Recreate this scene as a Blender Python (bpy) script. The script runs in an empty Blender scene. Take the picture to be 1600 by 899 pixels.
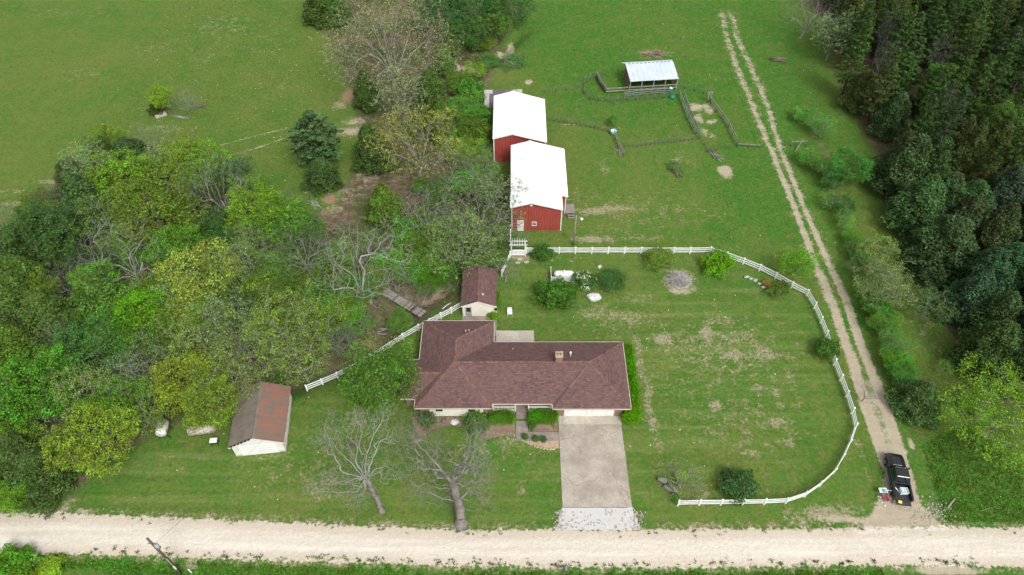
import bpy, bmesh, math, random
import numpy as np
from mathutils import Vector, Matrix

# ------------------------------------------------------------------ camera, sky, sun, exposure
SC = bpy.context.scene
COL = SC.collection
CAM_H, CAM_F = 75.5, 1110.0
PITCH = math.radians(48.4)
cam_d = bpy.data.cameras.new("camera")
cam_d.sensor_width = 36.0
cam_d.lens = CAM_F / 1600.0 * 36.0
cam_d.clip_start = 0.5
cam_d.clip_end = 6000
cam = bpy.data.objects.new("camera", cam_d)
cam.location = (0, 0, CAM_H)
cam.rotation_euler = (math.pi / 2 - PITCH, 0, 0)
COL.objects.link(cam)
SC.camera = cam

SUN_EL, SUN_AZ = math.radians(50), math.radians(150)     # high sun behind thin cloud, from the right and slightly behind the camera
world = bpy.data.worlds.new("World")
SC.world = world
world.use_nodes = True
wn = world.node_tree
wn.nodes.clear()
w_out = wn.nodes.new("ShaderNodeOutputWorld")
w_bg = wn.nodes.new("ShaderNodeBackground")
w_sky = wn.nodes.new("ShaderNodeTexSky")
w_sky.sky_type = 'NISHITA'
w_sky.sun_disc = False
w_sky.sun_elevation = SUN_EL
w_sky.sun_rotation = SUN_AZ
w_sky.air_density = 1.0
w_sky.dust_density = 4.0
w_sky.ozone_density = 1.0
w_hs = wn.nodes.new("ShaderNodeHueSaturation")           # overcast: the cloud greys the blue out of the sky
w_hs.inputs["Saturation"].default_value = 0.12
w_bg.inputs["Strength"].default_value = 0.15
wn.links.new(w_sky.outputs[0], w_hs.inputs["Color"])
wn.links.new(w_hs.outputs[0], w_bg.inputs["Color"])
wn.links.new(w_bg.outputs[0], w_out.inputs["Surface"])
sun_d = bpy.data.lights.new("sun", 'SUN')
sun_d.energy = 1.15
sun_d.angle = math.radians(16)
sun_d.color = (1.0, 0.97, 0.92)
sun = bpy.data.objects.new("sun", sun_d)
sd = Vector((math.sin(SUN_AZ) * math.cos(SUN_EL), math.cos(SUN_AZ) * math.cos(SUN_EL), math.sin(SUN_EL)))
sun.rotation_euler = sd.to_track_quat('Z', 'Y').to_euler()
sun.location = (60, -40, 120)
COL.objects.link(sun)
SC.view_settings.view_transform = 'Standard'
SC.view_settings.look = 'None'
SC.view_settings.exposure = 0.55
SC.view_settings.gamma = 1.0

rng = np.random.default_rng(7)
R = random.Random(11)

# ------------------------------------------------------------------ survey helper: a point measured on the photograph -> metres
def G(u, v, z=0.0):
    a, b = (u - 800) / CAM_F, (v - 449.5) / CAM_F
    dy = math.cos(PITCH) - b * math.sin(PITCH)
    dz = -math.sin(PITCH) - b * math.cos(PITCH)
    t = (z - CAM_H) / dz
    return (a * t, dy * t)

def GP(pts, z=0.0):
    return [G(u, v, z) for u, v in pts]

# ------------------------------------------------------------------ mesh builder
class MB:
    def __init__(s, o=(0, 0, 0)):
        s.v, s.f, s.uv, s.o = [], [], {}, o
    def add(s, vs, fs):
        n = len(s.v)
        s.v += [(p[0] - s.o[0], p[1] - s.o[1], p[2] - s.o[2]) for p in vs]
        s.f += [tuple(i + n for i in f) for f in fs]
        return s
    def box(s, x0, x1, y0, y1, z0, z1):
        v = [(x0, y0, z0), (x1, y0, z0), (x1, y1, z0), (x0, y1, z0), (x0, y0, z1), (x1, y0, z1), (x1, y1, z1), (x0, y1, z1)]
        return s.add(v, [(3, 2, 1, 0), (4, 5, 6, 7), (0, 1, 5, 4), (1, 2, 6, 5), (2, 3, 7, 6), (3, 0, 4, 7)])
    def beam(s, p, q, w, h, up=(0, 0, 1)):
        p, q = Vector(p), Vector(q)
        d = (q - p).normalized()
        a = d.cross(Vector(up))
        if a.length < 1e-4:
            a = d.cross(Vector((0, 1, 0)))
        a = a.normalized() * (w / 2)
        b = a.cross(d).normalized() * (h / 2)
        v = [p - a - b, p + a - b, p + a + b, p - a + b, q - a - b, q + a - b, q + a + b, q - a + b]
        return s.add(v, [(0, 1, 2, 3), (7, 6, 5, 4), (1, 0, 4, 5), (2, 1, 5, 6), (3, 2, 6, 7), (0, 3, 7, 4)])
    def tube(s, pts, rs, n=6, cap=True):
        rings = []
        pts = [Vector(p) for p in pts]
        for i, p in enumerate(pts):
            d = (pts[min(i + 1, len(pts) - 1)] - pts[max(i - 1, 0)]).normalized()
            a = d.cross(Vector((0.31, 0.17, 1)) if abs(d.z) < .95 else Vector((1, 0, 0))).normalized()
            b = d.cross(a)
            r = rs[i] if hasattr(rs, '__len__') else rs
            rings.append([p + (a * math.cos(k * 2 * math.pi / n) + b * math.sin(k * 2 * math.pi / n)) * r for k in range(n)])
        v = [q for rg in rings for q in rg]
        f = []
        for i in range(len(rings) - 1):
            for k in range(n):
                k2 = (k + 1) % n
                f.append((i * n + k, i * n + k2, i * n + n + k2, i * n + n + k))
        if cap:
            f += [tuple(reversed(range(n))), tuple((len(rings) - 1) * n + k for k in range(n))]
        return s.add(v, f)
    def prism(s, poly, z0, z1):
        n = len(poly)
        v = [(x, y, z0) for x, y in poly] + [(x, y, z1) for x, y in poly]
        f = [tuple(reversed(range(n))), tuple(range(n, 2 * n))] + [(i, (i + 1) % n, n + (i + 1) % n, n + i) for i in range(n)]
        return s.add(v, f)
    def lump(s, c, r, n=7, m=5, jit=.2, seed=0):
        q = random.Random(seed)
        v, f = [], []
        for i in range(m + 1):
            th = math.pi * i / m
            for k in range(n):
                ph = 2 * math.pi * k / n
                j = 1 + q.uniform(-jit, jit)
                v.append((c[0] + r[0] * j * math.sin(th) * math.cos(ph), c[1] + r[1] * j * math.sin(th) * math.sin(ph), c[2] + r[2] * j * math.cos(th)))
        for i in range(m):
            for k in range(n):
                k2 = (k + 1) % n
                f.append((i * n + k, (i + 1) * n + k, (i + 1) * n + k2, i * n + k2))
        return s.add(v, f)
    def mesh(s, name, m, smooth=False, uvf=None):
        me = bpy.data.meshes.new(name)
        me.from_pydata([tuple(p) for p in s.v], [], s.f)
        if m:
            me.materials.append(m)
        if smooth:
            me.polygons.foreach_set("use_smooth", [True] * len(me.polygons))
        if uvf:
            uv = me.uv_layers.new(name="UVMap")
            for p in me.polygons:
                n = p.normal
                t = Vector((0, 0, 1)).cross(n)
                t = t.normalized() if t.length > 1e-3 else Vector((1, 0, 0))
                b = n.cross(t)
                for li in p.loop_indices:
                    co = me.vertices[me.loops[li].vertex_index].co
                    uv.data[li].uv = (co.dot(t), co.dot(b))
        me.update()
        return me
    def build(s, name, m, parent=None, smooth=False, uvf=False, bevel=0):
        o = bpy.data.objects.new(name, s.mesh(name, m, smooth, uvf))
        if parent is not None:
            o.parent = parent
        COL.objects.link(o)
        if bevel:
            md = o.modifiers.new("bevel", 'BEVEL')
            md.width, md.segments, md.limit_method = bevel, 2, 'ANGLE'
        return o

def fast_mesh(name, v, f, mat, smooth=False):
    """numpy arrays -> mesh; f is (n, k) with constant k"""
    me = bpy.data.meshes.new(name)
    n, k = f.shape
    me.vertices.add(len(v)); me.vertices.foreach_set("co", np.asarray(v, np.float32).ravel())
    me.loops.add(n * k); me.loops.foreach_set("vertex_index", np.asarray(f, np.int32).ravel())
    me.polygons.add(n); me.polygons.foreach_set("loop_start", np.arange(0, n * k, k, dtype=np.int32))
    if smooth:
        me.polygons.foreach_set("use_smooth", np.ones(n, bool))
    me.materials.append(mat)
    me.update(calc_edges=True)
    return me

def link(name, me, parent=None, loc=None):
    o = bpy.data.objects.new(name, me)
    if parent is not None:
        o.parent = parent
    if loc:
        o.location = loc
    COL.objects.link(o)
    return o

def tag(o, label=None, cat=None, group=None, kind=None):
    for k, v in (("label", label), ("category", cat), ("group", group), ("kind", kind)):
        if v:
            o[k] = v
    return o

def thing(name, label, cat, loc=(0, 0, 0), rz=0.0, group=None):
    o = bpy.data.objects.new(name, None)
    o.empty_display_size = .2
    o.location = loc
    o.rotation_euler = (0, 0, rz)
    COL.objects.link(o)
    return tag(o, label, cat, group)

def dup(o, parent=None):
    c = o.copy()
    COL.objects.link(c)
    if parent is not None:
        c.parent = parent
    for ch in list(o.children):
        dup(ch, c)
    return c

# ------------------------------------------------------------------ materials
def nd(nt, t, ins=None, **pr):
    n = nt.nodes.new(t)
    for k, v in pr.items():
        setattr(n, k, v)
    for k, v in (ins or {}).items():
        s = n.inputs[k]
        if hasattr(v, 'node'):
            nt.links.new(v, s)
        else:
            s.default_value = v
    return n

def c4(c):
    return (c[0], c[1], c[2], 1.0)

def mixc(nt, f, a, b, bt='MIX'):
    n = nt.nodes.new("ShaderNodeMix")
    n.data_type = 'RGBA'
    n.blend_type = bt
    for s, v in ((n.inputs[0], f), (n.inputs[6], a), (n.inputs[7], b)):
        if hasattr(v, 'node'):
            nt.links.new(v, s)
        elif isinstance(v, (int, float)):
            s.default_value = v
        else:
            s.default_value = c4(v)
    return n.outputs[2]

def math_(nt, op, a, b=0.0, c=None, clamp=False):
    n = nt.nodes.new("ShaderNodeMath")
    n.operation = op
    n.use_clamp = clamp
    for i, v in enumerate((a, b) if c is None else (a, b, c)):
        if hasattr(v, 'node'):
            nt.links.new(v, n.inputs[i])
        else:
            n.inputs[i].default_value = v
    return n.outputs[0]

def noise(nt, vec, scale, detail=4, rough=.55, dist=0.0):
    n = nd(nt, "ShaderNodeTexNoise", {"Scale": scale, "Detail": detail, "Roughness": rough, "Distortion": dist})
    if vec is not None:
        nt.links.new(vec, n.inputs["Vector"])
    return n.outputs["Fac"]

def smooth(nt, v, a, b, lo=0.0, hi=1.0):
    n = nd(nt, "ShaderNodeMapRange", {"Value": v, "From Min": a, "From Max": b, "To Min": lo, "To Max": hi})
    n.interpolation_type = 'SMOOTHSTEP'
    return n.outputs[0]

def new_mat(name, rough=.7, spec=.3, metal=0.0):
    m = bpy.data.materials.new(name)
    m.use_nodes = True
    nt = m.node_tree
    b = nt.nodes["Principled BSDF"]
    b.inputs["Roughness"].default_value = rough
    b.inputs["Specular IOR Level"].default_value = spec
    b.inputs["Metallic"].default_value = metal
    return m, nt, b

def bump(nt, b, h, strength=.5, dist=.05):
    n = nd(nt, "ShaderNodeBump", {"Height": h, "Strength": strength, "Distance": dist})
    nt.links.new(n.outputs[0], b.inputs["Normal"])

def mat(name, col, col2=None, scale=3.0, rough=.7, spec=.3, metal=0.0, bmp=0.0, bscale=None, lo=.35, hi=.65, stretch=None):
    """two-tone weathered surface in object space"""
    m, nt, b = new_mat(name, rough, spec, metal)
    tc = nd(nt, "ShaderNodeTexCoord").outputs["Object"]
    if stretch:
        tc = nd(nt, "ShaderNodeMapping", {"Vector": tc, "Scale": stretch}).outputs[0]
    n1 = noise(nt, tc, scale, 5, .6)
    col2 = col2 or tuple(x * .8 for x in col)
    c = mixc(nt, smooth(nt, n1, lo, hi), col, col2)
    n2 = noise(nt, tc, scale * 7, 3)
    c = mixc(nt, 1.0, c, mixc(nt, n2, (.82, .82, .82), (1.16, 1.16, 1.16)), 'MULTIPLY')
    nt.links.new(c, b.inputs["Base Color"])
    if bmp:
        bump(nt, b, noise(nt, tc, bscale or scale * 6, 4), bmp, .03)
    return m

M = {}
M['white_vinyl'] = mat("white_vinyl", (.80, .81, .80), (.70, .71, .68), 1.2, .45, .4)
M['white_paint'] = mat("white_paint", (.70, .69, .64), (.60, .58, .52), 1.5, .6)
M['cream'] = mat("cream_siding", (.80, .77, .66), (.72, .69, .58), .9, .65)
M['door_white'] = mat("door_white", (.74, .74, .71), (.66, .66, .63), .8, .5)
M['fascia'] = mat("fascia_paint", (.50, .46, .38), (.42, .39, .32), 1.0, .6)
M['concrete'] = mat("concrete", (.41, .365, .30), (.28, .245, .20), .30, .9, .2, bmp=.2, lo=.3, hi=.7)
M['concrete_pale0'] = mat("concrete_pale", (.43, .40, .33), (.33, .30, .25), .7, .9, .2, bmp=.2)
M['concrete_grey'] = mat("concrete_grey", (.28, .24, .205), (.20, .17, .145), .9, .9, .2, bmp=.2)
M['stone'] = mat("stone", (.45, .42, .38), (.30, .27, .23), 2.0, .9, .2, bmp=.5)
M['stone_tan'] = mat("stone_tan", (.46, .36, .25), (.33, .26, .18), 1.6, .9, .2, bmp=.5)
M['white_stone'] = mat("white_stone", (.62, .60, .60), (.45, .43, .44), 2.5, .85, .2, bmp=.5)
M['mulch'] = mat("mulch", (.15, .10, .075), (.085, .06, .045), 3, .95, .1, bmp=.8)
M['bark'] = mat("bark", (.17, .145, .12), (.10, .085, .07), 2.5, .9, .15, bmp=.6, stretch=(3, 3, .6))
M['pine_bark'] = mat("pine_bark", (.13, .10, .08), (.085, .065, .055), 2.5, .9, .15, bmp=.6, stretch=(3, 3, .6))
M['grey_bark'] = mat("grey_bark", (.27, .26, .235), (.18, .17, .15), 1.5, .9, .15, bmp=.4)
M['pale_bark'] = mat("pale_bark", (.33, .335, .30), (.22, .22, .195), .9, .9, .15, bmp=.4)
M['white_bark'] = mat("whitish_bark", (.45, .46, .41), (.30, .30, .265), 1.2, .9, .15, bmp=.4)
M['old_trunk'] = mat("old_trunk", (.225, .20, .185), (.13, .115, .105), 1.2, .9, .15, bmp=.7)
M['wood_grey'] = mat("wood_grey", (.30, .275, .25), (.19, .17, .155), 1.5, .85, .2, bmp=.4, stretch=(1, 6, 1))
M['wood_brown'] = mat("wood_brown", (.19, .145, .11), (.11, .085, .065), 1.5, .85, .2, bmp=.4)
M['pole_wood'] = mat("pole_wood", (.155, .10, .07), (.09, .06, .045), 1.2, .85, .2, bmp=.4, stretch=(4, 4, .4))
M['pen_post'] = mat("weathered_post", (.17, .175, .145), (.11, .10, .08), 1.5, .85)
M['rail_metal'] = mat("rail_metal", (.13, .20, .155), (.20, .24, .20), 1.0, .5, .4)
M['wire'] = mat("wire", (.075, .10, .08), (.13, .12, .085), 1.0, .6, .4)
M['dark'] = mat("dark_opening", (.02, .02, .02), (.03, .03, .03), 1, .8)
M['grey_box'] = mat("grey_metal", (.35, .36, .36), (.28, .29, .29), 2, .5, .4)
M['roof_vent'] = mat("vent_metal", (.7, .7, .68), (.5, .5, .48), 3, .4, .5)
M['teal'] = mat("teal_plastic", (.10, .36, .36), (.2, .45, .45), 4, .5)
M['green_plastic'] = mat("green_plastic", (.02, .17, .10), (.03, .22, .14), 3, .5)
M['red_cloth'] = mat("red_cloth", (.30, .03, .05), (.2, .02, .04), 5, .9)
M['pale_blue'] = mat("pale_plastic", (.55, .70, .70), (.70, .78, .78), 4, .5)
M['yellow'] = mat("yellow_plastic", (.75, .68, .12), (.8, .72, .2), 3, .5)
M['steel'] = mat("steel", (.5, .5, .5), (.35, .35, .35), 4, .35, .5, .6)
M['tank_white'] = mat("tank_white", (.74, .73, .68), (.60, .58, .52), 1.5, .45, .4)

def mk_concrete(name, a, b_, stain):
    m, nt, b = new_mat(name, .9, .2)
    pos = nd(nt, "ShaderNodeNewGeometry").outputs["Position"]
    c = mixc(nt, smooth(nt, noise(nt, pos, .28, 5, .65), .32, .68), a, b_)
    c = mixc(nt, smooth(nt, noise(nt, pos, 1.3, 6, .7), .50, .72, 0, .65), c, stain)
    c = mixc(nt, smooth(nt, noise(nt, pos, 2.4, 6, .7), .56, .70, 0, .5), c, tuple(x * 1.25 for x in a))
    c = mixc(nt, 1.0, c, mixc(nt, smooth(nt, noise(nt, pos, 9, 4, .7), .3, .7), (.86, .86, .86), (1.12, 1.12, 1.12)), 'MULTIPLY')
    vo = nd(nt, "ShaderNodeTexVoronoi", {"Vector": nd(nt, "ShaderNodeVectorMath", {0: pos, 1: nd(nt, "ShaderNodeTexNoise", {"Vector": pos, "Scale": 1.2}).outputs["Color"]}).outputs[0], "Scale": .16}, feature='DISTANCE_TO_EDGE')
    c = mixc(nt, smooth(nt, vo.outputs["Distance"], .003, .008, .3, 0), c, (.10, .085, .07))
    nt.links.new(c, b.inputs["Base Color"])
    bump(nt, b, noise(nt, pos, 14, 3), .25, .02)
    return m
M['concrete'] = mk_concrete("driveway_concrete", (.41, .365, .305), (.27, .235, .195), (.23, .20, .165))
M['concrete_pale'] = mk_concrete("pale_concrete", (.45, .415, .345), (.36, .325, .265), (.30, .27, .22))

def mk_rust_tank(name, pale, rust, th):
    m, nt, b = new_mat(name, .7, .3)
    tc = nd(nt, "ShaderNodeTexCoord").outputs["Object"]
    n1 = noise(nt, tc, 1.3, 6, .65)
    c = mixc(nt, smooth(nt, n1, th, th + .12), pale, rust)
    c = mixc(nt, smooth(nt, noise(nt, tc, 5, 5), .45, .7), c, (.16, .10, .07))
    nt.links.new(c, b.inputs["Base Color"])
    return m
M['tank_rusty'] = mk_rust_tank("rusty_tank_paint", (.66, .66, .62), (.30, .16, .08), .48)
M['tank_weathered'] = mk_rust_tank("weathered_tank_paint", (.42, .38, .34), (.26, .19, .16), .45)

def mk_glass(name, col=(.02, .025, .03), rough=.08):
    m, nt, b = new_mat(name, rough, .6)
    tc = nd(nt, "ShaderNodeTexCoord").outputs["Object"]
    c = mixc(nt, noise(nt, tc, 2.0, 2), col, tuple(x * 1.5 for x in col))
    nt.links.new(c, b.inputs["Base Color"])
    return m
M['glass'] = mk_glass("window_glass")
M['car_glass'] = mk_glass("tinted_glass", (.012, .014, .018), .05)

def mk_paint(name, col):
    m, nt, b = new_mat(name, .25, .5)
    tc = nd(nt, "ShaderNodeTexCoord").outputs["Object"]
    c = mixc(nt, smooth(nt, noise(nt, tc, 2.5, 6, .7), .55, .85), col, (.055, .05, .045))     # a film of road dust
    nt.links.new(c, b.inputs["Base Color"])
    nt.links.new(smooth(nt, noise(nt, tc, 2.5, 6, .7), .4, .75, .18, .55), b.inputs["Roughness"])
    b.inputs["Coat Weight"].default_value = .5
    return m
M['black_paint'] = mk_paint("black_car_paint", (.010, .011, .014))
M['black_plastic'] = mat("black_plastic", (.018, .018, .02), (.03, .03, .03), 4, .6)
M['tyre'] = mat("tyre_rubber", (.02, .02, .02), (.05, .045, .04), 5, .9)
M['rim'] = mat("rim_metal", (.45, .45, .46), (.3, .3, .3), 6, .3, .5, .7)
M['bed_liner'] = mat("bed_liner", (.025, .025, .03), (.05, .048, .05), 6, .8, bmp=.3)
M['headlamp'] = mat("headlamp_lens", (.6, .62, .62), (.4, .42, .42), 6, .1, .6)
M['tail_lamp'] = mat("tail_lamp_lens", (.25, .012, .012), (.2, .01, .01), 6, .15, .6)

def mk_shingle():
    m, nt, b = new_mat("roof_shingles", .92, .15)
    uv = nd(nt, "ShaderNodeUVMap").outputs[0]
    pos = nd(nt, "ShaderNodeNewGeometry").outputs["Position"]
    br = nd(nt, "ShaderNodeTexBrick", {"Vector": uv, "Color1": c4((.172, .096, .085)), "Color2": c4((.098, .062, .061)), "Mortar": c4((.05, .03, .029)),
            "Scale": 1.0, "Mortar Size": .012, "Mortar Smooth": .3, "Bias": 0.0, "Brick Width": .42, "Row Height": .22})
    br.offset = .5
    c = br.outputs["Color"]
    n = noise(nt, pos, .45, 5, .6)
    c = mixc(nt, smooth(nt, n, .3, .75, 0, .4), c, (.155, .092, .080))
    c = mixc(nt, smooth(nt, noise(nt, pos, 1.6, 4), .5, .8, 0, .45), c, (.085, .055, .055))
    c = mixc(nt, 1.0, c, mixc(nt, smooth(nt, noise(nt, pos, 3.2, 4, .7), .3, .7), (.84, .85, .87), (1.15, 1.14, 1.13)), 'MULTIPLY')
    nt.links.new(c, b.inputs["Base Color"])
    h = math_(nt, 'ADD', br.outputs["Fac"], noise(nt, pos, 14, 2))
    bump(nt, b, h, .35, -.02)
    return m
M['shingle'] = mk_shingle()
M['shingle_cap'] = mat("ridge_cap_shingles", (.215, .118, .098), (.105, .060, .055), 2.2, .92, .15)

def mk_brick():
    m, nt, b = new_mat("brick", .9, .2)
    uv = nd(nt, "ShaderNodeUVMap").outputs[0]
    br = nd(nt, "ShaderNodeTexBrick", {"Vector": uv, "Color1": c4((.25, .12, .085)), "Color2": c4((.17, .085, .065)), "Mortar": c4((.34, .29, .25)),
            "Scale": 1.0, "Mortar Size": .008, "Brick Width": .21, "Row Height": .075})
    c = mixc(nt, smooth(nt, noise(nt, uv, 1.2, 5), .4, .7, 0, .5), br.outputs["Color"], (.27, .17, .13))
    nt.links.new(c, b.inputs["Base Color"])
    bump(nt, b, br.outputs["Fac"], .4, -.01)
    return m
M['brick'] = mk_brick()

def mk_sheet(name, col, col2, scale, rough=.5, spec=.4, dirt=(.3, .3, .3), amt=0.0):
    m, nt, b = new_mat(name, rough, spec)
    pos = nd(nt, "ShaderNodeNewGeometry").outputs["Position"]
    c = mixc(nt, smooth(nt, noise(nt, pos, scale, 5, .6), .35, .7), col, col2)
    if amt:
        st = nd(nt, "ShaderNodeMapping", {"Vector": pos, "Scale": (.5, 1.1, 1)}).outputs[0]
        c = mixc(nt, smooth(nt, noise(nt, st, .8, 6, .7), .52, .75, 0, amt), c, dirt)
    c = mixc(nt, 1.0, c, mixc(nt, noise(nt, pos, 9, 3), (.9, .9, .9), (1.08, 1.08, 1.08)), 'MULTIPLY')
    nt.links.new(c, b.inputs["Base Color"])
    return m
M['barn_roof'] = mk_sheet("white_metal_roof", (.86, .87, .87), (.80, .81, .81), .2, .35, .5)
M['barn_roof_stained'] = mk_sheet("white_metal_roof_stained", (.80, .81, .80), (.68, .70, .69), .35, .45, .4, (.42, .44, .42), .6)
M['barn_red'] = mk_sheet("red_metal_siding", (.33, .064, .052), (.28, .054, .045), .6, .5, .4, (.20, .03, .028), .4)
M['galv'] = mk_sheet("galvanised_sheet", (.52, .58, .63), (.45, .52, .57), .5, .35, .5, (.4, .42, .43), .3)
M['rust_roof'] = mk_sheet("rusty_metal_roof", (.235, .115, .082), (.155, .125, .105), .9, .75, .2, (.125, .105, .075), .95)
M['rust_roof_dull'] = mk_sheet("dull_rusty_metal_roof", (.20, .165, .14), (.145, .12, .095), .8, .75, .2, (.11, .075, .06), .8)
M['old_sheet'] = mk_sheet("old_purple_grey_sheet", (.155, .12, .125), (.115, .09, .095), .8, .7, .3, (.10, .06, .05), .6)
M['pale_sheet'] = mk_sheet("pale_grey_sheet", (.42, .42, .40), (.34, .33, .32), .8, .5, .4, (.2, .17, .15), .4)

def mk_leaf(name, trans=.38, lo=.55, hi=1.5, rough=.6):
    """leaf colour = the plant's own colour (object colour), varied leaf by leaf"""
    m, nt, b = new_mat(name, rough, .07)
    oi = nd(nt, "ShaderNodeObjectInfo")
    ge = nd(nt, "ShaderNodeNewGeometry")
    rnd = ge.outputs["Random Per Island"]
    v = smooth(nt, rnd, 0, 1, lo, hi)
    n = noise(nt, ge.outputs["Position"], .55, 3)
    v2 = math_(nt, 'MULTIPLY', v, smooth(nt, n, .25, .75, .72, 1.28))
    c = mixc(nt, 1.0, oi.outputs["Color"], nd(nt, "ShaderNodeCombineColor", {"Red": v2, "Green": v2, "Blue": v2}).outputs[0], 'MULTIPLY')
    hs = nd(nt, "ShaderNodeHueSaturation", {"Hue": smooth(nt, n, .3, .7, .488, .515), "Saturation": 1.08, "Value": 1.22, "Color": c})
    nt.links.new(hs.outputs[0], b.inputs["Base Color"])
    tr = nd(nt, "ShaderNodeBsdfTranslucent", {"Color": hs.outputs[0]})
    mx = nd(nt, "ShaderNodeMixShader", {0: trans, 1: b.outputs[0], 2: tr.outputs[0]})
    nt.links.new(mx.outputs[0], nt.nodes["Material Output"].inputs["Surface"])
    return m
M['leaf'] = mk_leaf("foliage")
M['needle'] = mk_leaf("needles", .12, .6, 1.4, .6)
M['petal'] = mat("white_petals", (.75, .76, .66), (.62, .66, .5), 6, .7)

def mk_ground():
    m, nt, b = new_mat("ground_cover", .95, .1)
    pos = nd(nt, "ShaderNodeNewGeometry").outputs["Position"]
    A = nd(nt, "ShaderNodeAttribute", attribute_name="masks")
    B = nd(nt, "ShaderNodeAttribute", attribute_name="masks_b")
    sa = nd(nt, "ShaderNodeSeparateColor", {"Color": A.outputs["Color"]})
    sb = nd(nt, "ShaderNodeSeparateColor", {"Color": B.outputs["Color"]})
    lush, dry, dirt, litter = sa.outputs[0], sa.outputs[1], sa.outputs[2], A.outputs["Alpha"]
    mown, gravel, red = sb.outputs[0], sb.outputs[1], sb.outputs[2]
    n0 = noise(nt, pos, .045, 3, .5)
    n1 = noise(nt, pos, .16, 5, .6)
    n2 = noise(nt, pos, .7, 5, .65)
    n3 = noise(nt, pos, 2.6, 4, .65)
    n4 = noise(nt, pos, 8.0, 3, .6)
    def off(n, k):
        return math_(nt, 'MULTIPLY_ADD', n, k, -k / 2)
    f = math_(nt, 'ADD', lush, math_(nt, 'ADD', off(n1, 2.0), off(n0, 1.6)), clamp=True)
    c = mixc(nt, f, (.108, .156, .031), (.050, .145, .018))
    # yellowed thatch showing between the green, and darker tussocks
    c = mixc(nt, smooth(nt, math_(nt, 'ADD', n2, off(n3, .3)), .44, .70, 0, .55), c, (.155, .150, .050))
    c = mixc(nt, smooth(nt, math_(nt, 'ADD', noise(nt, pos, 1.1, 5, .7), off(n3, .4)), .53, .67, 0, .6), c, (.040, .095, .018))
    # mower passes
    mw = nd(nt, "ShaderNodeMapping", {"Vector": pos, "Rotation": (0, 0, .03), "Scale": (.035, .75, 1)}).outputs[0]
    mn = noise(nt, mw, 1.0, 4, .62, .3)
    st = math_(nt, 'MULTIPLY', smooth(nt, mn, .33, .67, -1, 1), mown)
    c = mixc(nt, math_(nt, 'MULTIPLY', smooth(nt, mn, .52, .70), math_(nt, 'MULTIPLY', mown, .3)), c, (.185, .175, .075))
    sv = math_(nt, 'MULTIPLY_ADD', st, .08, 1.0)
    c = mixc(nt, 1.0, c, nd(nt, "ShaderNodeCombineColor", {"Red": sv, "Green": sv, "Blue": sv}).outputs[0], 'MULTIPLY')
    # leaf litter under the trees
    lit = mixc(nt, smooth(nt, n2, .35, .7), (.095, .070, .046), (.185, .145, .092))
    lit = mixc(nt, smooth(nt, n1, .42, .62, 0, .8), lit, (.062, .088, .026))
    c = mixc(nt, smooth(nt, math_(nt, 'ADD', litter, off(n2, 1.0)), .38, .66), c, lit)
    # dry straw patches
    d = smooth(nt, math_(nt, 'ADD', dry, math_(nt, 'ADD', off(n3, 1.1), off(n2, 1.4))), .30, .84)
    c = mixc(nt, math_(nt, 'MULTIPLY', d, .88), c, mixc(nt, smooth(nt, n4, .3, .7), (.20, .17, .10), (.36, .315, .215)))
    # bare soil
    soil = mixc(nt, n2, (.30, .255, .18), (.45, .395, .295))
    soil = mixc(nt, red, soil, mixc(nt, n3, (.20, .125, .075), (.31, .20, .125)))
    c = mixc(nt, smooth(nt, math_(nt, 'ADD', dirt, math_(nt, 'ADD', off(n3, .5), off(n2, .9))), .34, .74), c, soil)
    # white crushed stone
    gr = mixc(nt, smooth(nt, n1, .3, .7), (.60, .555, .475), (.545, .49, .405))
    gr = mixc(nt, math_(nt, 'MULTIPLY', B.outputs["Alpha"], smooth(nt, n2, .25, .6, .35, .9)), gr, (.70, .665, .60))
    gst = nd(nt, "ShaderNodeMapping", {"Vector": pos, "Scale": (.06, 1.3, 1)}).outputs[0]
    gr = mixc(nt, smooth(nt, noise(nt, gst, 1.0, 5, .6), .38, .7, 0, .7), gr, (.52, .455, .38))
    gr = mixc(nt, smooth(nt, n4, .66, .8, 0, .35), gr, (.40, .35, .29))
    gr = mixc(nt, math_(nt, 'MULTIPLY', red, .8), gr, (.47, .40, .315))
    c = mixc(nt, smooth(nt, math_(nt, 'ADD', gravel, math_(nt, 'ADD', off(n3, .8), off(n2, .7))), .38, .62), c, gr)
    tex = math_(nt, 'MULTIPLY', smooth(nt, n3, .28, .72, .80, 1.20), smooth(nt, n4, .28, .72, .78, 1.22))
    keep = smooth(nt, math_(nt, 'MAXIMUM', gravel, dirt), .3, .7, 1.0, .3)
    tex = math_(nt, 'ADD', 1.0, math_(nt, 'MULTIPLY', math_(nt, 'SUBTRACT', tex, 1.0), keep))
    c = mixc(nt, 1.0, c, nd(nt, "ShaderNodeCombineColor", {"Red": tex, "Green": tex, "Blue": tex}).outputs[0], 'MULTIPLY')
    nt.links.new(c, b.inputs["Base Color"])
    bump(nt, b, math_(nt, 'ADD', n3, math_(nt, 'MULTIPLY', n4, .5)), .55, .22)
    return m
M['ground'] = mk_ground()

# ------------------------------------------------------------------ ground, road, track, paving
def sdist(X, Y, poly):
    """signed distance to a polygon, positive inside"""
    d2 = np.full(X.shape, 1e18)
    ins = np.zeros(X.shape, bool)
    n = len(poly)
    for i in range(n):
        x0, y0 = poly[i]
        x1, y1 = poly[(i + 1) % n]
        ex, ey = x1 - x0, y1 - y0
        t = np.clip(((X - x0) * ex + (Y - y0) * ey) / (ex * ex + ey * ey + 1e-12), 0, 1)
        d2 = np.minimum(d2, (X - x0 - t * ex) ** 2 + (Y - y0 - t * ey) ** 2)
        if y0 != y1:
            c = ((y0 > Y) != (y1 > Y)) & (X < (x1 - x0) * (Y - y0) / (y1 - y0) + x0)
            ins ^= c
    d = np.sqrt(d2)
    return np.where(ins, d, -d)

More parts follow.
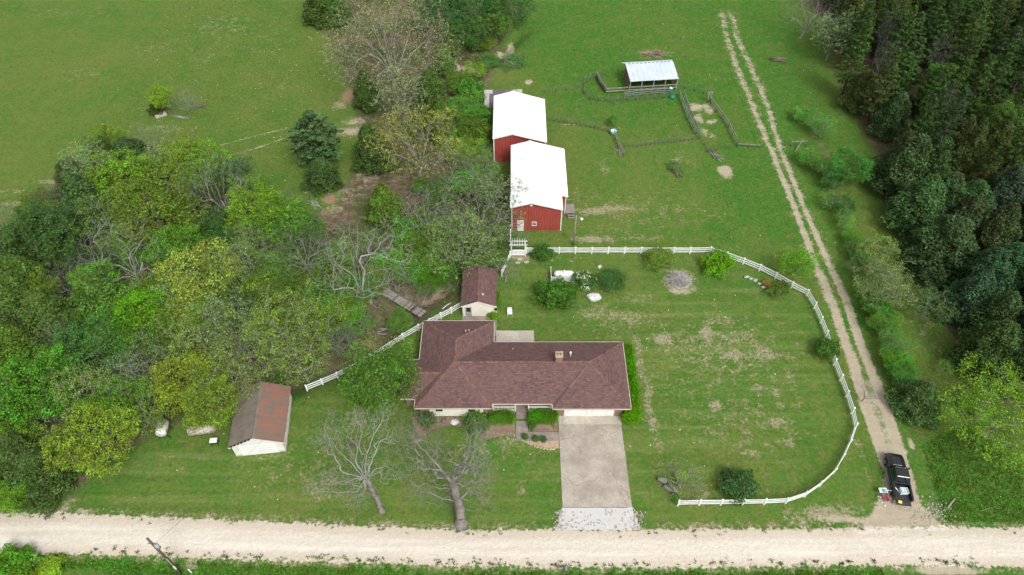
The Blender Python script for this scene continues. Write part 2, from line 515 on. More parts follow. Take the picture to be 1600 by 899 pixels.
def ldist(X, Y, line):
    d2 = np.full(X.shape, 1e18)
    for i in range(len(line) - 1):
        x0, y0 = line[i]
        x1, y1 = line[i + 1]
        ex, ey = x1 - x0, y1 - y0
        t = np.clip(((X - x0) * ex + (Y - y0) * ey) / (ex * ex + ey * ey + 1e-12), 0, 1)
        d2 = np.minimum(d2, (X - x0 - t * ex) ** 2 + (Y - y0 - t * ey) ** 2)
    return np.sqrt(d2)

def soft(d, w):
    t = np.clip(d / w * .5 + .5, 0, 1)
    return t * t * (3 - 2 * t)

CREEK = GP([(812, 50), (775, 88), (700, 128), (706, 200), (732, 285), (745, 350), (718, 425), (676, 457), (632, 486), (600, 527), (545, 572), (430, 606), (330, 616), (200, 606), (60, 600), (-150, 600)])
WOOD_L = GP([(-200, 380), (0, 362), (100, 335), (128, 255), (200, 222), (300, 240), (390, 300), (470, 332), (520, 330), (565, 230), (540, 120), (470, -20), (825, -20), (790, 60), (762, 140), (768, 250), (796, 372), (790, 420), (722, 430), (716, 474), (560, 556), (475, 606), (365, 622), (250, 674), (170, 724), (92, 792), (-200, 800)])
WOOD_R = GP([(1225, -40), (1300, 50), (1305, 120), (1340, 190), (1385, 270), (1412, 370), (1440, 450), (1500, 545), (1530, 610), (1600, 640), (1900, 700), (1900, -40)])
FENCEROW = GP([(1265, 195), (1300, 260), (1312, 320), (1330, 370), (1358, 420), (1372, 490), (1398, 560), (1425, 600), (1445, 630)])
PAST_L = GP([(-300, -60), (480, -60), (545, 120), (565, 230), (500, 330), (390, 300), (300, 240), (190, 220), (100, 335), (-300, 380)])
PAST_R = GP([(822, -40), (1240, -40), (1300, 120), (1340, 300), (1400, 560), (1440, 700), (1620, 800), (1620, 826), (1460, 820), (1400, 700), (1330, 560), (1230, 380), (1100, 380), (1090, 215), (990, 218), (850, 190), (820, 140), (780, 80)])
YARD = GP([(800, 400), (1112, 397), (1212, 436), (1264, 460), (1300, 545), (1338, 662), (1300, 740), (1230, 783), (1062, 790), (1000, 826), (600, 822), (100, 803), (200, 715), (470, 610), (640, 520), (720, 490)])
ROAD_UP = [(-420, 780), (-150, 797), (0, 803), (100, 803), (200, 806.5), (400, 815), (600, 823), (720, 829.5), (870, 828), (1000, 828), (1150, 827), (1300, 826), (1440, 823), (1600, 825), (1750, 829), (2000, 838)]
ROAD_DN = [(-420, 858), (-150, 866), (0, 868), (100, 866), (200, 867), (300, 872), (500, 878), (700, 884), (900, 888), (1100, 887), (1300, 884.5), (1400, 883), (1600, 886), (1750, 889), (2000, 897)]
RUT_A = GP([(1128, 20), (1136, 60), (1150, 100), (1175, 165), (1205, 235), (1240, 322), (1270, 400), (1300, 475), (1330, 560), (1352, 630), (1372, 690), (1392, 740), (1400, 800)])
RUT_B = GP([(1142, 20), (1152, 60), (1171, 100), (1197, 160), (1218, 230), (1255, 322), (1285, 390), (1320, 465), (1345, 540), (1373, 610), (1396, 680), (1416, 740), (1428, 800)])
FAN = GP([(1366, 690), (1412, 690), (1424, 740), (1440, 790), (1478, 826), (1340, 830), (1368, 790), (1382, 740)])

WORN = GP([(1338, 590), (1372, 590), (1395, 640), (1416, 700), (1364, 700), (1352, 650)])
DRY = [  # (u, v, half width px, half height px, strength): straw-coloured worn turf
    (1105, 525, 12, 14, .75), (1038, 530, 16, 12, .7), (1142, 528, 22, 14, .5), (1168, 522, 16, 8, .45), (1150, 553, 60, 9, .5), (1080, 562, 45, 7, .45), (1165, 570, 30, 4, .5), (1130, 580, 35, 4, .45), (1195, 555, 26, 10, .6), (1125, 500, 40, 12, .4),
    (935, 490, 40, 10, .5), (985, 500, 30, 12, .5), (1000, 468, 30, 10, .4), (1120, 600, 30, 10, .35), (1185, 605, 18, 5, .6), (1120, 635, 16, 10, .55), (1175, 645, 30, 6, .45),
    (1215, 660, 22, 7, .6), (1175, 708, 24, 5, .55), (1230, 690, 18, 8, .45), (1105, 690, 30, 8, .35), (1000, 560, 7, 45, .5), (1016, 640, 8, 60, .55), (1030, 700, 8, 40, .35), (1060, 600, 60, 25, .3), (1215, 620, 8, 70, .4), (1240, 600, 8, 60, .35),
    (1120, 545, 130, 55, .36), (1150, 660, 110, 60, .30), (960, 500, 80, 40, .30), (1000, 330, 120, 30, .30), (760, 690, 90, 50, .26), (480, 720, 120, 50, .28), (930, 330, 30, 7, .65), (965, 325, 40, 6, .55), (925, 374, 28, 6, .75), (900, 310, 10, 20, .3), (1000, 372, 60, 6, .4), (985, 335, 50, 8, .3), (945, 262, 10, 14, .4), (1062, 250, 25, 8, .35),
    (505, 760, 40, 25, .4), (460, 690, 60, 25, .25), (740, 700, 55, 18, .35), (800, 685, 25, 15, .5), (815, 765, 12, 20, .35), (250, 735, 80, 20, .2), (555, 655, 25, 15, .45), (430, 730, 50, 25, .25),
    (1300, 800, 60, 12, .6), (1250, 808, 40, 8, .5), (1340, 700, 8, 50, .35), (1140, 768, 60, 6, .3), (1095, 780, 18, 8, .5), (975, 690, 8, 60, .25),
    (100, 20, 90, 12, .24), (250, 75, 60, 14, .24), (350, 40, 60, 20, .3), (130, 115, 40, 10, .3), (420, 60, 40, 50, .2), (430, 130, 40, 40, .2), (250, 200, 60, 10, .35), (60, 320, 60, 6, .5), (40, 300, 50, 5, .4), (85, 285, 30, 4, .6), (30, 330, 40, 6, .35), (320, 90, 40, 14, .25),
    (955, 330, 20, 5, .4), (1450, 520, 30, 50, .3), (1470, 580, 30, 20, .3), (1060, 240, 10, 8, .3), (1285, 440, 40, 12, .15), (960, 360, 50, 8, .3), (885, 405, 60, 5, .3),
]
DIRT = [  # bare soil, last number: redness
    (1088, 168, 14, 7, .75, 0), (1106, 170, 10, 9, .7, 0), (1092, 186, 10, 8, .65, 0), (1112, 190, 12, 5, .6, 0), (1100, 205, 9, 9, .6, 0), (1115, 212, 10, 6, .45, 0), (1133, 268, 11, 9, 1.0, .1),
    (545, 205, 28, 8, .7, .15), (555, 190, 22, 8, .6, .2), (545, 150, 14, 12, .8, .9), (530, 165, 14, 8, .6, .5), (516, 312, 14, 8, .85, .9), (545, 300, 45, 28, .45, .3), (575, 275, 35, 18, .45, .2), (520, 328, 26, 12, .5, .3),
    (798, 72, 6, 12, .9, .1), (785, 80, 14, 5, .9, .1), (765, 92, 16, 5, .9, .1), (735, 104, 16, 4, .8, .2), (708, 104, 12, 6, .8, .3), (700, 445, 20, 6, .85, .3), (688, 455, 14, 6, .85, .6), (668, 464, 10, 6, .8, .8), (640, 500, 8, 10, .6, .7), (575, 535, 14, 12, .7, .9), (603, 503, 12, 7, .5, .6),
    (826, 128, 6, 5, .8, .1), (1020, 84, 34, 8, .62, .85), (812, 402, 17, 7, .7, .35), (1061, 440, 26, 22, .75, .05), (1424, 694, 6, 9, .9, 0), (1460, 800, 14, 16, .55, 0), (105, 790, 12, 12, .6, 0), (130, 800, 14, 5, .7, 0),
    (60, 878, 16, 5, .8, .1), (298, 887, 16, 6, .6, .2), (1480, 892, 55, 8, .9, 0), (1320, 812, 50, 8, .75, 0), (1250, 818, 40, 4, .5, 0), (1330, 545, 4, 20, .1, 0), (1345, 375, 6, 20, .3, 0), (1415, 555, 8, 40, .55, .3), (1448, 520, 6, 40, .35, .2), (965, 200, 6, 5, .5, .3), (985, 226, 6, 4, .2, .1), (1075, 216, 12, 3, .55, .2), (1030, 222, 40, 3, .4, .2), (895, 195, 40, 2, .5, .2), (960, 155, 60, 1.5, .3, .2)]
PATHS = [  # thin worn lines: (points, half width m, strength)
    ([(300, 241), (350, 226), (400, 212), (450, 200)], .17, .6), ([(345, 247), (400, 232), (445, 216)], .17, .62), ([(1345, 360), (1362, 380), (1350, 372)], .3, .4), ([(1260, 232), (1285, 262), (1293, 280)], .5, .5),
    ([(1400, 540), (1418, 565), (1422, 580)], .5, .6)]

def ell(X, Y, u, v, a, b):
    """an ellipse measured on the photo, laid on the ground in metres; 1 inside, fading out over its rim"""
    cx, cy = G(u, v)
    rx = abs(G(u + a, v)[0] - cx)
    ry = max(abs(G(u, v - b)[1] - cy), .3)
    q = np.sqrt(((X - cx) / rx) ** 2 + ((Y - cy) / ry) ** 2)
    return np.clip((1.75 - q) / 1.35, 0, 1)

def masks(X, Y):
    sh = X.shape
    X, Y = X.ravel(), Y.ravel()
    near = (np.abs(X) < 150) & (Y > 5) & (Y < 190)
    out = np.zeros((8, X.size))
    x, y = X[near], Y[near]
    lush = np.full(x.shape, .42)
    lush = np.maximum(lush, soft(sdist(x, y, PAST_R), 8) * .88)
    pl = soft(sdist(x, y, PAST_L), 6)
    lush = lush * (1 - pl) + pl * .34
    mown = soft(sdist(x, y, YARD), 1.5)
    lush = lush * (1 - .5 * mown) + .5 * mown * .42
    lit = np.maximum(soft(sdist(x, y, WOOD_L), 5), soft(sdist(x, y, WOOD_R), 5))
    lit = np.maximum(lit, .55 * np.clip(1 - ldist(x, y, FENCEROW) / 2.5, 0, 1))
    low = y < 30
    lush = np.where(low, .8, lush)
    dry = np.zeros(x.shape)
    for u, v, a, b, s in DRY:
        dry = np.maximum(dry, min(1.0, s * 1.2) * ell(x, y, u, v, a, b))
    dirt = np.zeros(x.shape)
    red = np.zeros(x.shape)
    for u, v, a, b, s, r in DIRT:
        e = ell(x, y, u, v, a, b)
        red = np.where(s * e > dirt, r, red)
        dirt = np.maximum(dirt, s * e)
    for ln, w, s in PATHS:
        dirt = np.maximum(dirt, s * np.clip(1.5 - ldist(x, y, GP(ln)) / w * .7, 0, 1))
    for rut, w in ((RUT_A, .44), (RUT_B, .40)):
        d = ldist(x, y, rut)
        k = .72 - .16 * np.clip((y - 80) / 40, 0, 1) - .5 * np.clip((y - 128) / 18, 0, 1)
        dirt = np.maximum(dirt, k * np.clip(1.7 - d / w, 0, 1))
        dirt = np.maximum(dirt, (.95 - .45 * np.clip((y - 44) / 34, 0, 1)) * np.clip(1.5 - d / (w * 1.9), 0, 1))
    between = np.clip(1.3 - np.minimum(ldist(x, y, RUT_A), ldist(x, y, RUT_B)) / 1.3, 0, 1)
    dry = np.maximum(dry, .5 * between)
    dirt = np.maximum(dirt, .95 * soft(sdist(x, y, FAN), .8))
    dirt = np.maximum(dirt, .60 * soft(sdist(x, y, WORN), 1.0))
    yu = np.interp(x, [p[0] for p in GP(ROAD_UP)], [p[1] for p in GP(ROAD_UP)])
    yd = np.interp(x, [p[0] for p in GP(ROAD_DN)], [p[1] for p in GP(ROAD_DN)])
    dr = np.minimum(yu - y, y - yd)
    grav = soft(dr, 1.0)
    red = np.where((dr > -.6) & (dirt < .25), np.clip(1 - dr / 1.9, 0, 1), red)
    dry = np.maximum(dry, .55 * np.clip(1 - np.abs(dr + .3) / 1.1, 0, 1))
    tq = (y - yd) / (yu - yd + 1e-6)
    pack = np.where(dr > 0, np.exp(-((tq - .30) / .13) ** 2) + .55 * np.exp(-((tq - .64) / .10) ** 2), 0)
    mown = mown * (dr < -.3)
    for i, a in enumerate((lush, dry, dirt, lit, mown, grav, red, pack)):
        out[i][near] = a
    out[0][~near] = .6
    return out.reshape((8,) + sh)

def hgt(x, y):
    d = ldist(np.atleast_1d(np.asarray(x, float)), np.atleast_1d(np.asarray(y, float)), CREEK)
    return -1.2 * np.exp(-(d / 1.9) ** 2)

def h1(x, y):
    return float(hgt(x, y)[0])

def set_masks(me, X, Y):
    m = masks(X.ravel(), Y.ravel())
    n = m.shape[1]
    for nm, idx in (("masks", (0, 1, 2, 3)), ("masks_b", (4, 5, 6, 7))):
        at = me.attributes.new(nm, 'FLOAT_COLOR', 'POINT')
        buf = np.ones((n, 4), np.float32)
        for k, i in enumerate(idx):
            if i is not None:
                buf[:, k] = m[i]
        at.data.foreach_set("color", buf.ravel())

def grid_faces(nx, ny):
    i = np.arange(nx * ny).reshape(ny, nx)
    return np.stack([i[:-1, :-1].ravel(), i[:-1, 1:].ravel(), i[1:, 1:].ravel(), i[1:, :-1].ravel()], 1)

def sheet(name, X, Y, Z):
    ny, nx = X.shape
    me = fast_mesh(name, np.stack([X.ravel(), Y.ravel(), Z.ravel()], 1), grid_faces(nx, ny), M['ground'], True)
    set_masks(me, X, Y)
    return tag(link(name, me), kind='structure')

xs = np.concatenate([[-3000, -1200, -500, -250, -160], np.arange(-130, 130.01, .5), [160, 250, 500, 1200, 3000]])
ys = np.concatenate([[-3000, -800, -200, -50, 0], np.arange(14, 172.01, .5), [200, 300, 600, 1200, 4000]])
GX, GY = np.meshgrid(xs, ys)
GZ = hgt(GX.ravel(), GY.ravel()).reshape(GX.shape)
sheet("ground", GX, GY, GZ)

# gravel road: a crowned sheet across the whole front of the place
ru, rd_ = GP(ROAD_UP), GP(ROAD_DN)
rx = np.arange(-78, 80, .4)
yu = np.interp(rx, [p[0] for p in ru], [p[1] for p in ru]) + .9
yd = np.interp(rx, [p[0] for p in rd_], [p[1] for p in rd_]) - .9
tt = np.linspace(0, 1, 25)
RX = np.repeat(rx[None, :], 25, 0)
RY = yd[None, :] + (yu - yd)[None, :] * tt[:, None]
RZ = np.repeat((.012 + .10 * np.sin(np.pi * tt) ** 1.2)[:, None], rx.size, 1)
sheet("gravel_road", RX, RY, RZ)

# two-rut dirt track up the right side
def resample(line, step):
    p = np.array(line)
    s = np.concatenate([[0], np.cumsum(np.hypot(*np.diff(p, axis=0).T))])
    q = np.arange(0, s[-1], step)
    return np.stack([np.interp(q, s, p[:, 0]), np.interp(q, s, p[:, 1])], 1)
mid = resample([((a[0] + b[0]) / 2, (a[1] + b[1]) / 2) for a, b in zip(RUT_A, RUT_B)], .3)
mid = mid[mid[:, 1] > 32.5]
tg = np.gradient(mid, axis=0)
tg /= np.hypot(tg[:, 0], tg[:, 1])[:, None]
nrm = np.stack([-tg[:, 1], tg[:, 0]], 1)
off = np.linspace(-3.0, 3.0, 31)
TX = mid[:, 0][None, :] + nrm[:, 0][None, :] * off[:, None]
TY = mid[:, 1][None, :] + nrm[:, 1][None, :] * off[:, None]
dz = np.minimum(ldist(TX.ravel(), TY.ravel(), RUT_A), ldist(TX.ravel(), TY.ravel(), RUT_B)).reshape(TX.shape)
TZ = .03 + .05 * np.clip(dz / 1.0, 0, 1) - .055 * np.clip((np.abs(off)[:, None] - 2.2) / .8, 0, 1)
sheet("dirt_track", TX, TY, np.maximum(TZ, .008))

def slab(name, poly, z0, z1, m, label=None, parent=None, bevel=.02):
    mb = MB()
    mb.prism(poly, z0, z1)
    o = mb.build(name, m, parent, bevel=bevel)
    o['kind'] = 'structure'
    return o

DY0, DY1 = G(880, 793)[1], 44.75
drive = slab("driveway", [(G(879, 793)[0], DY0), (G(987.5, 793)[0], DY0), (13.25, DY1), (5.65, DY1)], -.1, .055, M['concrete'])
# the paler strip of floor slab before the garage doors
slab("garage_apron", [(5.65, 44.77), (13.3, 44.77), (13.3, 45.98), (5.65, 45.98)], -.1, .075, M['concrete_pale'])
# crushed stone between slab and road
ap = GP([(878, 794), (988, 794), (993, 806), (1000, 826), (1006, 834), (864, 834), (870, 826), (874, 808)])
axs = np.linspace(min(p[0] for p in ap), max(p[0] for p in ap), 46)
ays = np.linspace(min(p[1] for p in ap), max(p[1] for p in ap), 22)

def mk_white_gravel():
    m, nt, b = new_mat("white_crushed_stone", .95, .15)
    pos = nd(nt, "ShaderNodeNewGeometry").outputs["Position"]
    c = mixc(nt, noise(nt, pos, 7, 4, .7), (.40, .395, .38), (.60, .595, .575))
    c = mixc(nt, smooth(nt, noise(nt, pos, .9, 5, .7), .5, .7, 0, .7), c, (.47, .42, .35))
    c = mixc(nt, smooth(nt, noise(nt, pos, 2.2, 4), .72, .80), c, (.20, .18, .15))
    nt.links.new(c, b.inputs["Base Color"])
    bump(nt, b, noise(nt, pos, 11, 3), .7, .06)
    return m
M['white_gravel'] = mk_white_gravel()
edge = []
for i in range(len(ap)):
    a, bb = ap[i], ap[(i + 1) % len(ap)]
    for k in range(8):
        t = k / 8
        j = .10 if i in (1, 2, 3, 5, 6) else .03
        edge.append((a[0] + (bb[0] - a[0]) * t + R.uniform(-j, j), a[1] + (bb[1] - a[1]) * t + R.uniform(-j, j)))
slab("gravel_apron", edge, -.1, .052, M['white_gravel'], bevel=0)

slab("patio", [(-2.15, 54.85), (2.95, 54.85), (2.95, G(800, 517)[1]), (-2.15, G(800, 517)[1])], -.1, .06, M['concrete_pale'])
slab("patio_step", [(2.97, 54.85), (4.6, 54.85), (4.6, 55.75), (2.97, 55.75)], -.1, .045, M['concrete_pale'])
slab("back_walk", [(-6.8, 58.4), (-2.1, 58.4), (-2.1, 61.7), (-6.8, 61.7)], -.1, .05, M['concrete_grey'])
# front walk: down from the porch steps, then across to the driveway
wx0, wx1 = .5, 1.95
slab("front_walk", [(wx0, 42.55), (5.62, 42.55), (5.62, 43.75), (wx1, 43.75), (wx1, 45.25), (wx0, 45.25)], -.1, .06, M['concrete_grey'])

def bed(name, pts, m, z=.03):
    e = []
    for i in range(len(pts)):
        a, bb = pts[i], pts[(i + 1) % len(pts)]
        for k in range(5):
            t = k / 5
            e.append((a[0] + (bb[0] - a[0]) * t + R.uniform(-.05, .05), a[1] + (bb[1] - a[1]) * t + R.uniform(-.05, .05)))
    return slab(name, e, -.1, z, m, bevel=0)

def mk_bed_soil(name, a, b_, c_):
    m, nt, b = new_mat(name, .95, .1)
    pos = nd(nt, "ShaderNodeNewGeometry").outputs["Position"]
    c = mixc(nt, smooth(nt, noise(nt, pos, 1.4, 5, .65), .35, .65), a, b_)
    c = mixc(nt, smooth(nt, noise(nt, pos, 6, 4), .5, .72, 0, .8), c, c_)
    nt.links.new(c, b.inputs["Base Color"])
    bump(nt, b, noise(nt, pos, 10, 3), .6, .05)
    return m
M['bed_tan'] = mk_bed_soil("tan_bark_mulch", (.24, .175, .12), (.17, .12, .085), (.33, .26, .19))
M['bed_dark'] = mk_bed_soil("dark_mulch", (.14, .10, .078), (.10, .07, .055), (.20, .16, .12))
M['bed_stone'] = mk_bed_soil("tan_gravel", (.42, .31, .21), (.33, .23, .15), (.52, .43, .33))
bed("planting_bed", GP([(643, 652), (655, 689), (668, 677), (682, 668), (700, 665), (722, 667), (742, 677), (760, 687), (780, 682), (805, 680), (805, 652)]), M['bed_tan'])
bed("planting_bed_by_walk", [(2.05, 43.85), (5.55, 43.85), (5.55, 45.9), (2.05, 45.9)], M['bed_tan'])
bed("planting_bed_low", GP([(806, 684), (872, 684), (873, 701), (864, 702), (848, 700), (832, 695), (818, 688)]), M['bed_stone'])

# ------------------------------------------------------------------ the house
HO = (1.3, 50.5, 0.0)
house = thing("ranch_house", "long low brick ranch house with a brown hip roof and double garage", "house", HO)
EZ, RZ_ = 2.6, 4.76
wallmb = MB(HO)
foot = [(-11.1, 45.95), (-2.9, 45.95), (-2.9, 47.9), (5.4, 47.9), (5.4, 46.0), (13.65, 46.0), (13.65, 54.8), (-2.9, 54.8), (-2.9, 58.3), (-11.1, 58.3)]
wallmb.prism(foot, 0, 2.5)
wallmb.box(-13.0, -11.1, 47.5, 51.9, 0, 2.5)
wallmb.build("wall", M['brick'], house, uvf=True)
rf = MB(HO)
V_ = dict(a=(-11.65, 58.85, EZ), b=(-2.35, 58.85, EZ), c=(-7.0, 54.2, RZ_), d=(-11.65, 45.48, EZ), e=(-7.0, 50.72, RZ_), f=(-2.35, 55.35, EZ), g=(9.4, 50.72, RZ_), h=(14.2, 55.35, EZ),
          i=(14.2, 45.4, EZ), j=(4.88, 45.4, EZ), k=(4.88, 46.09, EZ), l=(-2.4, 46.09, EZ), m=(-2.4, 45.48, EZ),
          n=(-13.5, 52.6, EZ), o=(-11.66, 52.6, EZ), p=(-8.75, 49.7, 3.95), q=(-13.5, 49.7, 3.95), r=(-13.5, 46.8, EZ), s=(-11.66, 46.8, EZ))
def rface(s):
    rf.add([V_[k] for k in s], [tuple(range(len(s)))])
for s in ("acb"[::-1] + "", "adec"[::1], "bcef"[::1], "feGh".lower(), "hgi", "igj", "jgk", "kgel", "lem", "med", "nopq"[::-1], "qpsr"[::-1]):
    rface(s)
roofme = rf.mesh("roof", M['shingle'])
bmx = bmesh.new()
bmx.from_mesh(roofme)
for fc in bmx.faces:                                   # every slope faces up, and gets the thickness of the deck
    fc.normal_update()
    if fc.normal.z < 0:
        fc.normal_flip()
ext = bmesh.ops.extrude_face_region(bmx, geom=bmx.faces[:] , use_keep_orig=True)
for v in [g for g in ext['geom'] if isinstance(g, bmesh.types.BMVert)]:
    v.co.z -= .10
bmx.to_mesh(roofme)
bmx.free()
uv = roofme.uv_layers.new(name="UVMap")
for p in roofme.polygons:
    n = p.normal
    t = Vector((0, 0, 1)).cross(n)
    t = t.normalized() if t.length > 1e-3 else Vector((1, 0, 0))
    bb = n.cross(t)
    for li in p.loop_indices:
        co = roofme.vertices[roofme.loops[li].vertex_index].co
        uv.data[li].uv = (co.dot(t), co.dot(bb))
roof = link("roof", roofme, house)

def cap_line(a, b, name="ridge_cap"):
    """overlapping cap shingles along a hip or ridge, each a little proud and slightly uneven"""
    a, b = Vector(a), Vector(b)
    L = (b - a).length
    n = int(L / .30)
    mb = MB(HO)
    d = (b - a).normalized()
    side = d.cross(Vector((0, 0, 1))).normalized()
    for i in range(n):
        p = a + d * (L * i / n) + Vector((0, 0, .035 + R.uniform(-.004, .006)))
        q = a + d * (L * (i + 1.12) / n) + Vector((0, 0, .022))
        w = .15 + R.uniform(-.015, .015)
        dn = Vector((0, 0, -.055))
        mb.add([p - side * w + dn, p, p + side * w + dn, q - side * w + dn, q, q + side * w + dn], [(0, 1, 4, 3), (1, 2, 5, 4)])
    o = mb.build(name, M['shingle_cap'], roof)
    o['kind'] = 'stuff'
for s in ("ac", "bc", "ce", "eg", "gh", "gi", "em", "ed"):
    cap_line(V_[s[0]], V_[s[1]])
cap_line(V_["g"], Vector(V_["g"]).lerp(Vector(V_["j"]), .55))
cap_line(V_['q'], V_['p'])
# fascia boards and gutters round the eaves
ev = [V_[k] for k in "dmlkjihfbao"] 
def fascia(p, q, dx, dy):
    mb = MB(HO)
    mb.beam((p[0] + dx, p[1] + dy, EZ - .08), (q[0] + dx, q[1] + dy, EZ - .08), .09, .16)
    mb.build("fascia", M['fascia'], roof)
fascia(V_['d'], V_['m'], 0, -.03)
fascia(V_['l'], V_['k'], 0, -.03)
fascia(V_['j'], V_['i'], 0, -.03)
fascia(V_['i'], V_['h'], .03, 0)
fascia(V_['h'], V_['f'], 0, .03)
fascia(V_['f'], V_['b'], .03, 0)
fascia(V_['b'], V_['a'], 0, .03)
fascia(V_['a'], V_['o'], -.03, 0)
fascia(V_['n'], V_['o'], 0, .03)
fascia(V_['r'], V_['s'], 0, -.03)
fascia(V_['s'], V_['d'], -.03, 0)
fascia(V_['m'], V_['l'], .03, 0)
fascia(V_['k'], V_['j'], -.03, 0)
sf = MB(HO)
sf.add([(-11.6, 45.5, 2.49), (-2.45, 45.5, 2.49), (-2.45, 45.94, 2.49), (-11.6, 45.94, 2.49)], [(0, 1, 2, 3)])
sf.build("soffit", M['white_paint'], roof)
sf = MB(HO)
sf.add([(4.92, 45.45, 2.49), (14.15, 45.45, 2.49), (14.15, 45.99, 2.49), (4.92, 45.99, 2.49)], [(0, 1, 2, 3)])
sf.build("soffit", M['white_paint'], roof)
# chimney
ch = MB(HO)
cx, cy = 5.72, 51.0
ch.box(cx - .42, cx + .42, cy - .38, cy + .45, 4.3, 5.75)
chimney = ch.build("chimney", M['brick'], roof, uvf=True)
cc = MB(HO)
cc.box(cx - .47, cx + .47, cy - .43, cy + .50, 5.75, 5.86)
cc.build("chimney_cap", M['stone_tan'], chimney, bevel=.02)
for dx in (-.2, .2):
    fl = MB(HO)
    fl.tube([(cx + dx, cy, 5.86), (cx + dx, cy, 6.02)], .13, 10)
    fl.build("chimney_flue", M['concrete_grey'], chimney, True)
for (vx, vy, h, r, m) in ((7.25, 52.3, .5, .09, 'white_vinyl'), (7.2, 51.85, .3, .06, 'grey_box'), (-5.9, 55.9, .35, .07, 'grey_box'), (-5.5, 56.1, .3, .06, 'grey_box'), (.1, 53.5, .25, .05, 'grey_box')):
    base = 2.6 + .465 * min(55.35 - vy if vx > -2 else 58.85 - vy, 4.6)
    vp = MB(HO)
    vp.tube([(vx, vy, base - .1), (vx, vy, base + h)], r, 10)
    vp.tube([(vx, vy, base + h), (vx, vy, base + h + .05)], r * 1.5, 10)
    vp.build("vent_pipe", M[m], roof, True)
# cream siding panel with two windows under the left eave
sp = MB(HO)
sp.box(-9.95, -4.15, 45.905, 45.950, .12, 2.47)
sp.box(-3.9, -3.5, 45.905, 45.950, .12, 2.47)
sp.build("siding_panel", M['cream'], house)
for x0, x1 in ((-9.3, -8.3), (-5.35, -4.4)):
    f = MB(HO)
    f.box(x0, x1, 45.870, 45.910, 1.15, 1.22); f.box(x0, x1, 45.870, 45.910, 2.2, 2.28)
    f.box(x0, x0 + .07, 45.870, 45.910, 1.22, 2.2); f.box(x1 - .07, x1, 45.870, 45.910, 1.22, 2.2); f.box(x0 + .07, x1 - .07, 45.880, 45.910, 1.68, 1.73)
    wf = f.build("window", M['white_paint'], house)
    g = MB(HO)
    g.box(x0 + .07, x1 - .07, 45.890, 45.915, 1.22, 2.2)
    g.build("pane", M['glass'], wf)
# porch
po = MB(HO)
po.box(-2.88, 5.38, 46.35, 47.88, 0, .48)
po.build("porch_floor", M['concrete_grey'], house)
for k, (y0, z) in enumerate(((45.95, .32), (45.6, .16))):
    st = MB(HO)
    st.box(.5, 1.95, y0, 46.34 - .001 * k if k == 0 else 45.95, 0, z)
    st.build("step", M['concrete_grey'], house, bevel=.02)
for px_ in (-2.3, .42, 2.0, 4.75):
    p_ = MB(HO)
    p_.box(px_ - .06, px_ + .06, 46.38, 46.5, .48, 2.5)
    p_.build("porch_post", M['white_paint'], house)
for x0, x1 in ((-2.24, .36), (2.06, 4.69)):
    rl = MB(HO)
    rl.box(x0, x1, 46.40, 46.48, 1.32, 1.39); rl.box(x0, x1, 46.41, 46.47, .60, .66)
    rail = rl.build("porch_railing", M['cream'], house)
    n = int((x1 - x0) / .17)
    for k in range(n):
        b_ = MB(HO)
        xx = x0 + (k + .5) * (x1 - x0) / n
        b_.box(xx - .025, xx + .025, 46.425, 46.455, .66, 1.32)
        b_.build("baluster", M['cream'], rail)
dr_ = MB(HO)
dr_.box(.75, 1.7, 47.86, 47.9, .5, 2.42)
dr_.build("front_door", M['wood_brown'], house)
pier = MB(HO)
pier.box(9.13, 9.62, 45.95, 45.995, 0, 2.4)
pier.build("door_pier", M['cream'], house)
# garage doors in four sections each
for x0, x1 in ((6.45, 9.0), (9.75, 12.3)):
    gd = MB(HO)
    gd.box(x0 - .12, x0, 45.940, 46.000, 0, 2.3); gd.box(x1, x1 + .12, 45.940, 46.000, 0, 2.3); gd.box(x0, x1, 45.940, 46.000, 2.15, 2.3)
    frame = gd.build("garage_door", M['white_paint'], house)
    for k in range(4):
        s_ = MB(HO)
        s_.box(x0, x1, 45.965, 46.000, .08 + k * .515, .08 + k * .515 + .50)
        for q in range(4):
            w = (x1 - x0) / 4
            s_.box(x0 + q * w + .08, x0 + (q + 1) * w - .08, 45.950, 45.965, .15 + k * .515, .15 + k * .515 + .36)
        s_.build("door_section", M['door_white'], frame)

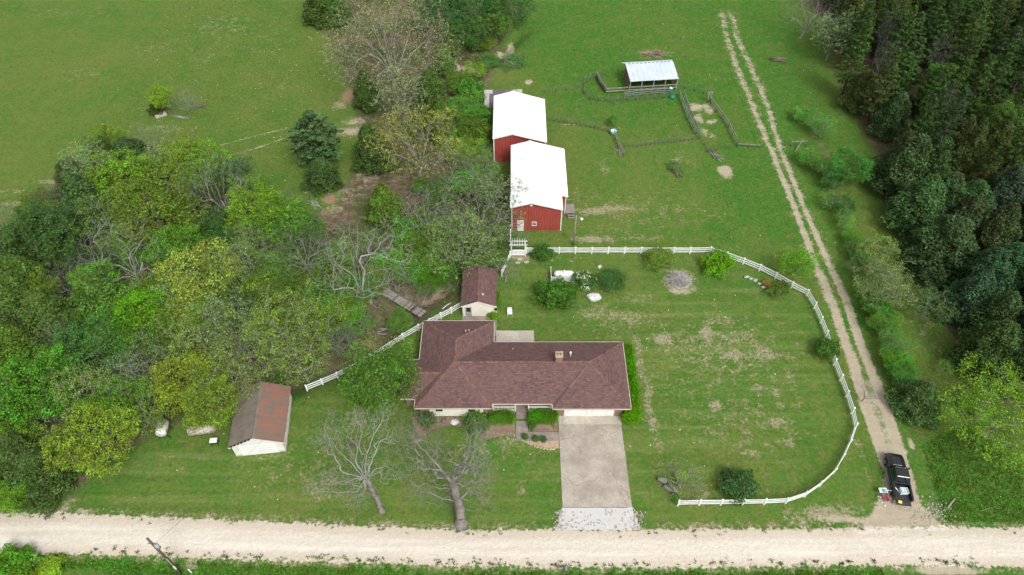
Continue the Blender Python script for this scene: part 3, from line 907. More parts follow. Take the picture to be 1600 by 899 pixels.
# ------------------------------------------------------------------ sheet metal panels
def roof_panels(par, o, corners, n, m, thick=.03, rib=.035, jig=0.0, name="roof_panel", mats=None):
    """a slope given by 4 corners (eave0, eave1, ridge1, ridge0) laid with n ribbed sheets from eave to ridge"""
    e0, e1, r1, r0 = [Vector(c) for c in corners]
    nrm_ = (e1 - e0).cross(r0 - e0).normalized()
    if nrm_.z < 0:
        nrm_ = -nrm_
    for i in range(n):
        a, b = i / n + .0008, (i + 1) / n - .0008
        mb = MB(o)
        prof = []
        for t, hh in ((0, 0), (.04, 1), (.10, 1), (.14, 0), (.47, 0), (.49, .5), (.53, .5), (.55, 0), (1, 0)):
            prof.append((a + (b - a) * t, hh * rib))
        lift = nrm_ * R.uniform(0, jig)
        drop = R.uniform(-jig, jig) * 2
        sl = (e0 - r0).normalized() * drop
        v, f = [], []
        for t, hh in prof:
            p = e0 + (e1 - e0) * t + nrm_ * (hh + thick) + lift + sl
            q = r0 + (r1 - r0) * t + nrm_ * (hh + thick) + lift
            v += [p, q]
        k = len(prof)
        for j in range(k - 1):
            f.append((2 * j, 2 * j + 2, 2 * j + 3, 2 * j + 1))
        v += [e0 + (e1 - e0) * a + lift + sl, e0 + (e1 - e0) * b + lift + sl, r0 + (r1 - r0) * b + lift, r0 + (r1 - r0) * a + lift]
        f.append((2 * k, 2 * k + 3, 2 * k + 2, 2 * k + 1))
        f.append((0, 2 * k, 2 * k + 1, 2 * k - 2)); f.append((1, 2 * k - 1, 2 * k + 2, 2 * k + 3))
        mm = m if mats is None else mats(i, n)
        mb.add(v, f).build(name, mm, par)

def wall_panels(par, o, p, q, zt0, zt1, n, m, name="wall_panel", z0=0.0, out=.0, ridge=None):
    """vertical ribbed siding from p to q; the top follows zt0 -> (ridge) -> zt1"""
    p, q = Vector((p[0], p[1], 0)), Vector((q[0], q[1], 0))
    d = q - p
    nn = Vector((d.y, -d.x, 0)).normalized()
    def top(t):
        if ridge:
            tr, zr = ridge
            return zt0 + (zr - zt0) * t / tr if t < tr else zr + (zt1 - zr) * (t - tr) / (1 - tr)
        return zt0 + (zt1 - zt0) * t
    for i in range(n):
        mb = MB(o)
        a, b = i / n + .0005, (i + 1) / n - .0005
        ts = [(0, 0), (.05, 1), (.12, 1), (.17, 0), (.45, 0), (.5, 1), (.57, 1), (.62, 0), (1, 0)]
        v, f = [], []
        for t, hh in ts:
            t = a + (b - a) * t
            w = p + d * t + nn * (out + .03 + hh * .03)
            v += [(w.x, w.y, z0), (w.x, w.y, top(t))]
        for j in range(len(ts) - 1):
            f.append((2 * j, 2 * j + 2, 2 * j + 3, 2 * j + 1))
        mb.add(v, f).build(name, m, par)

def gable_shell(mb, x0, x1, y0, y1, zl, zr, xr, zrg):
    """closed gable body, ridge along y"""
    v = [(x0, y0, 0), (x1, y0, 0), (x1, y0, zr), (xr, y0, zrg), (x0, y0, zl)]
    v += [(x, y1, z) for x, _, z in v]
    f = [(0, 1, 2, 3, 4), (9, 8, 7, 6, 5)] + [(i + 5, (i + 1) % 5 + 5, (i + 1) % 5, i) for i in range(5)]
    mb.add(v, f)

# near barn
BO = (3.7, 86.0, 0)
barn = thing("barn", "nearer red metal barn with a white roof, white door and small window", "barn", BO)
sh_ = MB(BO)
gable_shell(sh_, 0, 7.4, 78.75, 93.0, 4.80, 4.36, 2.85, 5.72)
sh_.box(7.39, 8.2, 82.4, 92.9, 0, 4.10)
sh_.build("frame", M['barn_red'], barn)
wall_panels(barn, BO, (0, 78.75), (7.4, 78.75), 4.82, 4.38, 9, M['barn_red'], ridge=(2.85 / 7.4, 5.70), out=.0)
wall_panels(barn, BO, (8.2, 82.4), (8.2, 92.9), 4.1, 4.1, 11, M['barn_red'])
wall_panels(barn, BO, (7.45, 82.4), (8.2, 82.4), 4.28, 4.05, 1, M['barn_red'])
wall_panels(barn, BO, (7.4, 78.78), (7.4, 82.36), 4.36, 4.36, 4, M['barn_red'])
wall_panels(barn, BO, (0, 93.0), (0, 78.75), 4.8, 4.8, 15, M['barn_red'])
rz = 5.87
def zs(x):
    return rz - .285 * abs(x - 2.85)
roof_panels(barn, BO, [(-.28, 78.38, zs(-.28)), (-.28, 81.0, zs(-.28)), (2.85, 81.0, rz), (2.85, 78.38, rz)], 3, M['barn_roof'])
roof_panels(barn, BO, [(-.18, 81.0, zs(-.18)), (-.18, 93.3, zs(-.18)), (2.85, 93.3, rz), (2.85, 81.0, rz)], 13, M['barn_roof_stained'])
roof_panels(barn, BO, [(7.52, 78.38, zs(7.52)), (7.52, 81.6, zs(7.52)), (2.85, 81.6, rz), (2.85, 78.38, rz)], 3, M['barn_roof'])
roof_panels(barn, BO, [(8.45, 81.6, zs(8.45)), (8.45, 93.3, zs(8.45)), (2.85, 93.3, rz), (2.85, 81.6, rz)], 13, M['barn_roof'])
rc = MB(BO)
rc.add([(2.55, 78.36, rz - .03), (2.85, 78.36, rz + .09), (3.15, 78.36, rz - .03), (2.55, 93.32, rz - .03), (2.85, 93.32, rz + .09), (3.15, 93.32, rz - .03)], [(0, 1, 4, 3), (1, 2, 5, 4)])
rc.build("ridge_cap", M['barn_roof'], barn)
for (x, y, z) in ((-.02, 78.70, 4.75), (7.42, 78.70, 4.32), (8.22, 82.34, 4.02), (8.24, 92.9, 4.0)):
    t_ = MB(BO)
    t_.box(x - .09, x + .09, y - .06, y + .06, 0, z)
    t_.build("corner_trim", M['white_paint'], barn)
for a, b in (((-.28, 78.36, zs(-.28) - .06), (2.85, 78.36, rz - .06)), ((2.85, 78.36, rz - .06), (7.52, 78.36, zs(7.52) - .06)), ((7.52, 81.58, zs(7.52) - .06), (8.45, 81.58, zs(8.45) - .06)), ((7.54, 78.38, zs(7.52) - .06), (7.54, 81.57, zs(7.52) - .06)), ((8.47, 81.6, zs(8.45) - .06), (8.47, 93.3, zs(8.45) - .06))):
    t_ = MB(BO)
    t_.beam(a, b, .05, .16)
    t_.build("rake_trim", M['white_paint'], barn)
d_ = MB(BO)
d_.box(.78, 1.78, 78.62, 78.69, .02, 2.12)
bd = d_.build("door", M['door_white'], barn)
d2 = MB(BO)
d2.box(.88, 1.68, 78.60, 78.62, .25, 1.0); d2.box(.88, 1.68, 78.60, 78.62, 1.15, 1.95)
d2.build("door_panel", M['door_white'], bd)
d3 = MB(BO)
d3.tube([(1.66, 78.60, 1.05), (1.66, 78.53, 1.05)], .035, 6)
d3.build("handle", M['steel'], bd)
w_ = MB(BO)
x0, x1, z0, z1 = 3.0, 3.72, 1.05, 1.85
w_.box(x0, x1, 78.60, 78.68, z0, z0 + .1); w_.box(x0, x1, 78.60, 78.68, z1 - .1, z1); w_.box(x0, x0 + .1, 78.60, 78.68, z0 + .1, z1 - .1); w_.box(x1 - .1, x1, 78.60, 78.68, z0 + .1, z1 - .1); w_.box(x0 + .1, x1 - .1, 78.61, 78.67, 1.42, 1.48)
bw = w_.build("window", M['white_paint'], barn)
g_ = MB(BO)
g_.box(x0 + .1, x1 - .1, 78.64, 78.67, z0 + .1, z1 - .1)
g_.build("pane", M['glass'], bw)
v_ = MB(BO)
v_.box(2.68, 3.04, 78.60, 78.68, 5.02, 5.38)
v_.build("gable_vent", M['white_vinyl'], barn, bevel=.02)

# far barn
FO = (1.2, 101, 0)
barn2 = thing("barn", "farther red barn with a plain dark gable and spotless white roof", "barn", FO)
s2 = MB(FO)
gable_shell(s2, -2.95, 5.4, 95.35, 106.9, 4.85, 4.2, .08, 5.78)
s2.build("frame", M['barn_red'], barn2)
wall_panels(barn2, FO, (-2.95, 95.35), (5.4, 95.35), 4.87, 4.2, 9, M['barn_red'], ridge=(3.03 / 8.35, 5.76))
wall_panels(barn2, FO, (5.4, 95.35), (5.4, 106.9), 4.2, 4.2, 12, M['barn_red'])
wall_panels(barn2, FO, (-2.95, 106.9), (-2.95, 95.35), 4.85, 4.85, 12, M['barn_red'])
rz2 = 5.95
def zs2(x):
    return rz2 - .29 * abs(x - .08)
roof_panels(barn2, FO, [(-3.15, 95.0, zs2(-3.15)), (-3.15, 107.3, zs2(-3.15)), (.08, 107.3, rz2), (.08, 95.0, rz2)], 13, M['barn_roof'])
roof_panels(barn2, FO, [(5.72, 95.0, zs2(5.72)), (5.72, 107.3, zs2(5.72)), (.08, 107.3, rz2), (.08, 95.0, rz2)], 13, M['barn_roof'])
rc = MB(FO)
rc.add([(-.22, 94.98, rz2 - .03), (.08, 94.98, rz2 + .09), (.38, 94.98, rz2 - .03), (-.22, 107.32, rz2 - .03), (.08, 107.32, rz2 + .09), (.38, 107.32, rz2 - .03)], [(0, 1, 4, 3), (1, 2, 5, 4)])
rc.build("ridge_cap", M['barn_roof'], barn2)
for (x, y, z) in ((-2.99, 95.30, 4.8), (5.44, 95.30, 4.1)):
    t_ = MB(FO)
    t_.box(x - .09, x + .09, y - .06, y + .06, 0, z)
    t_.build("corner_trim", M['white_paint'], barn2)
for a, b in (((-3.15, 94.98, zs2(-3.15) - .06), (.08, 94.98, rz2 - .06)), ((.08, 94.98, rz2 - .06), (5.72, 94.98, zs2(5.72) - .06))):
    t_ = MB(FO)
    t_.beam(a, b, .05, .16)
    t_.build("rake_trim", M['white_paint'], barn2)

# wooden landing with steps on the right side of the near barn
DO = (9.0, 82.6, 0)
deck = thing("deck", "small grey wooden landing with steps against the side of the barn", "deck", DO)
for k in range(9):
    p_ = MB(DO)
    yy = 81.9 + k * .24
    p_.box(8.36, 9.75 + R.uniform(-.02, .02), yy, yy + .225, .62, .66)
    p_.build("deck_board", M['wood_grey'], deck)
for x in (8.45, 9.65):
    for y in (81.98, 83.98):
        p_ = MB(DO)
        p_.box(x - .05, x + .05, y - .05, y + .05, 0, .618)
        p_.build("leg", M['wood_grey'], deck)
for k in range(2):
    p_ = MB(DO)
    p_.box(8.75, 9.75, 81.55 - k * .32, 81.83 - k * .32, .38 - k * .2, .42 - k * .2)
    p_.build("step", M['wood_grey'], deck)
for x in (8.7, 9.72):
    p_ = MB(DO)
    p_.beam((x, 81.9, .58), (x, 81.1, .05), .05, .18)
    p_.build("stringer", M['wood_grey'], deck)
p_ = MB(DO)
p_.beam((8.4, 84.1, 1.5), (9.75, 84.1, 1.5), .08, .06)
p_.beam((9.7, 84.1, .62), (9.7, 84.1, 1.5), .08, .08)
p_.build("handrail", M['wood_grey'], deck)

# old lean-to shed behind the far barn
LO = (-1.5, 109.5, 0)
lean = thing("lean_to_shed", "low tumbledown shed of purple grey sheets behind the far barn", "shed", LO)
lx0, lx1, ly0, ly1 = G(757, 158, 2.6)[0], G(816, 142, 2.6)[0], 107.6, 112.4
b_ = MB(LO)
b_.box(lx0 + .2, lx1 - .2, ly0, ly1 - .3, 0, 2.25)
b_.build("wall", M['wood_brown'], lean)
pan = ['pale_sheet', 'old_sheet', 'old_sheet', 'old_sheet', 'old_sheet', 'old_sheet', 'pale_sheet', 'pale_sheet']
roof_panels(lean, LO, [(lx0, ly0, 2.35), (lx1, ly0, 2.35), (lx1, ly1 + .4, 2.75), (lx0, ly1, 2.75)], 8, None, jig=.05, mats=lambda i, n: M[pan[i]])
b_ = MB(LO)
b_.box(lx0 - .1, lx0 + 1.4, ly1 - 1.1, ly1 + .1, 2.83, 2.86)
b_.build("patch_sheet", M['pale_sheet'], lean)
b_ = MB(LO)
b_.box(lx1 - 1.5, lx1 - 1.1, ly0 + 2.0, ly0 + 2.5, 2.62, 2.70); b_.box(lx1 - .95, lx1 - .55, ly0 + 2.1, ly0 + 2.6, 2.62, 2.70)
b_.build("roof_hole", M['dark'], lean)

# small brown-roofed shed behind the house
SO = (-4.5, 65, 0)
shed = thing("garden_shed", "cream garden shed with a brown shingle roof behind the house", "shed", SO)
s3 = MB(SO)
gable_shell(s3, -6.6, -2.2, 61.78, 68.1, 2.2, 2.2, -4.5, 3.05)
s3.build("wall", M['cream'], shed)
def thick_slope(o, pts, t, m, name, par):
    mb = MB(o)
    n = len(pts)
    v = list(pts) + [(x, y, z - t) for x, y, z in pts]
    mb.add(v, [tuple(range(n)), tuple(reversed(range(n, 2 * n)))] + [(i + n, (i + 1) % n + n, (i + 1) % n, i) for i in range(n)])
    return mb.build(name, m, par, uvf=True)
r1 = thick_slope(SO, [(-6.92, 61.6, 2.26), (-4.58, 61.6, 3.26), (-4.58, 68.4, 3.26), (-6.92, 68.4, 2.26)][::-1], .08, M['shingle'], "roof_slope", shed)
r2 = thick_slope(SO, [(-4.58, 61.6, 3.26), (-2.12, 61.6, 2.26), (-2.12, 68.4, 2.26), (-4.58, 68.4, 3.26)], .08, M['shingle'], "roof_slope", shed)
for o_ in (r1, r2):
    for p in o_.data.polygons:
        pass
cm = MB(SO)
for i in range(22):
    y0, y1 = 61.6 + i * .309, 61.6 + (i + 1.1) * .309
    w = .15 + R.uniform(-.01, .01)
    cm.add([(-4.58 - w, y0, 3.24), (-4.58, y0, 3.31), (-4.58 + w, y0, 3.24), (-4.58 - w, y1, 3.225), (-4.58, y1, 3.295), (-4.58 + w, y1, 3.225)], [(0, 1, 4, 3), (1, 2, 5, 4)])
tag(cm.build("ridge_cap", M['shingle_cap'], shed), kind='stuff')
for a, b in (((-6.92, 61.57, 2.18), (-4.58, 61.57, 3.18)), ((-4.58, 61.57, 3.18), (-2.12, 61.57, 2.18))):
    t_ = MB(SO)
    t_.beam(a, b, .04, .14)
    t_.build("rake_trim", M['cream'], shed)
d_ = MB(SO)
d_.box(-6.3, -5.5, 61.70, 61.76, .05, 1.95)
sd_ = d_.build("door", M['grey_box'], shed)
d_ = MB(SO)
d_.box(-6.18, -5.62, 61.68, 61.70, 1.05, 1.85)
d_.build("pane", M['glass'], sd_)
for k in range(3):
    d_ = MB(SO)
    d_.box(-6.18, -5.62, 61.68, 61.70, .2 + k * .27, .4 + k * .27)
    d_.build("door_slat", M['grey_box'], sd_)
d_ = MB(SO)
d_.tube([(-4.0, 63.0, 2.9), (-4.0, 63.0, 3.35)], .07, 8); d_.tube([(-4.0, 63.0, 3.35), (-3.85, 62.75, 3.3)], .08, 8)
d_.build("roof_vent", M['roof_vent'], shed)
for x in (-6.66, -2.14):
    t_ = MB(SO)
    t_.box(x - .06, x + .06, 61.72, 61.82, 0, 2.2)
    t_.build("corner_trim", M['white_paint'], shed)
d_ = MB(SO)
d_.box(-2.35, -2.05, 61.5, 61.7, 1.5, 1.85); 
d_.build("meter_box", M['dark'], shed)

# white block garage with the rusty roof, left
GO = (-29.9, 44.6, 0)
GR = math.radians(6.4)
gar = thing("old_garage", "old white garage with a rusty metal roof beside the trees on the left", "garage", GO, GR)
def lmb():
    return MB()
gw, gd_ = 2.85, 3.75
s4 = lmb()
gable_shell(s4, -gw, gw, -gd_, gd_, 2.2, 2.2, 0, 3.6)
s4.build("wall", M['white_paint'], gar)
eo, fo = 3.18, 3.9
zr_, ze_ = 3.80, 2.22
def rr(i, n):
    return M['rust_roof']
roof_panels(gar, (0, 0, 0), [(eo, -fo, ze_), (eo, fo, ze_), (0, fo, zr_), (0, -fo, zr_)], 11, M['rust_roof'], jig=.02)
roof_panels(gar, (0, 0, 0), [(-eo, -fo, ze_), (-eo, fo, ze_), (0, fo, zr_), (0, -fo, zr_)], 11, M['rust_roof_dull'], jig=.02)
rc = lmb()
rc.add([(-.22, -fo - .02, zr_ - .04), (0, -fo - .02, zr_ + .09), (.22, -fo - .02, zr_ - .04), (-.22, fo, zr_ - .04), (0, fo, zr_ + .09), (.22, fo, zr_ - .04)], [(0, 1, 4, 3), (1, 2, 5, 4)])
rc.build("ridge_cap", M['rust_roof_dull'], gar)
# open gaps under the sheets along the left rake
for k in range(6):
    t = .12 + k * .145
    x, z = -eo * (1 - t), ze_ + (zr_ - ze_) * t
    h = lmb()
    sx_, sz_ = .16, .16 * (zr_ - ze_) / eo
    h.add([(x - sx_, -fo - .03, z - sz_ - .10), (x + sx_, -fo - .03, z + sz_ - .10), (x + sx_, -fo - .03, z + sz_ + .09), (x - sx_, -fo - .03, z - sz_ + .09), (x - sx_, -fo + .1, z - sz_ - .10), (x + sx_, -fo + .1, z + sz_ - .10), (x + sx_, -fo + .1, z + sz_ + .09), (x - sx_, -fo + .1, z - sz_ + .09)],
          [(0, 1, 2, 3), (1, 5, 6, 2), (0, 3, 7, 4), (3, 2, 6, 7), (0, 4, 5, 1)])
    h.build("roof_gap", M['dark'], gar)
for a, b in (((-eo, -fo + .03, ze_ - .12), (0, -fo + .03, zr_ - .12)), ((0, -fo + .03, zr_ - .12), (eo, -fo + .03, ze_ - .12))):
    t_ = lmb()
    t_.beam(a, b, .06, .2)
    t_.build("rake_board", M['white_paint'], gar)
for sgn in (-1, 1):
    t_ = lmb()
    t_.beam((sgn * (eo - .03), -fo, ze_ - .1), (sgn * (eo - .03), fo, ze_ - .1), .05, .16)
    t_.build("eave_board", M['white_paint'], gar)
gdoor = lmb()
gdoor.box(-2.1, 2.1, -gd_ - .06, -gd_ - .01, .05, 2.15)
gdo = gdoor.build("garage_door", M['door_white'], gar)
for k in range(4):
    s_ = lmb()
    s_.box(-2.0, 2.0, -gd_ - .09, -gd_ - .06, .12 + k * .51, .55 + k * .51)
    s_.build("door_section", M['door_white'], gdo)
# rough block courses showing along the foot
ft = lmb()
ft.box(-gw - .04, gw + .04, -gd_ - .03, gd_ + .03, 0, .22)
ft.build("footing", M['stone'], gar)

# open-fronted livestock shelter
TO = (26.2, 118.9, 0)
TR = math.radians(6.0)
shel = thing("livestock_shelter", "open fronted livestock shelter with a pale blue grey metal roof", "shelter", TO, TR)
sw = 4.6
roof_panels(shel, (0, 0, 0), [(-sw, -2.65, 2.45), (sw, -2.65, 2.45), (sw, 2.3, 3.25), (-sw, 2.3, 3.25)], 10, M['galv'], rib=.015)
roof_panels(shel, (0, 0, 0), [(sw, 3.1, 3.0), (-sw - .6, 3.1, 3.0), (-sw - .2, 2.35, 3.22), (sw, 2.35, 3.22)], 10, M['galv'])
for sgn in (-1, 1):
    t_ = lmb()
    t_.beam((sgn * (sw + .03), -2.65, 2.42), (sgn * (sw + .03), 2.3, 3.22), .06, .18)
    t_.build("rake_board", mat("faded_red_board", (.26, .08, .075), (.2, .07, .065), 2), shel)
for k in range(12):
    t_ = lmb()
    x = -sw + .5 + k * .78
    t_.box(x, x + .22 + R.uniform(0, .2), 2.06, 2.14, 3.24, 3.30)
    t_.build("ridge_gap", M['dark'], shel)
t_ = lmb()
t_.box(-sw + .1, sw - .1, 2.2, 2.3, 0, 3.1)
t_.build("back_wall", M['wood_brown'], shel)
for k in range(5):
    t_ = lmb()
    x = -sw + .15 + k * (2 * sw - .3) / 4
    t_.box(x - .08, x + .08, -2.45, -2.29, 0, 2.38)
    t_.build("post", M['wood_grey'], shel)
for z in (.55, 1.15):
    t_ = lmb()
    t_.box(-sw - 4.4, sw, -2.62, -2.50, z, z + .16)
    t_.build("rail", M['wood_grey'], shel)
for x in (-sw + .1, sw - .1):
    for k in range(5):
        t_ = lmb()
        t_.box(x - .03, x + .03, -2.2, 2.2, .2 + k * .52, .55 + k * .52)
        t_.build("side_board", M['wood_brown'], shel)

# ------------------------------------------------------------------ white three-rail fences
def post_mesh(h, w, capm=True):
    mb = MB()
    mb.box(-w / 2, w / 2, -w / 2, w / 2, 0, h)
    if capm:
        c = w / 2 + .015
        mb.add([(-c, -c, h), (c, -c, h), (c, c, h), (-c, c, h), (0, 0, h + .06)], [(3, 2, 1, 0), (0, 1, 4), (1, 2, 4), (2, 3, 4), (3, 0, 4)])
    return mb.mesh("post", M['white_vinyl'])
PM = post_mesh(1.32, .17)
def white_fence(pts, label, rails=(.36, .75, 1.14), g="white board fences round the yard"):
    o = (pts[0][0], pts[0][1], 0)
    t = thing("board_fence", label, "fence", o, 0, g)
    for i, (x, y) in enumerate(pts):
        z = h1(x, y)
        p = link("post", PM, t, (x - o[0], y - o[1], z))
        p.rotation_euler = (R.uniform(-.012, .012), R.uniform(-.012, .012), math.atan2(pts[min(i + 1, len(pts) - 1)][1] - pts[max(i - 1, 0)][1], pts[min(i + 1, len(pts) - 1)][0] - pts[max(i - 1, 0)][0]))
    for (x0, y0), (x1, y1) in zip(pts[:-1], pts[1:]):
        d = Vector((x1 - x0, y1 - y0, 0)).normalized() * .076
        for r in rails:
            mb = MB(o)
            mb.beam((x0 + d.x, y0 + d.y, r + R.uniform(-.012, .012) + h1(x0, y0)), (x1 - d.x, y1 - d.y, r + R.uniform(-.012, .012) + h1(x1, y1)), .05, .165)
            mb.build("rail", M['white_vinyl'], t)
    return t
top = [(822.5 + 25.75 * k, 386.6) for k in range(11)] + [(1111.8, 386.0), (1137.5, 394), (1164, 403.5), (1189.5, 413.5), (1214.5, 426), (1240, 440.5), (1264, 452.8), (1276, 472.5), (1286, 495), (1294.5, 517), (1301, 538), (1307.5, 561), (1317.5, 585.5), (1327, 611), (1335.5, 637), (1340.5, 661.5), (1331.5, 687), (1321, 709), (1307.5, 732), (1286, 752), (1262, 768.5), (1232, 778.5), (1198, 780), (1164, 780.5), (1129.5, 781), (1095.5, 781.3), (1062, 782)]
white_fence(GP(top, 1.32), "long white three rail fence curving round the right half of the yard")
f2 = [(723, 470), (704.6, 480.6), (688, 489), (671, 498), (653, 507), (628, 519.5), (607, 530.5), (586, 541.5), (565, 552), (544, 563), (522.5, 574), (499, 586), (475, 597.5)]
white_fence(GP(f2, 1.32), "white fence running slantwise behind the house towards the trees on the left", (.36, .75, 1.14))
white_fence(GP([(797, 395), (791, 409), (784, 424)], 1.0), "short white fence from the arbour down to the shed", (.3, .55, .8, 1.05))

# arbour with gate
AO = (.92, 73.4, 0)
arb = thing("garden_arbor", "white slatted arbour over the gate at the fence corner", "arbor", AO)
for x in (-.1, 1.94):
    for y in (73.3, 74.1):
        m_ = MB(AO)
        m_.box(x - .06, x + .06, y - .06, y + .06, 0, 2.2)
        m_.build("post", M['white_vinyl'], arb)
for y in (73.3, 74.1):
    m_ = MB(AO)
    m_.box(-.4, 2.25, y - .03, y + .03, 2.2, 2.34)
    m_.build("beam", M['white_vinyl'], arb)
for k in range(6):
    m_ = MB(AO)
    x = 0.02 + k * .37
    m_.box(x - .03, x + .03, 72.95, 74.45, 2.345, 2.47)
    m_.build("slat", M['white_vinyl'], arb)
GTO = (.92, 73.3, 0)
gate = thing("garden_gate", "white boarded gate standing under the arbour", "gate", GTO)
for k in range(11):
    m_ = MB(GTO)
    x = .0 + k * .168
    m_.box(x + .01, x + .15, 73.28, 73.32, .12, 1.28)
    m_.build("board", M['white_vinyl'], gate)
for z in (.3, 1.1):
    m_ = MB(GTO)
    m_.box(-.02, 1.86, 73.235, 73.278, z, z + .1)
    m_.build("rail", M['white_vinyl'], gate)
# tall thin white pole by the arbour
m_ = MB((-.2, 73.5, 0))
m_.tube([(-.2, 73.6, 0), (-.2, 73.6, 5.2)], [.06, .05], 8)
tag(m_.build("flag_pole", M['white_vinyl'], None, True), "slim bare white pole rising between the arbour and the barn", "pole").location = (-.2, 73.5, 0)

# yard light
PO = (9.2, 75.5, 0)
lp = thing("yard_light", "tall wooden pole with a lamp on a bent arm by the barn", "lamp post", PO)
m_ = MB(PO)
m_.tube([(9.2, 75.5, 0), (9.24, 75.45, 6.1)], [.13, .09], 8)
m_.build("pole", M['wood_grey'], lp, True)
m_ = MB(PO)
m_.tube([(9.24, 75.45, 5.7), (9.5, 75.3, 6.0), (9.95, 75.05, 5.95)], .035, 6)
m_.build("arm", M['steel'], lp, True)
m_ = MB(PO)
m_.tube([(10.0, 75.02, 5.98), (10.0, 75.02, 5.85), (10.0, 75.02, 5.65)], [.10, .22, .16], 12)
m_.build("lamp_head", M['white_vinyl'], lp, True)

# utility pole at the lower left
UO = (-34.7, 27.0, 0)
up = thing("utility_pole", "dark wooden utility pole standing on the verge below the gravel road", "pole", UO)
m_ = MB(UO)
m_.tube([(-34.7, 27.0, -.1), (-34.7, 27.02, 9.1)], [.17, .11], 10)
m_.build("pole", M['pole_wood'], up, True)
m_ = MB(UO)
m_.tube([(-34.42, 27.0, 6.85), (-34.42, 27.0, 7.7)], [.2, .2], 12)
m_.build("transformer", M['grey_box'], up, True)
m_ = MB(UO)
m_.box(-34.62, -34.5, 26.9, 27.1, 7.0, 7.5)
m_.build("bracket", M['steel'], up)
m_ = MB(UO)
m_.beam((-35.1, 27.0, 7.95), (-34.2, 27.0, 7.95), .09, .11)
m_.build("crossarm", M['wood_brown'], up)
for x in (-35.05, -34.25):
    m_ = MB(UO)
    m_.tube([(x, 27, 8.0), (x, 27, 8.18)], [.05, .07], 8)
    m_.build("insulator", M['white_stone'], up, True)
m_ = MB(UO)
m_.box(-34.6, -34.46, 26.78, 26.9, 1.7, 2.4)
m_.build("meter_box", M['white_vinyl'], up)
m_ = MB(UO)
m_.tube([(-34.56, 26.83, .0), (-34.56, 26.88, 4.5)], .035, 6)
m_.build("conduit", M['grey_box'], up, True)
# overhead wire running from the pole to the old garage
pts = []
A_, B_ = Vector((-34.6, 27.1, 7.6)), Vector((-28.4, 41.0, 3.3))
for k in range(13):
    t = k / 12
    p = A_.lerp(B_, t)
    p.z -= 1.0 * 4 * t * (1 - t) * .35
    pts.append(p - A_)
m_ = MB()
m_.tube(pts, .014, 5)
wi = m_.build("overhead_wire", M['wire'], None, True)
wi.location = A_
tag(wi, "thin overhead wire slung from the utility pole to the old garage", "wire")

# white marker by the pole
x, y = G(300, 893)
m_ = MB()
m_.box(-.06, .06, -.05, .05, 0, .85); m_.box(-.07, .07, -.06, .06, .85, .9)
o = m_.build("marker_post", M['white_vinyl'], None, bevel=.01)
o.location = (x, y - .15, 0)
tag(o, "short white marker post on the verge right of the utility pole", "post")

# mailbox at the foot of the picture
x, y = G(881, 897)
mbx = thing("mailbox", "dark rounded mailbox on a post at the lower edge of the road", "mailbox", (x, y, 0))
m_ = MB()
m_.box(-.05, .05, -.05, .05, 0, 1.02)
m_.build("post", M['wood_grey'], mbx)
m_ = MB()
pr = [(-.14, 0), (.14, 0), (.14, .16)] + [(.14 * math.cos(a), .16 + .13 * math.sin(a)) for a in (.6, 1.2, 1.57, 1.94, 2.54)] + [(-.14, .16)]
m_.add([(px, -.27, 1.021 + pz) for px, pz in pr] + [(px, .27, 1.021 + pz) for px, pz in pr], [tuple(range(9)), tuple(reversed(range(9, 18)))] + [(i, (i + 1) % 9, (i + 1) % 9 + 9, i + 9) for i in range(9)])
m_.build("box", mat("dark_blue_paint", (.05, .07, .11), (.09, .10, .13), 3, .5), mbx)
m_ = MB()
m_.box(.145, .165, -.02, .02, 1.15, 1.42); m_.box(.145, .165, -.02, .14, 1.32, 1.42)
m_.build("flag", M['white_vinyl'], mbx)

# ------------------------------------------------------------------ pens and farm fences
FPM = {}
def rough_post(h, w):
    k = (h, w)
    if k not in FPM:
        mb = MB()
        mb.tube([(0, 0, 0), (.01, 0, h * .5), (-.01, .01, h)], [w * .55, w * .5, w * .45], 6)
        FPM[k] = mb.mesh("post", M['pen_post'], True)
    return FPM[k]
def farm_fence(px, label, step=1.6, h=1.15, w=.12, rails=(), wires=(.2, .45, .7, .95), railm='wood_grey', name="wire_fence", mesh=False):
    line = GP(px)
    p = resample(line + [line[-1]], .05)
    s = np.concatenate([[0], np.cumsum(np.hypot(*np.diff(p, axis=0).T))])
    n = max(2, int(round(s[-1] / step)) + 1)
    P = [(float(np.interp(q, s, p[:, 0])), float(np.interp(q, s, p[:, 1]))) for q in np.linspace(0, s[-1], n)]
    o = (P[0][0], P[0][1], 0)
    t = thing(name, label, "fence", o)
    for x, y in P:
        q = link("post", rough_post(h, w), t, (x - o[0], y - o[1], 0))
        q.rotation_euler = (R.uniform(-.06, .06), R.uniform(-.06, .06), R.uniform(0, 6))
        q.scale.z = R.uniform(.9, 1.15)
    for r in rails:
        for a, b in zip(P[:-1], P[1:]):
            mb = MB(o)
            mb.beam((a[0], a[1], r + R.uniform(-.04, .04)), (b[0], b[1], r + R.uniform(-.04, .04)), .08, .13)
            mb.build("rail", M[railm], t)
    if wires:
        mb = MB(o)
        for z in wires:
            mb.tube([(a[0], a[1], z + R.uniform(-.02, .02)) for a in P], .016, 3, False)
        if mesh:
            for k in range(int(s[-1] / .3)):
                q = (k + .5) * .3
                x, y = float(np.interp(q, s, p[:, 0])), float(np.interp(q, s, p[:, 1]))
                mb.tube([(x, y, .05), (x + .01, y, wires[-1])], .02, 3, False)
        tag(mb.build("wire_mesh", M['wire'], t), kind='stuff')
    return t
farm_fence([(852, 188), (880, 192), (915, 198), (945, 205), (957, 208)], "sagging fence of thin brown pickets from the barn to the blue tub", .8, 1.0, .10, mesh=True)
farm_fence([(976, 231), (1000, 229), (1030, 225), (1060, 222), (1089, 218)], "low brown picket and wire fence along the near side of the square pen", .75, 1.0, .09, mesh=True)
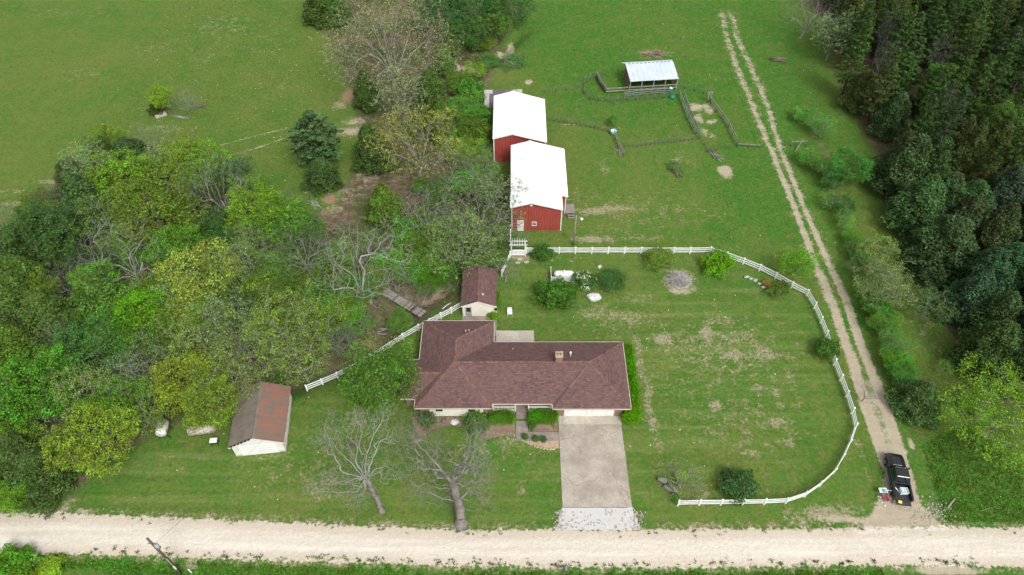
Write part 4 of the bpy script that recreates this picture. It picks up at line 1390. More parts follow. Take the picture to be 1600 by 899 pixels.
farm_fence([(960, 212), (964, 225), (974, 245)], "short old board fence running down from the blue tub", 1.2, 1.2, .16, (.5, .95), (), 'wood_grey', "board_fence")
farm_fence([(852, 146), (885, 142), (912, 136), (916, 124)], "loose wire fence from the far barn towards the round pen", 2.2, 1.1, .11)
farm_fence([(912, 146), (913, 130), (930, 122), (945, 118)], "curved dark wire mesh at the far end of the round pen", 1.6, 1.35, .11, mesh=True)
farm_fence([(913, 148), (922, 156), (945, 160), (975, 158), (1010, 156), (1052, 153)], "dark wire mesh fence round the near side of the shelter pen", 1.8, 1.35, .12, (), (.15, .4, .65, .9, 1.15), mesh=True)
farm_fence([(975, 153), (1010, 149), (1045, 147)], "grey tube rail panel in the shelter pen", 1.8, 1.25, .1, (.4, .8, 1.2), (), 'rail_metal', "pipe_fence")
farm_fence([(932, 122), (937, 132), (946, 145)], "leaning grey slab fence at the end of the shelter pen", .55, 1.35, .30, (.5, 1.1), (), 'wood_grey', "slab_fence")
farm_fence([(1061, 150), (1068, 170), (1078, 195), (1089, 214)], "long green grey pipe fence on the right side of the square pen", 2.4, 1.3, .11, (.3, .75, 1.2), (), 'rail_metal', "pipe_fence")
farm_fence([(1067, 150), (1075, 172), (1083, 192), (1092, 212)], "second pipe fence close beside the first with wire mesh", 2.4, 1.3, .11, (1.15,), (.2, .5, .8), 'rail_metal', "pipe_fence", mesh=True)
farm_fence([(1110, 163), (1122, 178), (1136, 196), (1143, 212), (1151, 227)], "grey rail fence on the track side of the bare dirt run", 2.6, 1.3, .12, (.55, 1.15), (.25, .5, .75), 'wood_grey', "rail_fence", mesh=True)
farm_fence([(1055, 138), (1075, 140), (1092, 144), (1108, 150), (1111, 162)], "leaning wire fence behind the bare dirt run", 1.7, 1.15, .11)
farm_fence([(1152, 229), (1170, 230), (1188, 231)], "low fallen rail fence beside the left wheel rut", 2.4, .8, .14, (.55,), (.3,), 'wood_grey', "rail_fence")
farm_fence([(1235, 229), (1246, 229), (1259, 228)], "short pale rail fence right of the track", 2.0, 1.2, .15, (1.0,), (.4, .7), 'wood_grey', "rail_fence")
farm_fence([(1092, 217), (1104, 232), (1120, 249)], "broken wire fence running down from the pen corner", 1.9, .9, .12, (), (.25, .5, .75), mesh=True)
farm_fence([(1152, 230), (1130, 233), (1104, 238)], "sagging wire across the foot of the bare dirt run", 2.2, .9, .09)

def gate_frame(px, label):
    (x0, y0), (x1, y1) = GP(px)
    o = (x0, y0, 0)
    t = thing("wooden_gateway", label, "gateway")
    t.location = o
    for k, (x, y) in enumerate(((x0, y0), (x1, y1))):
        mb = MB(o)
        mb.tube([(x, y, 0), (x, y, 2.1)], .11, 7)
        mb.build("post", M['wood_grey'], t, True)
    mb = MB(o)
    mb.beam((x0 - .3, y0, 2.15), (x1 + .3, y1, 2.15), .12, .12)
    mb.build("crossbar", M['wood_grey'], t)
gate_frame([(1105, 160), (1109, 160)], "grey wooden post frame at the corner of the dirt run")
o_ = G(1242, 238)
m_ = MB()
m_.beam((0, 0, .05), (1.5, 1.8, 1.3), .13, .13)
q = m_.build("brace_post", M['wood_grey'])
q.location = (o_[0], o_[1], 0)
tag(q, "pale slanting brace pole leaning on the rail fence right of the track", "post")

# ------------------------------------------------------------------ yard objects
def put(o, u, v, dz=0.0):
    x, y = G(u, v)
    o.location = (x, y, h1(x, y) + dz)
    return o

# propane tank with its lattice screen
x, y = G(881, 438)
tk = thing("propane_tank", "white propane tank lying behind a low white lattice screen", "tank", (x, y + .5, 0))
m_ = MB()
prof = [(-1.42, .02), (-1.38, .22), (-1.25, .40), (-1.05, .49), (1.05, .49), (1.25, .40), (1.38, .22), (1.42, .02)]
m_.tube([(px, 0, .78) for px, _ in prof], [r for _, r in prof], 18)
m_.build("tank_body", M['tank_white'], tk, True)
m_ = MB()
m_.tube([(0, 0, 1.25), (0, 0, 1.40)], [.24, .24], 12); m_.tube([(0, 0, 1.40), (0, 0, 1.47)], [.24, .12], 12)
m_.build("valve_dome", M['tank_white'], tk, True)
for px in (-.8, .8):
    m_ = MB()
    m_.box(px - .12, px + .12, -.35, .35, 0, .34)
    m_.build("foot", M['concrete_grey'], tk)
x0, x1, yy = G(861, 440)[0], G(896, 440)[0], G(880, 440.5)[1]
LTO = (x0, yy, 0)
lt = thing("lattice_screen", "low white lattice screen set on two sides of the propane tank", "screen", LTO)
for (x, y) in ((x0, yy), ((x0 + x1) / 2, yy), (x1, yy), (x0, yy + 1.9)):
    m_ = MB(LTO)
    m_.box(x - .06, x + .06, y - .06, y + .06, 0, 1.12)
    m_.build("post", M['white_vinyl'], lt)
for a, b in (((x0, yy), (x1, yy)), ((x0, yy), (x0, yy + 1.9))):
    for z in (.1, .98):
        m_ = MB(LTO)
        m_.beam((a[0], a[1], z), (b[0], b[1], z), .04, .09)
        m_.build("rail", M['white_vinyl'], lt)
    m_ = MB(LTO)
    L = math.hypot(b[0] - a[0], b[1] - a[1])
    dx, dy = (b[0] - a[0]) / L, (b[1] - a[1]) / L
    n = int(L / .14)
    for k in range(-6, n):
        for sgn in (1, -1):
            s0, s1 = k * .14, k * .14 + .85
            if sgn < 0:
                s0, s1 = s1, s0
            c0, c1 = min(max(s0, 0), L), min(max(s1, 0), L)
            if abs(s1 - s0) < .01 or abs(c1 - c0) < .02:
                continue
            za, zb = .13 + .82 * (c0 - s0) / (s1 - s0), .13 + .82 * (c1 - s0) / (s1 - s0)
            of = .008 * sgn
            m_.beam((a[0] + dx * c0 - dy * of, a[1] + dy * c0 + dx * of, za), (a[0] + dx * c1 - dy * of, a[1] + dy * c1 + dx * of, zb), .01, .055)
    tag(m_.build("lattice", M['white_vinyl'], lt), kind='stuff')

def boulder(u, v, r, m, label, seed, cat="boulder", name="boulder", n=9, mm=7):
    mb = MB()
    mb.lump((0, 0, r[2] * .55), r, n, mm, .26, seed)
    o = mb.build(name, M[m])
    tag(o, label, cat)
    return put(o, u, v)
boulder(928, 466, (.95, .7, .38), 'white_stone', "pale grey white boulder on the lawn below the rose bush", 3)
boulder(711, 661, (.5, .42, .28), 'white_stone', "pale boulder in the tan bed under the front windows", 4)
boulder(694, 659, (.38, .35, .3), 'wood_brown', "small rusty brown clump of dead plant beside the pale boulder", 5, "dead plant", "dead_plant")
boulder(937, 418, (.3, .28, .28), 'white_stone', "small white stone above the rose bush", 8, "stone", "stone")
for k, (u, v, s, d) in enumerate(((1166, 434, .4, "first and largest"), (1173, 436, .32, "second"), (1180, 439, .34, "third"), (1187, 444, .3, "fourth"), (1193, 450, .34, "fifth"))):
    boulder(u, v, (s, s * .8, s * .6), 'stone', "%s grey stone from the left in the row beside the fence shrub" % d, 20 + k, "stone", "edging_stone", 7, 5)
for k, (u, v, lb) in enumerate(((809, 411, "pale stepping stone nearest the lawn in front of the arbour"), (812, 406, "pale stepping stone in the middle before the arbour gate"), (823, 410, "pale grey stone beside the dark shrub next to the arbour"))):
    mb = MB()
    mb.lump((0, 0, .05), (.38, .3, .1), 8, 4, .15, 40 + k)
    put(tag(mb.build("stepping_stone", M['stone']), lb, "stone"), u, v)
# stones edging the lower bed by the walk
edge_pts = GP([(818, 689), (824, 692), (831, 695.5), (838, 698.5), (846, 700.5), (854, 702), (862, 702.5), (870, 701.5)])
eo_ = thing("stone_edging", "row of tan stones edging the bed below the front walk", "edging", (edge_pts[0][0], edge_pts[0][1], 0))
pp = resample(edge_pts, .38)
for k, (x, y) in enumerate(pp):
    mb = MB()
    mb.lump((0, 0, .06), (R.uniform(.17, .24), R.uniform(.12, .17), R.uniform(.10, .15)), 7, 4, .18, 60 + k)
    o = mb.build("stone", M['stone_tan'], eo_)
    o.location = (x - edge_pts[0][0], y - edge_pts[0][1], 0)
    o.rotation_euler.z = R.uniform(0, 6)
eo2 = thing("stone_edging", "curved row of rusty stones edging the bed above the front walk", "edging", (3.6, 45.2, 0))
for k in range(12):
    a = math.pi * (1.02 - .9 * k / 11)
    x, y = 3.75 + 1.45 * math.cos(a) * .95, 43.95 + 1.35 * math.sin(a)
    mb = MB()
    mb.lump((0, 0, .05), (.17, .12, .11), 7, 4, .2, 90 + k)
    o = mb.build("stone", M['mulch'], eo2)
    o.location = (x - 3.6, y - 45.2, .02)
    o.rotation_euler.z = a

# brush pile: branches heaped in a ring of pale chips
bp = thing("brush_pile", "heap of grey sticks and branches on the lawn by the fence", "brush pile", (G(1061, 440)[0], G(1061, 440)[1], 0))
mb = MB()
for k in range(420):
    a, r = R.uniform(0, 6.283), abs(R.gauss(0, .85))
    r = min(r, 2.1)
    x, y = r * math.cos(a), r * math.sin(a) * .95
    z = max(.05, 1.0 * (1 - (r / 2.1) ** 1.3) * R.uniform(.3, 1))
    th, L, el = R.uniform(0, 6.283), R.uniform(.5, 1.5), R.uniform(-.35, .35)
    d = Vector((math.cos(th) * math.cos(el), math.sin(th) * math.cos(el), math.sin(el))) * L * .5
    p, q = Vector((x, y, z)) - d, Vector((x, y, z)) + d
    p.z, q.z = max(p.z, .03), max(q.z, .03)
    rad = R.choice((.018, .025, .03, .045))
    mb.tube([p, (p + q) / 2 + Vector((R.uniform(-.06, .06), R.uniform(-.06, .06), .03)), q], [rad, rad * .9, rad * .5], 4)
tag(mb.build("stick_heap", mat("bleached_sticks", (.42, .40, .39), (.27, .25, .235), 2.5, .9), bp), kind='stuff')
for k in range(7):
    mb = MB()
    a = R.uniform(3.6, 5.8)
    p = Vector((1.3 * math.cos(a), 1.3 * math.sin(a), .12))
    d = Vector((math.cos(a + 1.4), math.sin(a + 1.4), .05)) * R.uniform(.6, 1.1)
    mb.tube([p - d, p + d], [.11, .09], 7)
    mb.build("log", M['pale_bark'], bp, True)

def log_heap(u, v, n, L, r, spread, label, m='wood_brown', name="log_pile", cat="log pile", rz=0):
    x, y = G(u, v)
    t = thing(name, label, cat, (x, y, h1(x, y)), rz)
    for k in range(n):
        mb = MB()
        a = R.uniform(-.5, .5)
        c = Vector((R.uniform(-spread, spread), R.uniform(-spread, spread) * .6, r + R.uniform(0, r * 2) * (k > n * .6)))
        d = Vector((math.cos(a), math.sin(a), R.uniform(-.08, .08))) * L * R.uniform(.35, .6)
        rr_ = r * R.uniform(.6, 1.2)
        mb.tube([c - d, c + d * .1 + Vector((0, R.uniform(-.1, .1), 0)), c + d], [rr_, rr_ * .95, rr_ * .7], 7)
        mb.build("log", M[m], t, True)
    return t
log_heap(1058, 272, 7, 1.6, .16, .45, "rotten brown logs lying on the grass in the middle of the barn yard", rz=-1.1)
log_heap(1022, 85, 16, 2.2, .08, 1.5, "heap of brown brushwood behind the livestock shelter", 'wood_brown', "brush_heap", "brushwood", rz=.0)
log_heap(1216, 95, 6, 2.6, .22, .5, "stack of brown cut logs at the edge of the right hand wood", rz=.1)
log_heap(1115, 244, 9, 2.2, .09, .8, "tangle of old fence rails and sticks above the patch of bare soil", 'wood_grey', rz=-.9)
log_heap(967, 237, 6, 2.4, .09, .4, "fallen grey boards along the short fence below the blue tub", 'wood_grey', "board_heap", "boards", rz=-1.1)
log_heap(1242, 182, 5, 2.2, .07, .5, "few pale dead sticks lying beside the bush at the wood edge", 'grey_bark', "stick_heap", "sticks", rz=.9)
log_heap(490, 320, 8, 3.0, .07, .9, "pale fallen branches at the edge of the left wood beside the cedar", 'pale_bark', "fallen_branches", "branches", rz=-.7)
log_heap(595, 512, 5, 2.6, .08, .7, "white bleached branches lying over the creek near the bridge", 'pale_bark', "fallen_branches", "branches", rz=.2)
log_heap(1046, 765, 6, 1.0, .22, .4, "mossy grey stump pieces left of the fence end by the driveway", 'grey_bark', "stump_pieces", "stump", rz=-.9)
log_heap(1034, 752, 4, .9, .22, .25, "old grey stump in front of the bare lilac", 'grey_bark', "tree_stump", "stump", rz=-.4)
log_heap(1486, 787, 1, 1.9, .10, .02, "fallen grey fence post in the grass right of the pickup", 'wood_grey', "fence_post", "post", rz=.75)
log_heap(1480, 794, 1, .8, .05, .02, "thin pale stick beside the fallen fence post", 'pale_bark', "stick", "stick", rz=-.3)
log_heap(1545, 795, 1, 2.0, .04, .02, "long thin dead branch in the grass at the lower right", 'pale_bark', "dead_branch", "branch", rz=.1)
log_heap(655, 690, 4, 1.4, .06, .4, "small heap of dead grey twigs at the left corner of the house bed", 'grey_bark', "twig_heap", "twigs", rz=.6)
log_heap(550, 694, 6, 1.8, .07, .5, "brown heap of fallen limbs below the round green tree", 'wood_brown', "fallen_branches", "branches", rz=0)
log_heap(698, 478, 1, 1.9, .05, .02, "white pipe lying in the grass above the slanting fence", 'white_vinyl', "pipe", "pipe", rz=.45)
m_ = MB()
m_.tube([(0, 0, 0), (.05, .12, 1.0)], [.12, .12], 8)
put(tag(m_.build("gate_post", M['pale_bark'], None, True), "short leaning pale post at the bushes right of the track", "post"), 1434, 666)

# green barrels and the blue tub of the pens
def barrel(u, v, m, m2, label, r=.32, h=.9):
    x, y = G(u, v)
    t = thing("barrel", label, "barrel", (x, y, 0))
    mb = MB()
    mb.tube([(0, 0, 0), (0, 0, .08), (0, 0, h * .5), (0, 0, h - .06), (0, 0, h)], [r * .92, r, r * 1.06, r, r * .94], 14)
    mb.build("body", M[m], t, True)
    mb = MB()
    mb.tube([(0, 0, h), (0, 0, h + .04)], r * .7, 12)
    mb.build("lid", M[m2], t, True)
barrel(1047, 144, 'green_plastic', 'pale_blue', "green plastic barrel with a pale lid in front of the shelter", .5, .9)
barrel(1050, 153, 'green_plastic', 'green_plastic', "dark green tub at the corner of the shelter pen", .55, .5)
x, y = G(958, 210)
t = thing("water_tub", "teal blue tub with a white lid where the pen fences meet", "tub", (x, y, 0), .3)
mb = MB()
mb.tube([(0, 0, 0), (0, 0, .75), (0, 0, .78)], [.48, .58, .55], 14)
mb.build("body", M['teal'], t, True)
mb = MB()
mb.box(-.42, .42, -.36, .36, .785, .85)
mb.build("lid", M['pale_blue'], t, bevel=.05)

# old fuel tanks on the left
def fuel_tank(u, v, L, r, rz, m, label, legs=True):
    x, y = G(u, v)
    t = thing("fuel_tank", label, "tank", (x, y, 0), rz, "old tanks at the edge of the left wood")
    h = r + (.75 if legs else .12)
    prof = [(-L / 2, .02), (-L / 2 + .03, r * .55), (-L / 2 + .12, r * .88), (-L / 2 + .28, r), (L / 2 - .28, r), (L / 2 - .12, r * .88), (L / 2 - .03, r * .55), (L / 2, .02)]
    mb = MB()
    mb.tube([(a, 0, h) for a, _ in prof], [b for _, b in prof], 18)
    mb.build("tank_body", M[m], t, True)
    mb = MB()
    mb.tube([(.2, 0, h + r - .02), (.2, 0, h + r + .12)], .07, 8)
    mb.build("filler_cap", M['steel'], t, True)
    for sx in (-.3, .3):
        for sy in (-1, 1):
            mb = MB()
            mb.beam((sx * L, sy * r * .5, h - r * .8), (sx * L * 1.1, sy * r * 1.0 if legs else sy * r * .6, 0), .06, .06, (1, 0, 0))
            mb.build("leg", M['black_plastic'], t)
    return t
fuel_tank(260, 678, 2.0, .65, math.radians(97), 'tank_rusty', "rust streaked white tank on legs, end on at the wood edge")
fuel_tank(318, 676, 3.3, .58, math.radians(8), 'tank_weathered', "long weathered grey pink tank lying low at the wood edge", False)
x, y = G(337, 694)
t = thing("barbecue_stand", "white topped box on a dark stand by the old garage", "grill", (x, y, 0), .1)
mb = MB()
mb.box(-.42, .42, -.3, .3, .78, .95); mb.box(-.38, .38, -.26, .26, .95, 1.0)
mb.build("lid", M['white_vinyl'], t, bevel=.03)
mb = MB()
mb.box(-.4, .4, -.28, .28, .52, .78)
mb.build("body", M['black_plastic'], t)
for sx in (-.36, .36):
    for sy in (-.24, .24):
        mb = MB()
        mb.box(sx - .03, sx + .03, sy - .03, sy + .03, 0, .52)
        mb.build("leg", M['black_plastic'], t)

# white plastic chair by the garden shed
x, y = G(796.5, 492)
t = thing("lawn_chair", "white plastic lawn chair on the grass right of the garden shed", "chair", (x, y, 0), .05)
mb = MB()
mb.box(-.3, .3, -.28, .26, .42, .47)
mb.build("seat", M['white_vinyl'], t, bevel=.02)
mb = MB()
mb.add([(-.3, .24, .47), (.3, .24, .47), (.28, .42, .98), (-.28, .42, .98), (-.3, .29, .47), (.3, .29, .47), (.28, .47, .98), (-.28, .47, .98)], [(0, 1, 2, 3), (7, 6, 5, 4), (0, 4, 5, 1), (1, 5, 6, 2), (2, 6, 7, 3), (3, 7, 4, 0)])
mb.build("backrest", M['white_vinyl'], t)
for sx in (-.31, .31):
    mb = MB()
    mb.beam((sx, -.26, .66), (sx, .3, .68), .07, .04); mb.beam((sx, -.24, .42), (sx, -.24, .65), .05, .05)
    mb.build("armrest", M['white_vinyl'], t)
    for sy in (-.25, .25):
        mb = MB()
        mb.beam((sx * .9, sy, .42), (sx, sy * 1.15, 0), .05, .05, (1, 0, 0))
        mb.build("leg", M['white_vinyl'], t)

# well slab out in the pasture
x, y = G(251, 180)
t = thing("well_cover", "pale concrete well slab at the foot of the lone tree in the pasture", "well", (x, y, 0), .6)
mb = MB()
mb.box(-1.0, 1.0, -.8, .8, 0, .35)
mb.build("slab", M['concrete_pale'], t, bevel=.04)
mb = MB()
mb.tube([(.15, .1, .35), (.15, .1, .55)], .35, 12)
mb.build("cap", M['concrete_grey'], t, True)
log_heap(283, 184, 5, 3.2, .07, .6, "bare fallen limbs on the grass right of the well slab", 'pale_bark', "fallen_branches", "branches", rz=-.2)
log_heap(308, 168, 8, 2.4, .06, .8, "dark brushwood heap at the right of the lone pasture tree", 'wood_brown', "brush_heap", "brushwood", rz=.2)

# ------------------------------------------------------------------ footbridge over the creek
a0, a1 = Vector(G(598.8, 454, .2) + (0,)), Vector(G(661.5, 491, .2) + (0,))
d = a1 - a0
L = d.length
br = thing("footbridge", "weathered plank footbridge across the creek behind the house", "bridge", (a0.x, a0.y, 0), math.atan2(d.y, d.x))
for sy in (-.5, .5):
    mb = MB()
    mb.box(0, L, sy - .08, sy + .08, -.06, .14)
    mb.build("beam", M['wood_brown'], br)
n = int(L / .24)
for k in range(n):
    if k in (9, 22):
        continue
    mb = MB()
    w = .66 + R.uniform(-.05, .04)
    x0 = k * L / n
    mb.box(x0 + .012, x0 + L / n - .012, -w, w, .14 + R.uniform(0, .012), .19 + R.uniform(0, .015))
    mb.build("plank", M['wood_grey'] if R.random() < .8 else M['wood_brown'], br)

# ------------------------------------------------------------------ the pickup
def loft(sections, caps=True):
    """sections: list of closed rings with the same number of points"""
    mb = MB()
    n = len(sections[0])
    v = [p for s in sections for p in s]
    f = []
    for i in range(len(sections) - 1):
        for k in range(n):
            f.append((i * n + k, i * n + (k + 1) % n, (i + 1) * n + (k + 1) % n, (i + 1) * n + k))
    if caps:
        f += [tuple(reversed(range(n))), tuple((len(sections) - 1) * n + k for k in range(n))]
    return mb.add(v, f)
tx, ty = G(1402.5, 748, .5)
TRZ = -math.radians(9.4)
tr = thing("pickup_truck", "black crew cab pickup parked on the dirt track with its tailgate down", "pickup", (tx, ty, 0), TRZ)
def body_ring(y, hw, zb, zt, ch=.12):
    return [(-hw + .04, y, zb), (hw - .04, y, zb), (hw, y, zb + .12), (hw, y, zt - ch), (hw - ch * .8, y, zt), (-hw + ch * .8, y, zt), (-hw, y, zt - ch), (-hw, y, zb + .12)]
secs = [body_ring(2.95, .72, .5, .92, .1), body_ring(2.85, .88, .42, 1.02), body_ring(2.45, .96, .40, 1.10), body_ring(1.7, .985, .40, 1.16), body_ring(1.25, .985, .40, 1.18), body_ring(.2, .985, .40, 1.18), body_ring(-.85, .985, .40, 1.18)]
loft(secs).build("body", M['black_paint'], tr, True, bevel=0)
# raised centre of the hood
mb = MB()
mb.add([(-.55, 1.3, 1.185), (.55, 1.3, 1.185), (.48, 2.6, 1.105), (-.48, 2.6, 1.105), (-.48, 1.35, 1.235), (.48, 1.35, 1.235), (.42, 2.45, 1.15), (-.42, 2.45, 1.15)], [(4, 5, 6, 7), (0, 1, 5, 4), (1, 2, 6, 5), (2, 3, 7, 6), (3, 0, 4, 7)])
mb.build("hood_scoop", M['black_paint'], tr)
# cab
cab = [(-.90, 1.35, 1.18), (.90, 1.35, 1.18), (.92, -.85, 1.18), (-.92, -.85, 1.18)]
rfp = [(-.70, .62, 1.90), (.70, .62, 1.90), (.72, -.62, 1.92), (-.72, -.62, 1.92)]
mb = MB()
mb.add(cab + rfp, [(0, 1, 5, 4), (1, 2, 6, 5), (2, 3, 7, 6), (3, 0, 4, 7), (4, 5, 6, 7)])
cabo = mb.build("cab", M['black_paint'], tr)
mb = MB()
mb.add([(-.66, .54, 1.905), (.66, .54, 1.905), (.68, -.56, 1.925), (-.68, -.56, 1.925), (-.60, .46, 1.955), (.60, .46, 1.955), (.62, -.50, 1.965), (-.62, -.50, 1.965)], [(4, 5, 6, 7), (0, 1, 5, 4), (1, 2, 6, 5), (2, 3, 7, 6), (3, 0, 4, 7)])
mb.build("roof", M['black_paint'], tr)
def pane(a, b, c, d, ins=.08, out=.012, name="window"):
    P = [Vector(p) for p in (a, b, c, d)]
    cen = sum(P, Vector()) / 4
    nn = (P[1] - P[0]).cross(P[3] - P[0]).normalized()
    if nn.dot(cen - Vector((0, 0, 1.3))) < 0:
        nn = -nn
    q = [p + (cen - p) * ins + nn * out for p in P]
    mb = MB()
    mb.add(q + [p - nn * .02 for p in q], [(0, 1, 2, 3), (7, 6, 5, 4), (0, 4, 5, 1), (1, 5, 6, 2), (2, 6, 7, 3), (3, 7, 4, 0)])
    mb.build(name, M['car_glass'], tr)
pane(cab[0], cab[1], rfp[1], rfp[0], .09, name="windshield")
pane(cab[2], cab[3], rfp[3], rfp[2], .12, name="rear_window")
for s in (-1, 1):
    xb = lambda t: s * (.90 + .02 * t)
    def side(t0, t1, b0, b1):
        pane((s * .905, b0, 1.20), (s * .915, b1, 1.20), (s * .715, t1, 1.89), (s * .705, t0, 1.89), .07, name="side_window")
    side(.55, .06, 1.15, .18)
    side(0, -.56, .10, -.72)
    mb = MB()
    mb.box(s * 1.0 if s > 0 else -1.27, 1.27 if s > 0 else -1.0, .98, 1.14, 1.12, 1.34)
    mb.build("mirror", M['black_plastic'], tr, bevel=.03)
    mb = MB()
    mb.box(min(s * .985, s * 1.13), max(s * .985, s * 1.13), -.75, 1.2, .36, .42)
    mb.build("running_board", M['steel'], tr, bevel=.01)
    for y0, y1 in ((.16, 1.14), (-.78, .12)):
        mb = MB()
        mb.box(min(s * .983, s * 1.0), max(s * .983, s * 1.0), y0, y1, .52, 1.08)
        dr = mb.build("door", M['black_paint'], tr, bevel=.015)
        mb = MB()
        mb.box(min(s * 1.0, s * 1.03), max(s * 1.0, s * 1.03), y0 + .08, y0 + .26, .93, .97)
        mb.build("handle", M['black_plastic'], dr)
    mb = MB()
    mb.box(min(s * .55, s * .9), max(s * .55, s * .9), 2.84, 2.93, .74, .94)
    mb.build("headlight", M['headlamp'], tr, bevel=.03)
    mb = MB()
    mb.box(min(s * .86, s * .985), max(s * .86, s * .985), -2.83, -2.78, .8, 1.2)
    mb.build("tail_light", M['tail_lamp'], tr)
# load bed
mb = MB()
mb.box(-.985, -.80, -2.78, -.87, .45, 1.22); mb.box(.80, .985, -2.78, -.87, .45, 1.22); mb.box(-.80, .80, -.98, -.87, .7, 1.2)
mb.build("bed_side", M['black_paint'], tr, bevel=.02)
mb = MB()
mb.box(-.80, .80, -2.78, -.98, .66, .72)
for k in range(8):
    x = -.7 + k * .2
    mb.box(x - .03, x + .03, -2.76, -1.0, .721, .74)
mb.build("bed_floor", M['bed_liner'], tr)
mb = MB()
mb.box(-.80, .80, -3.36, -2.80, .64, .72)
for k in range(4):
    mb.box(-.72, .72, -3.32 + k * .13, -3.26 + k * .13, .721, .735)
mb.build("tailgate", M['bed_liner'], tr, bevel=.015)
mb = MB()
mb.box(-.95, .95, -2.97, -2.80, .42, .60)
mb.build("rear_bumper", M['steel'], tr, bevel=.03)
mb = MB()
mb.box(-.93, .93, 2.90, 3.02, .42, .66)
mb.build("front_bumper", M['black_plastic'], tr, bevel=.03)
mb = MB()
for k in range(4):
    mb.box(-.5, .5, 2.92, 2.975, .70 + k * .06, .735 + k * .06)
mb.build("grille", M['black_plastic'], tr)
tm = MB()
tm.tube([(-.14, 0, 0), (-.11, 0, 0), (.11, 0, 0), (.14, 0, 0)], [.33, .39, .39, .33], 24)
tme = tm.mesh("tyre", M['tyre'], True)
rm = MB()
rm.tube([(-.145, 0, 0), (.145, 0, 0)], .23, 16)
for k in range(6):
    a = k * math.pi / 3
    rm.beam((.147, .05 * math.cos(a), .05 * math.sin(a)), (.147, .21 * math.cos(a), .21 * math.sin(a)), .05, .012, (1, 0, 0))
    rm.beam((-.147, .05 * math.cos(a), .05 * math.sin(a)), (-.147, .21 * math.cos(a), .21 * math.sin(a)), .05, .012, (1, 0, 0))
rme = rm.mesh("rim", M['rim'])
for x, y in ((-.90, 1.98), (.90, 1.98), (-.90, -1.72), (.90, -1.72)):
    w = bpy.data.objects.new("wheel", None)
    COL.objects.link(w)
    w.parent = tr
    w.location = (x, y, .39)
    link("tyre", tme, w)
    link("rim", rme, w)
    a = MB()
    ang = [i * math.pi / 8 for i in range(9)]
    s = 1 if x > 0 else -1
    xo = s * 1.0
    v = []
    for t in ang:
        for rr_, xx in ((.44, s * .96), (.50, s * .96), (.44, xo + s * .02), (.50, xo + s * .02)):
            v.append((xx, y + rr_ * math.cos(t), .39 + rr_ * math.sin(t)))
    f = []
    for i in range(8):
        for p, q in ((0, 1), (1, 3), (3, 2), (2, 0)):
            f.append((i * 4 + p, i * 4 + q, i * 4 + 4 + q, i * 4 + 4 + p))
    a.add(v, f)
    a.build("wheel_arch", M['black_plastic'], tr)
TM = Matrix.Translation((tx, ty, 0)) @ Matrix.Rotation(TRZ, 4, 'Z')
def at_truck(o, x, y, z, rz=0):
    p = TM @ Vector((x, y, z))
    o.location = p
    o.rotation_euler = (0, 0, TRZ + rz)
    return o
t = thing("storage_tote", "pale blue plastic tote full of white things in the pickup bed", "tote")
mb = MB()
mb.box(-.42, .42, -.33, .33, 0, .04); mb.box(-.42, -.38, -.33, .33, .04, .42); mb.box(.38, .42, -.33, .33, .04, .42); mb.box(-.38, .38, -.33, -.29, .04, .42); mb.box(-.38, .38, .29, .33, .04, .42)
mb.build("bin", M['pale_blue'], t, bevel=.015)
mb = MB()
for k in range(9):
    mb.lump((R.uniform(-.25, .25), R.uniform(-.18, .18), R.uniform(.25, .38)), (.12, .1, .08), 6, 4, .25, 200 + k)
tag(mb.build("contents", M['pale_blue'], t), kind='stuff')
at_truck(t, .18, -1.72, .745, .1)
mb = MB()
mb.box(-.06, .06, -.6, .6, 0, .04)
at_truck(tag(mb.build("white_board", M['white_vinyl'], None, bevel=.01), "long white board lying slantwise in the pickup bed", "board"), -.42, -1.6, .75, .55)
mb = MB()
mb.box(-.19, .19, -.15, .15, 0, .14)
at_truck(tag(mb.build("yellow_case", M['yellow'], None, bevel=.02), "bright yellow case lying on the lowered tailgate", "case"), -.42, -3.06, .738, -.2)
# folding chair and table set down beside the tailgate
def folding_chair(label, m, x, y, rz):
    t = thing("camp_chair", label, "chair")
    mb = MB()
    mb.add([(-.28, -.25, .42), (.28, -.25, .42), (.28, .22, .40), (-.28, .22, .40), (0, 0, .36)], [(0, 1, 4), (1, 2, 4), (2, 3, 4), (3, 0, 4)])
    mb.build("seat", M[m], t)
    mb = MB()
    mb.add([(-.28, .22, .42), (.28, .22, .42), (.30, .40, .92), (-.30, .40, .92)], [(0, 1, 2, 3)])
    mb.build("backrest", M[m], t)
    for s in (-1, 1):
        for a, b in (((s * .28, -.25, .42), (s * .24, .30, 0)), ((s * .28, .22, .42), (s * .26, -.30, 0)), ((s * .28, .2, .40), (s * .30, .41, .93)), ((s * .31, -.28, .62), (s * .31, .3, .64))):
            mb = MB()
            mb.tube([a, b], .018, 6)
            mb.build("leg" if b[2] == 0 else "frame_bar", M['steel'], t, True)
    return at_truck(t, x, y, 0, rz)
folding_chair("red folding chair standing left of the pickup tailgate", 'red_cloth', -1.62, -2.72, .5)
t = thing("folding_table", "pale teal folding table standing left of the pickup bed", "table")
mb = MB()
mb.box(-.45, .45, -.3, .3, .66, .70)
mb.build("tabletop", M['pale_blue'], t, bevel=.01)
for sx in (-.38, .38):
    for sy in (-.24, .24):
        mb = MB()
        mb.tube([(sx, sy, 0), (sx * .95, sy, .66)], .018, 6)
        mb.build("leg", M['steel'], t)
at_truck(t, -1.95, -1.85, 0, .15)
mb = MB()
mb.lump((0, 0, .12), (.25, .18, .14), 8, 6, .1, 5)
at_truck(tag(mb.build("bag", M['teal'], None, True), "teal bag sitting on the folding table", "bag"), -1.85, -1.95, .70)
mb = MB()
mb.beam((-.4, 0, .02), (.4, .05, .02), .06, .04)
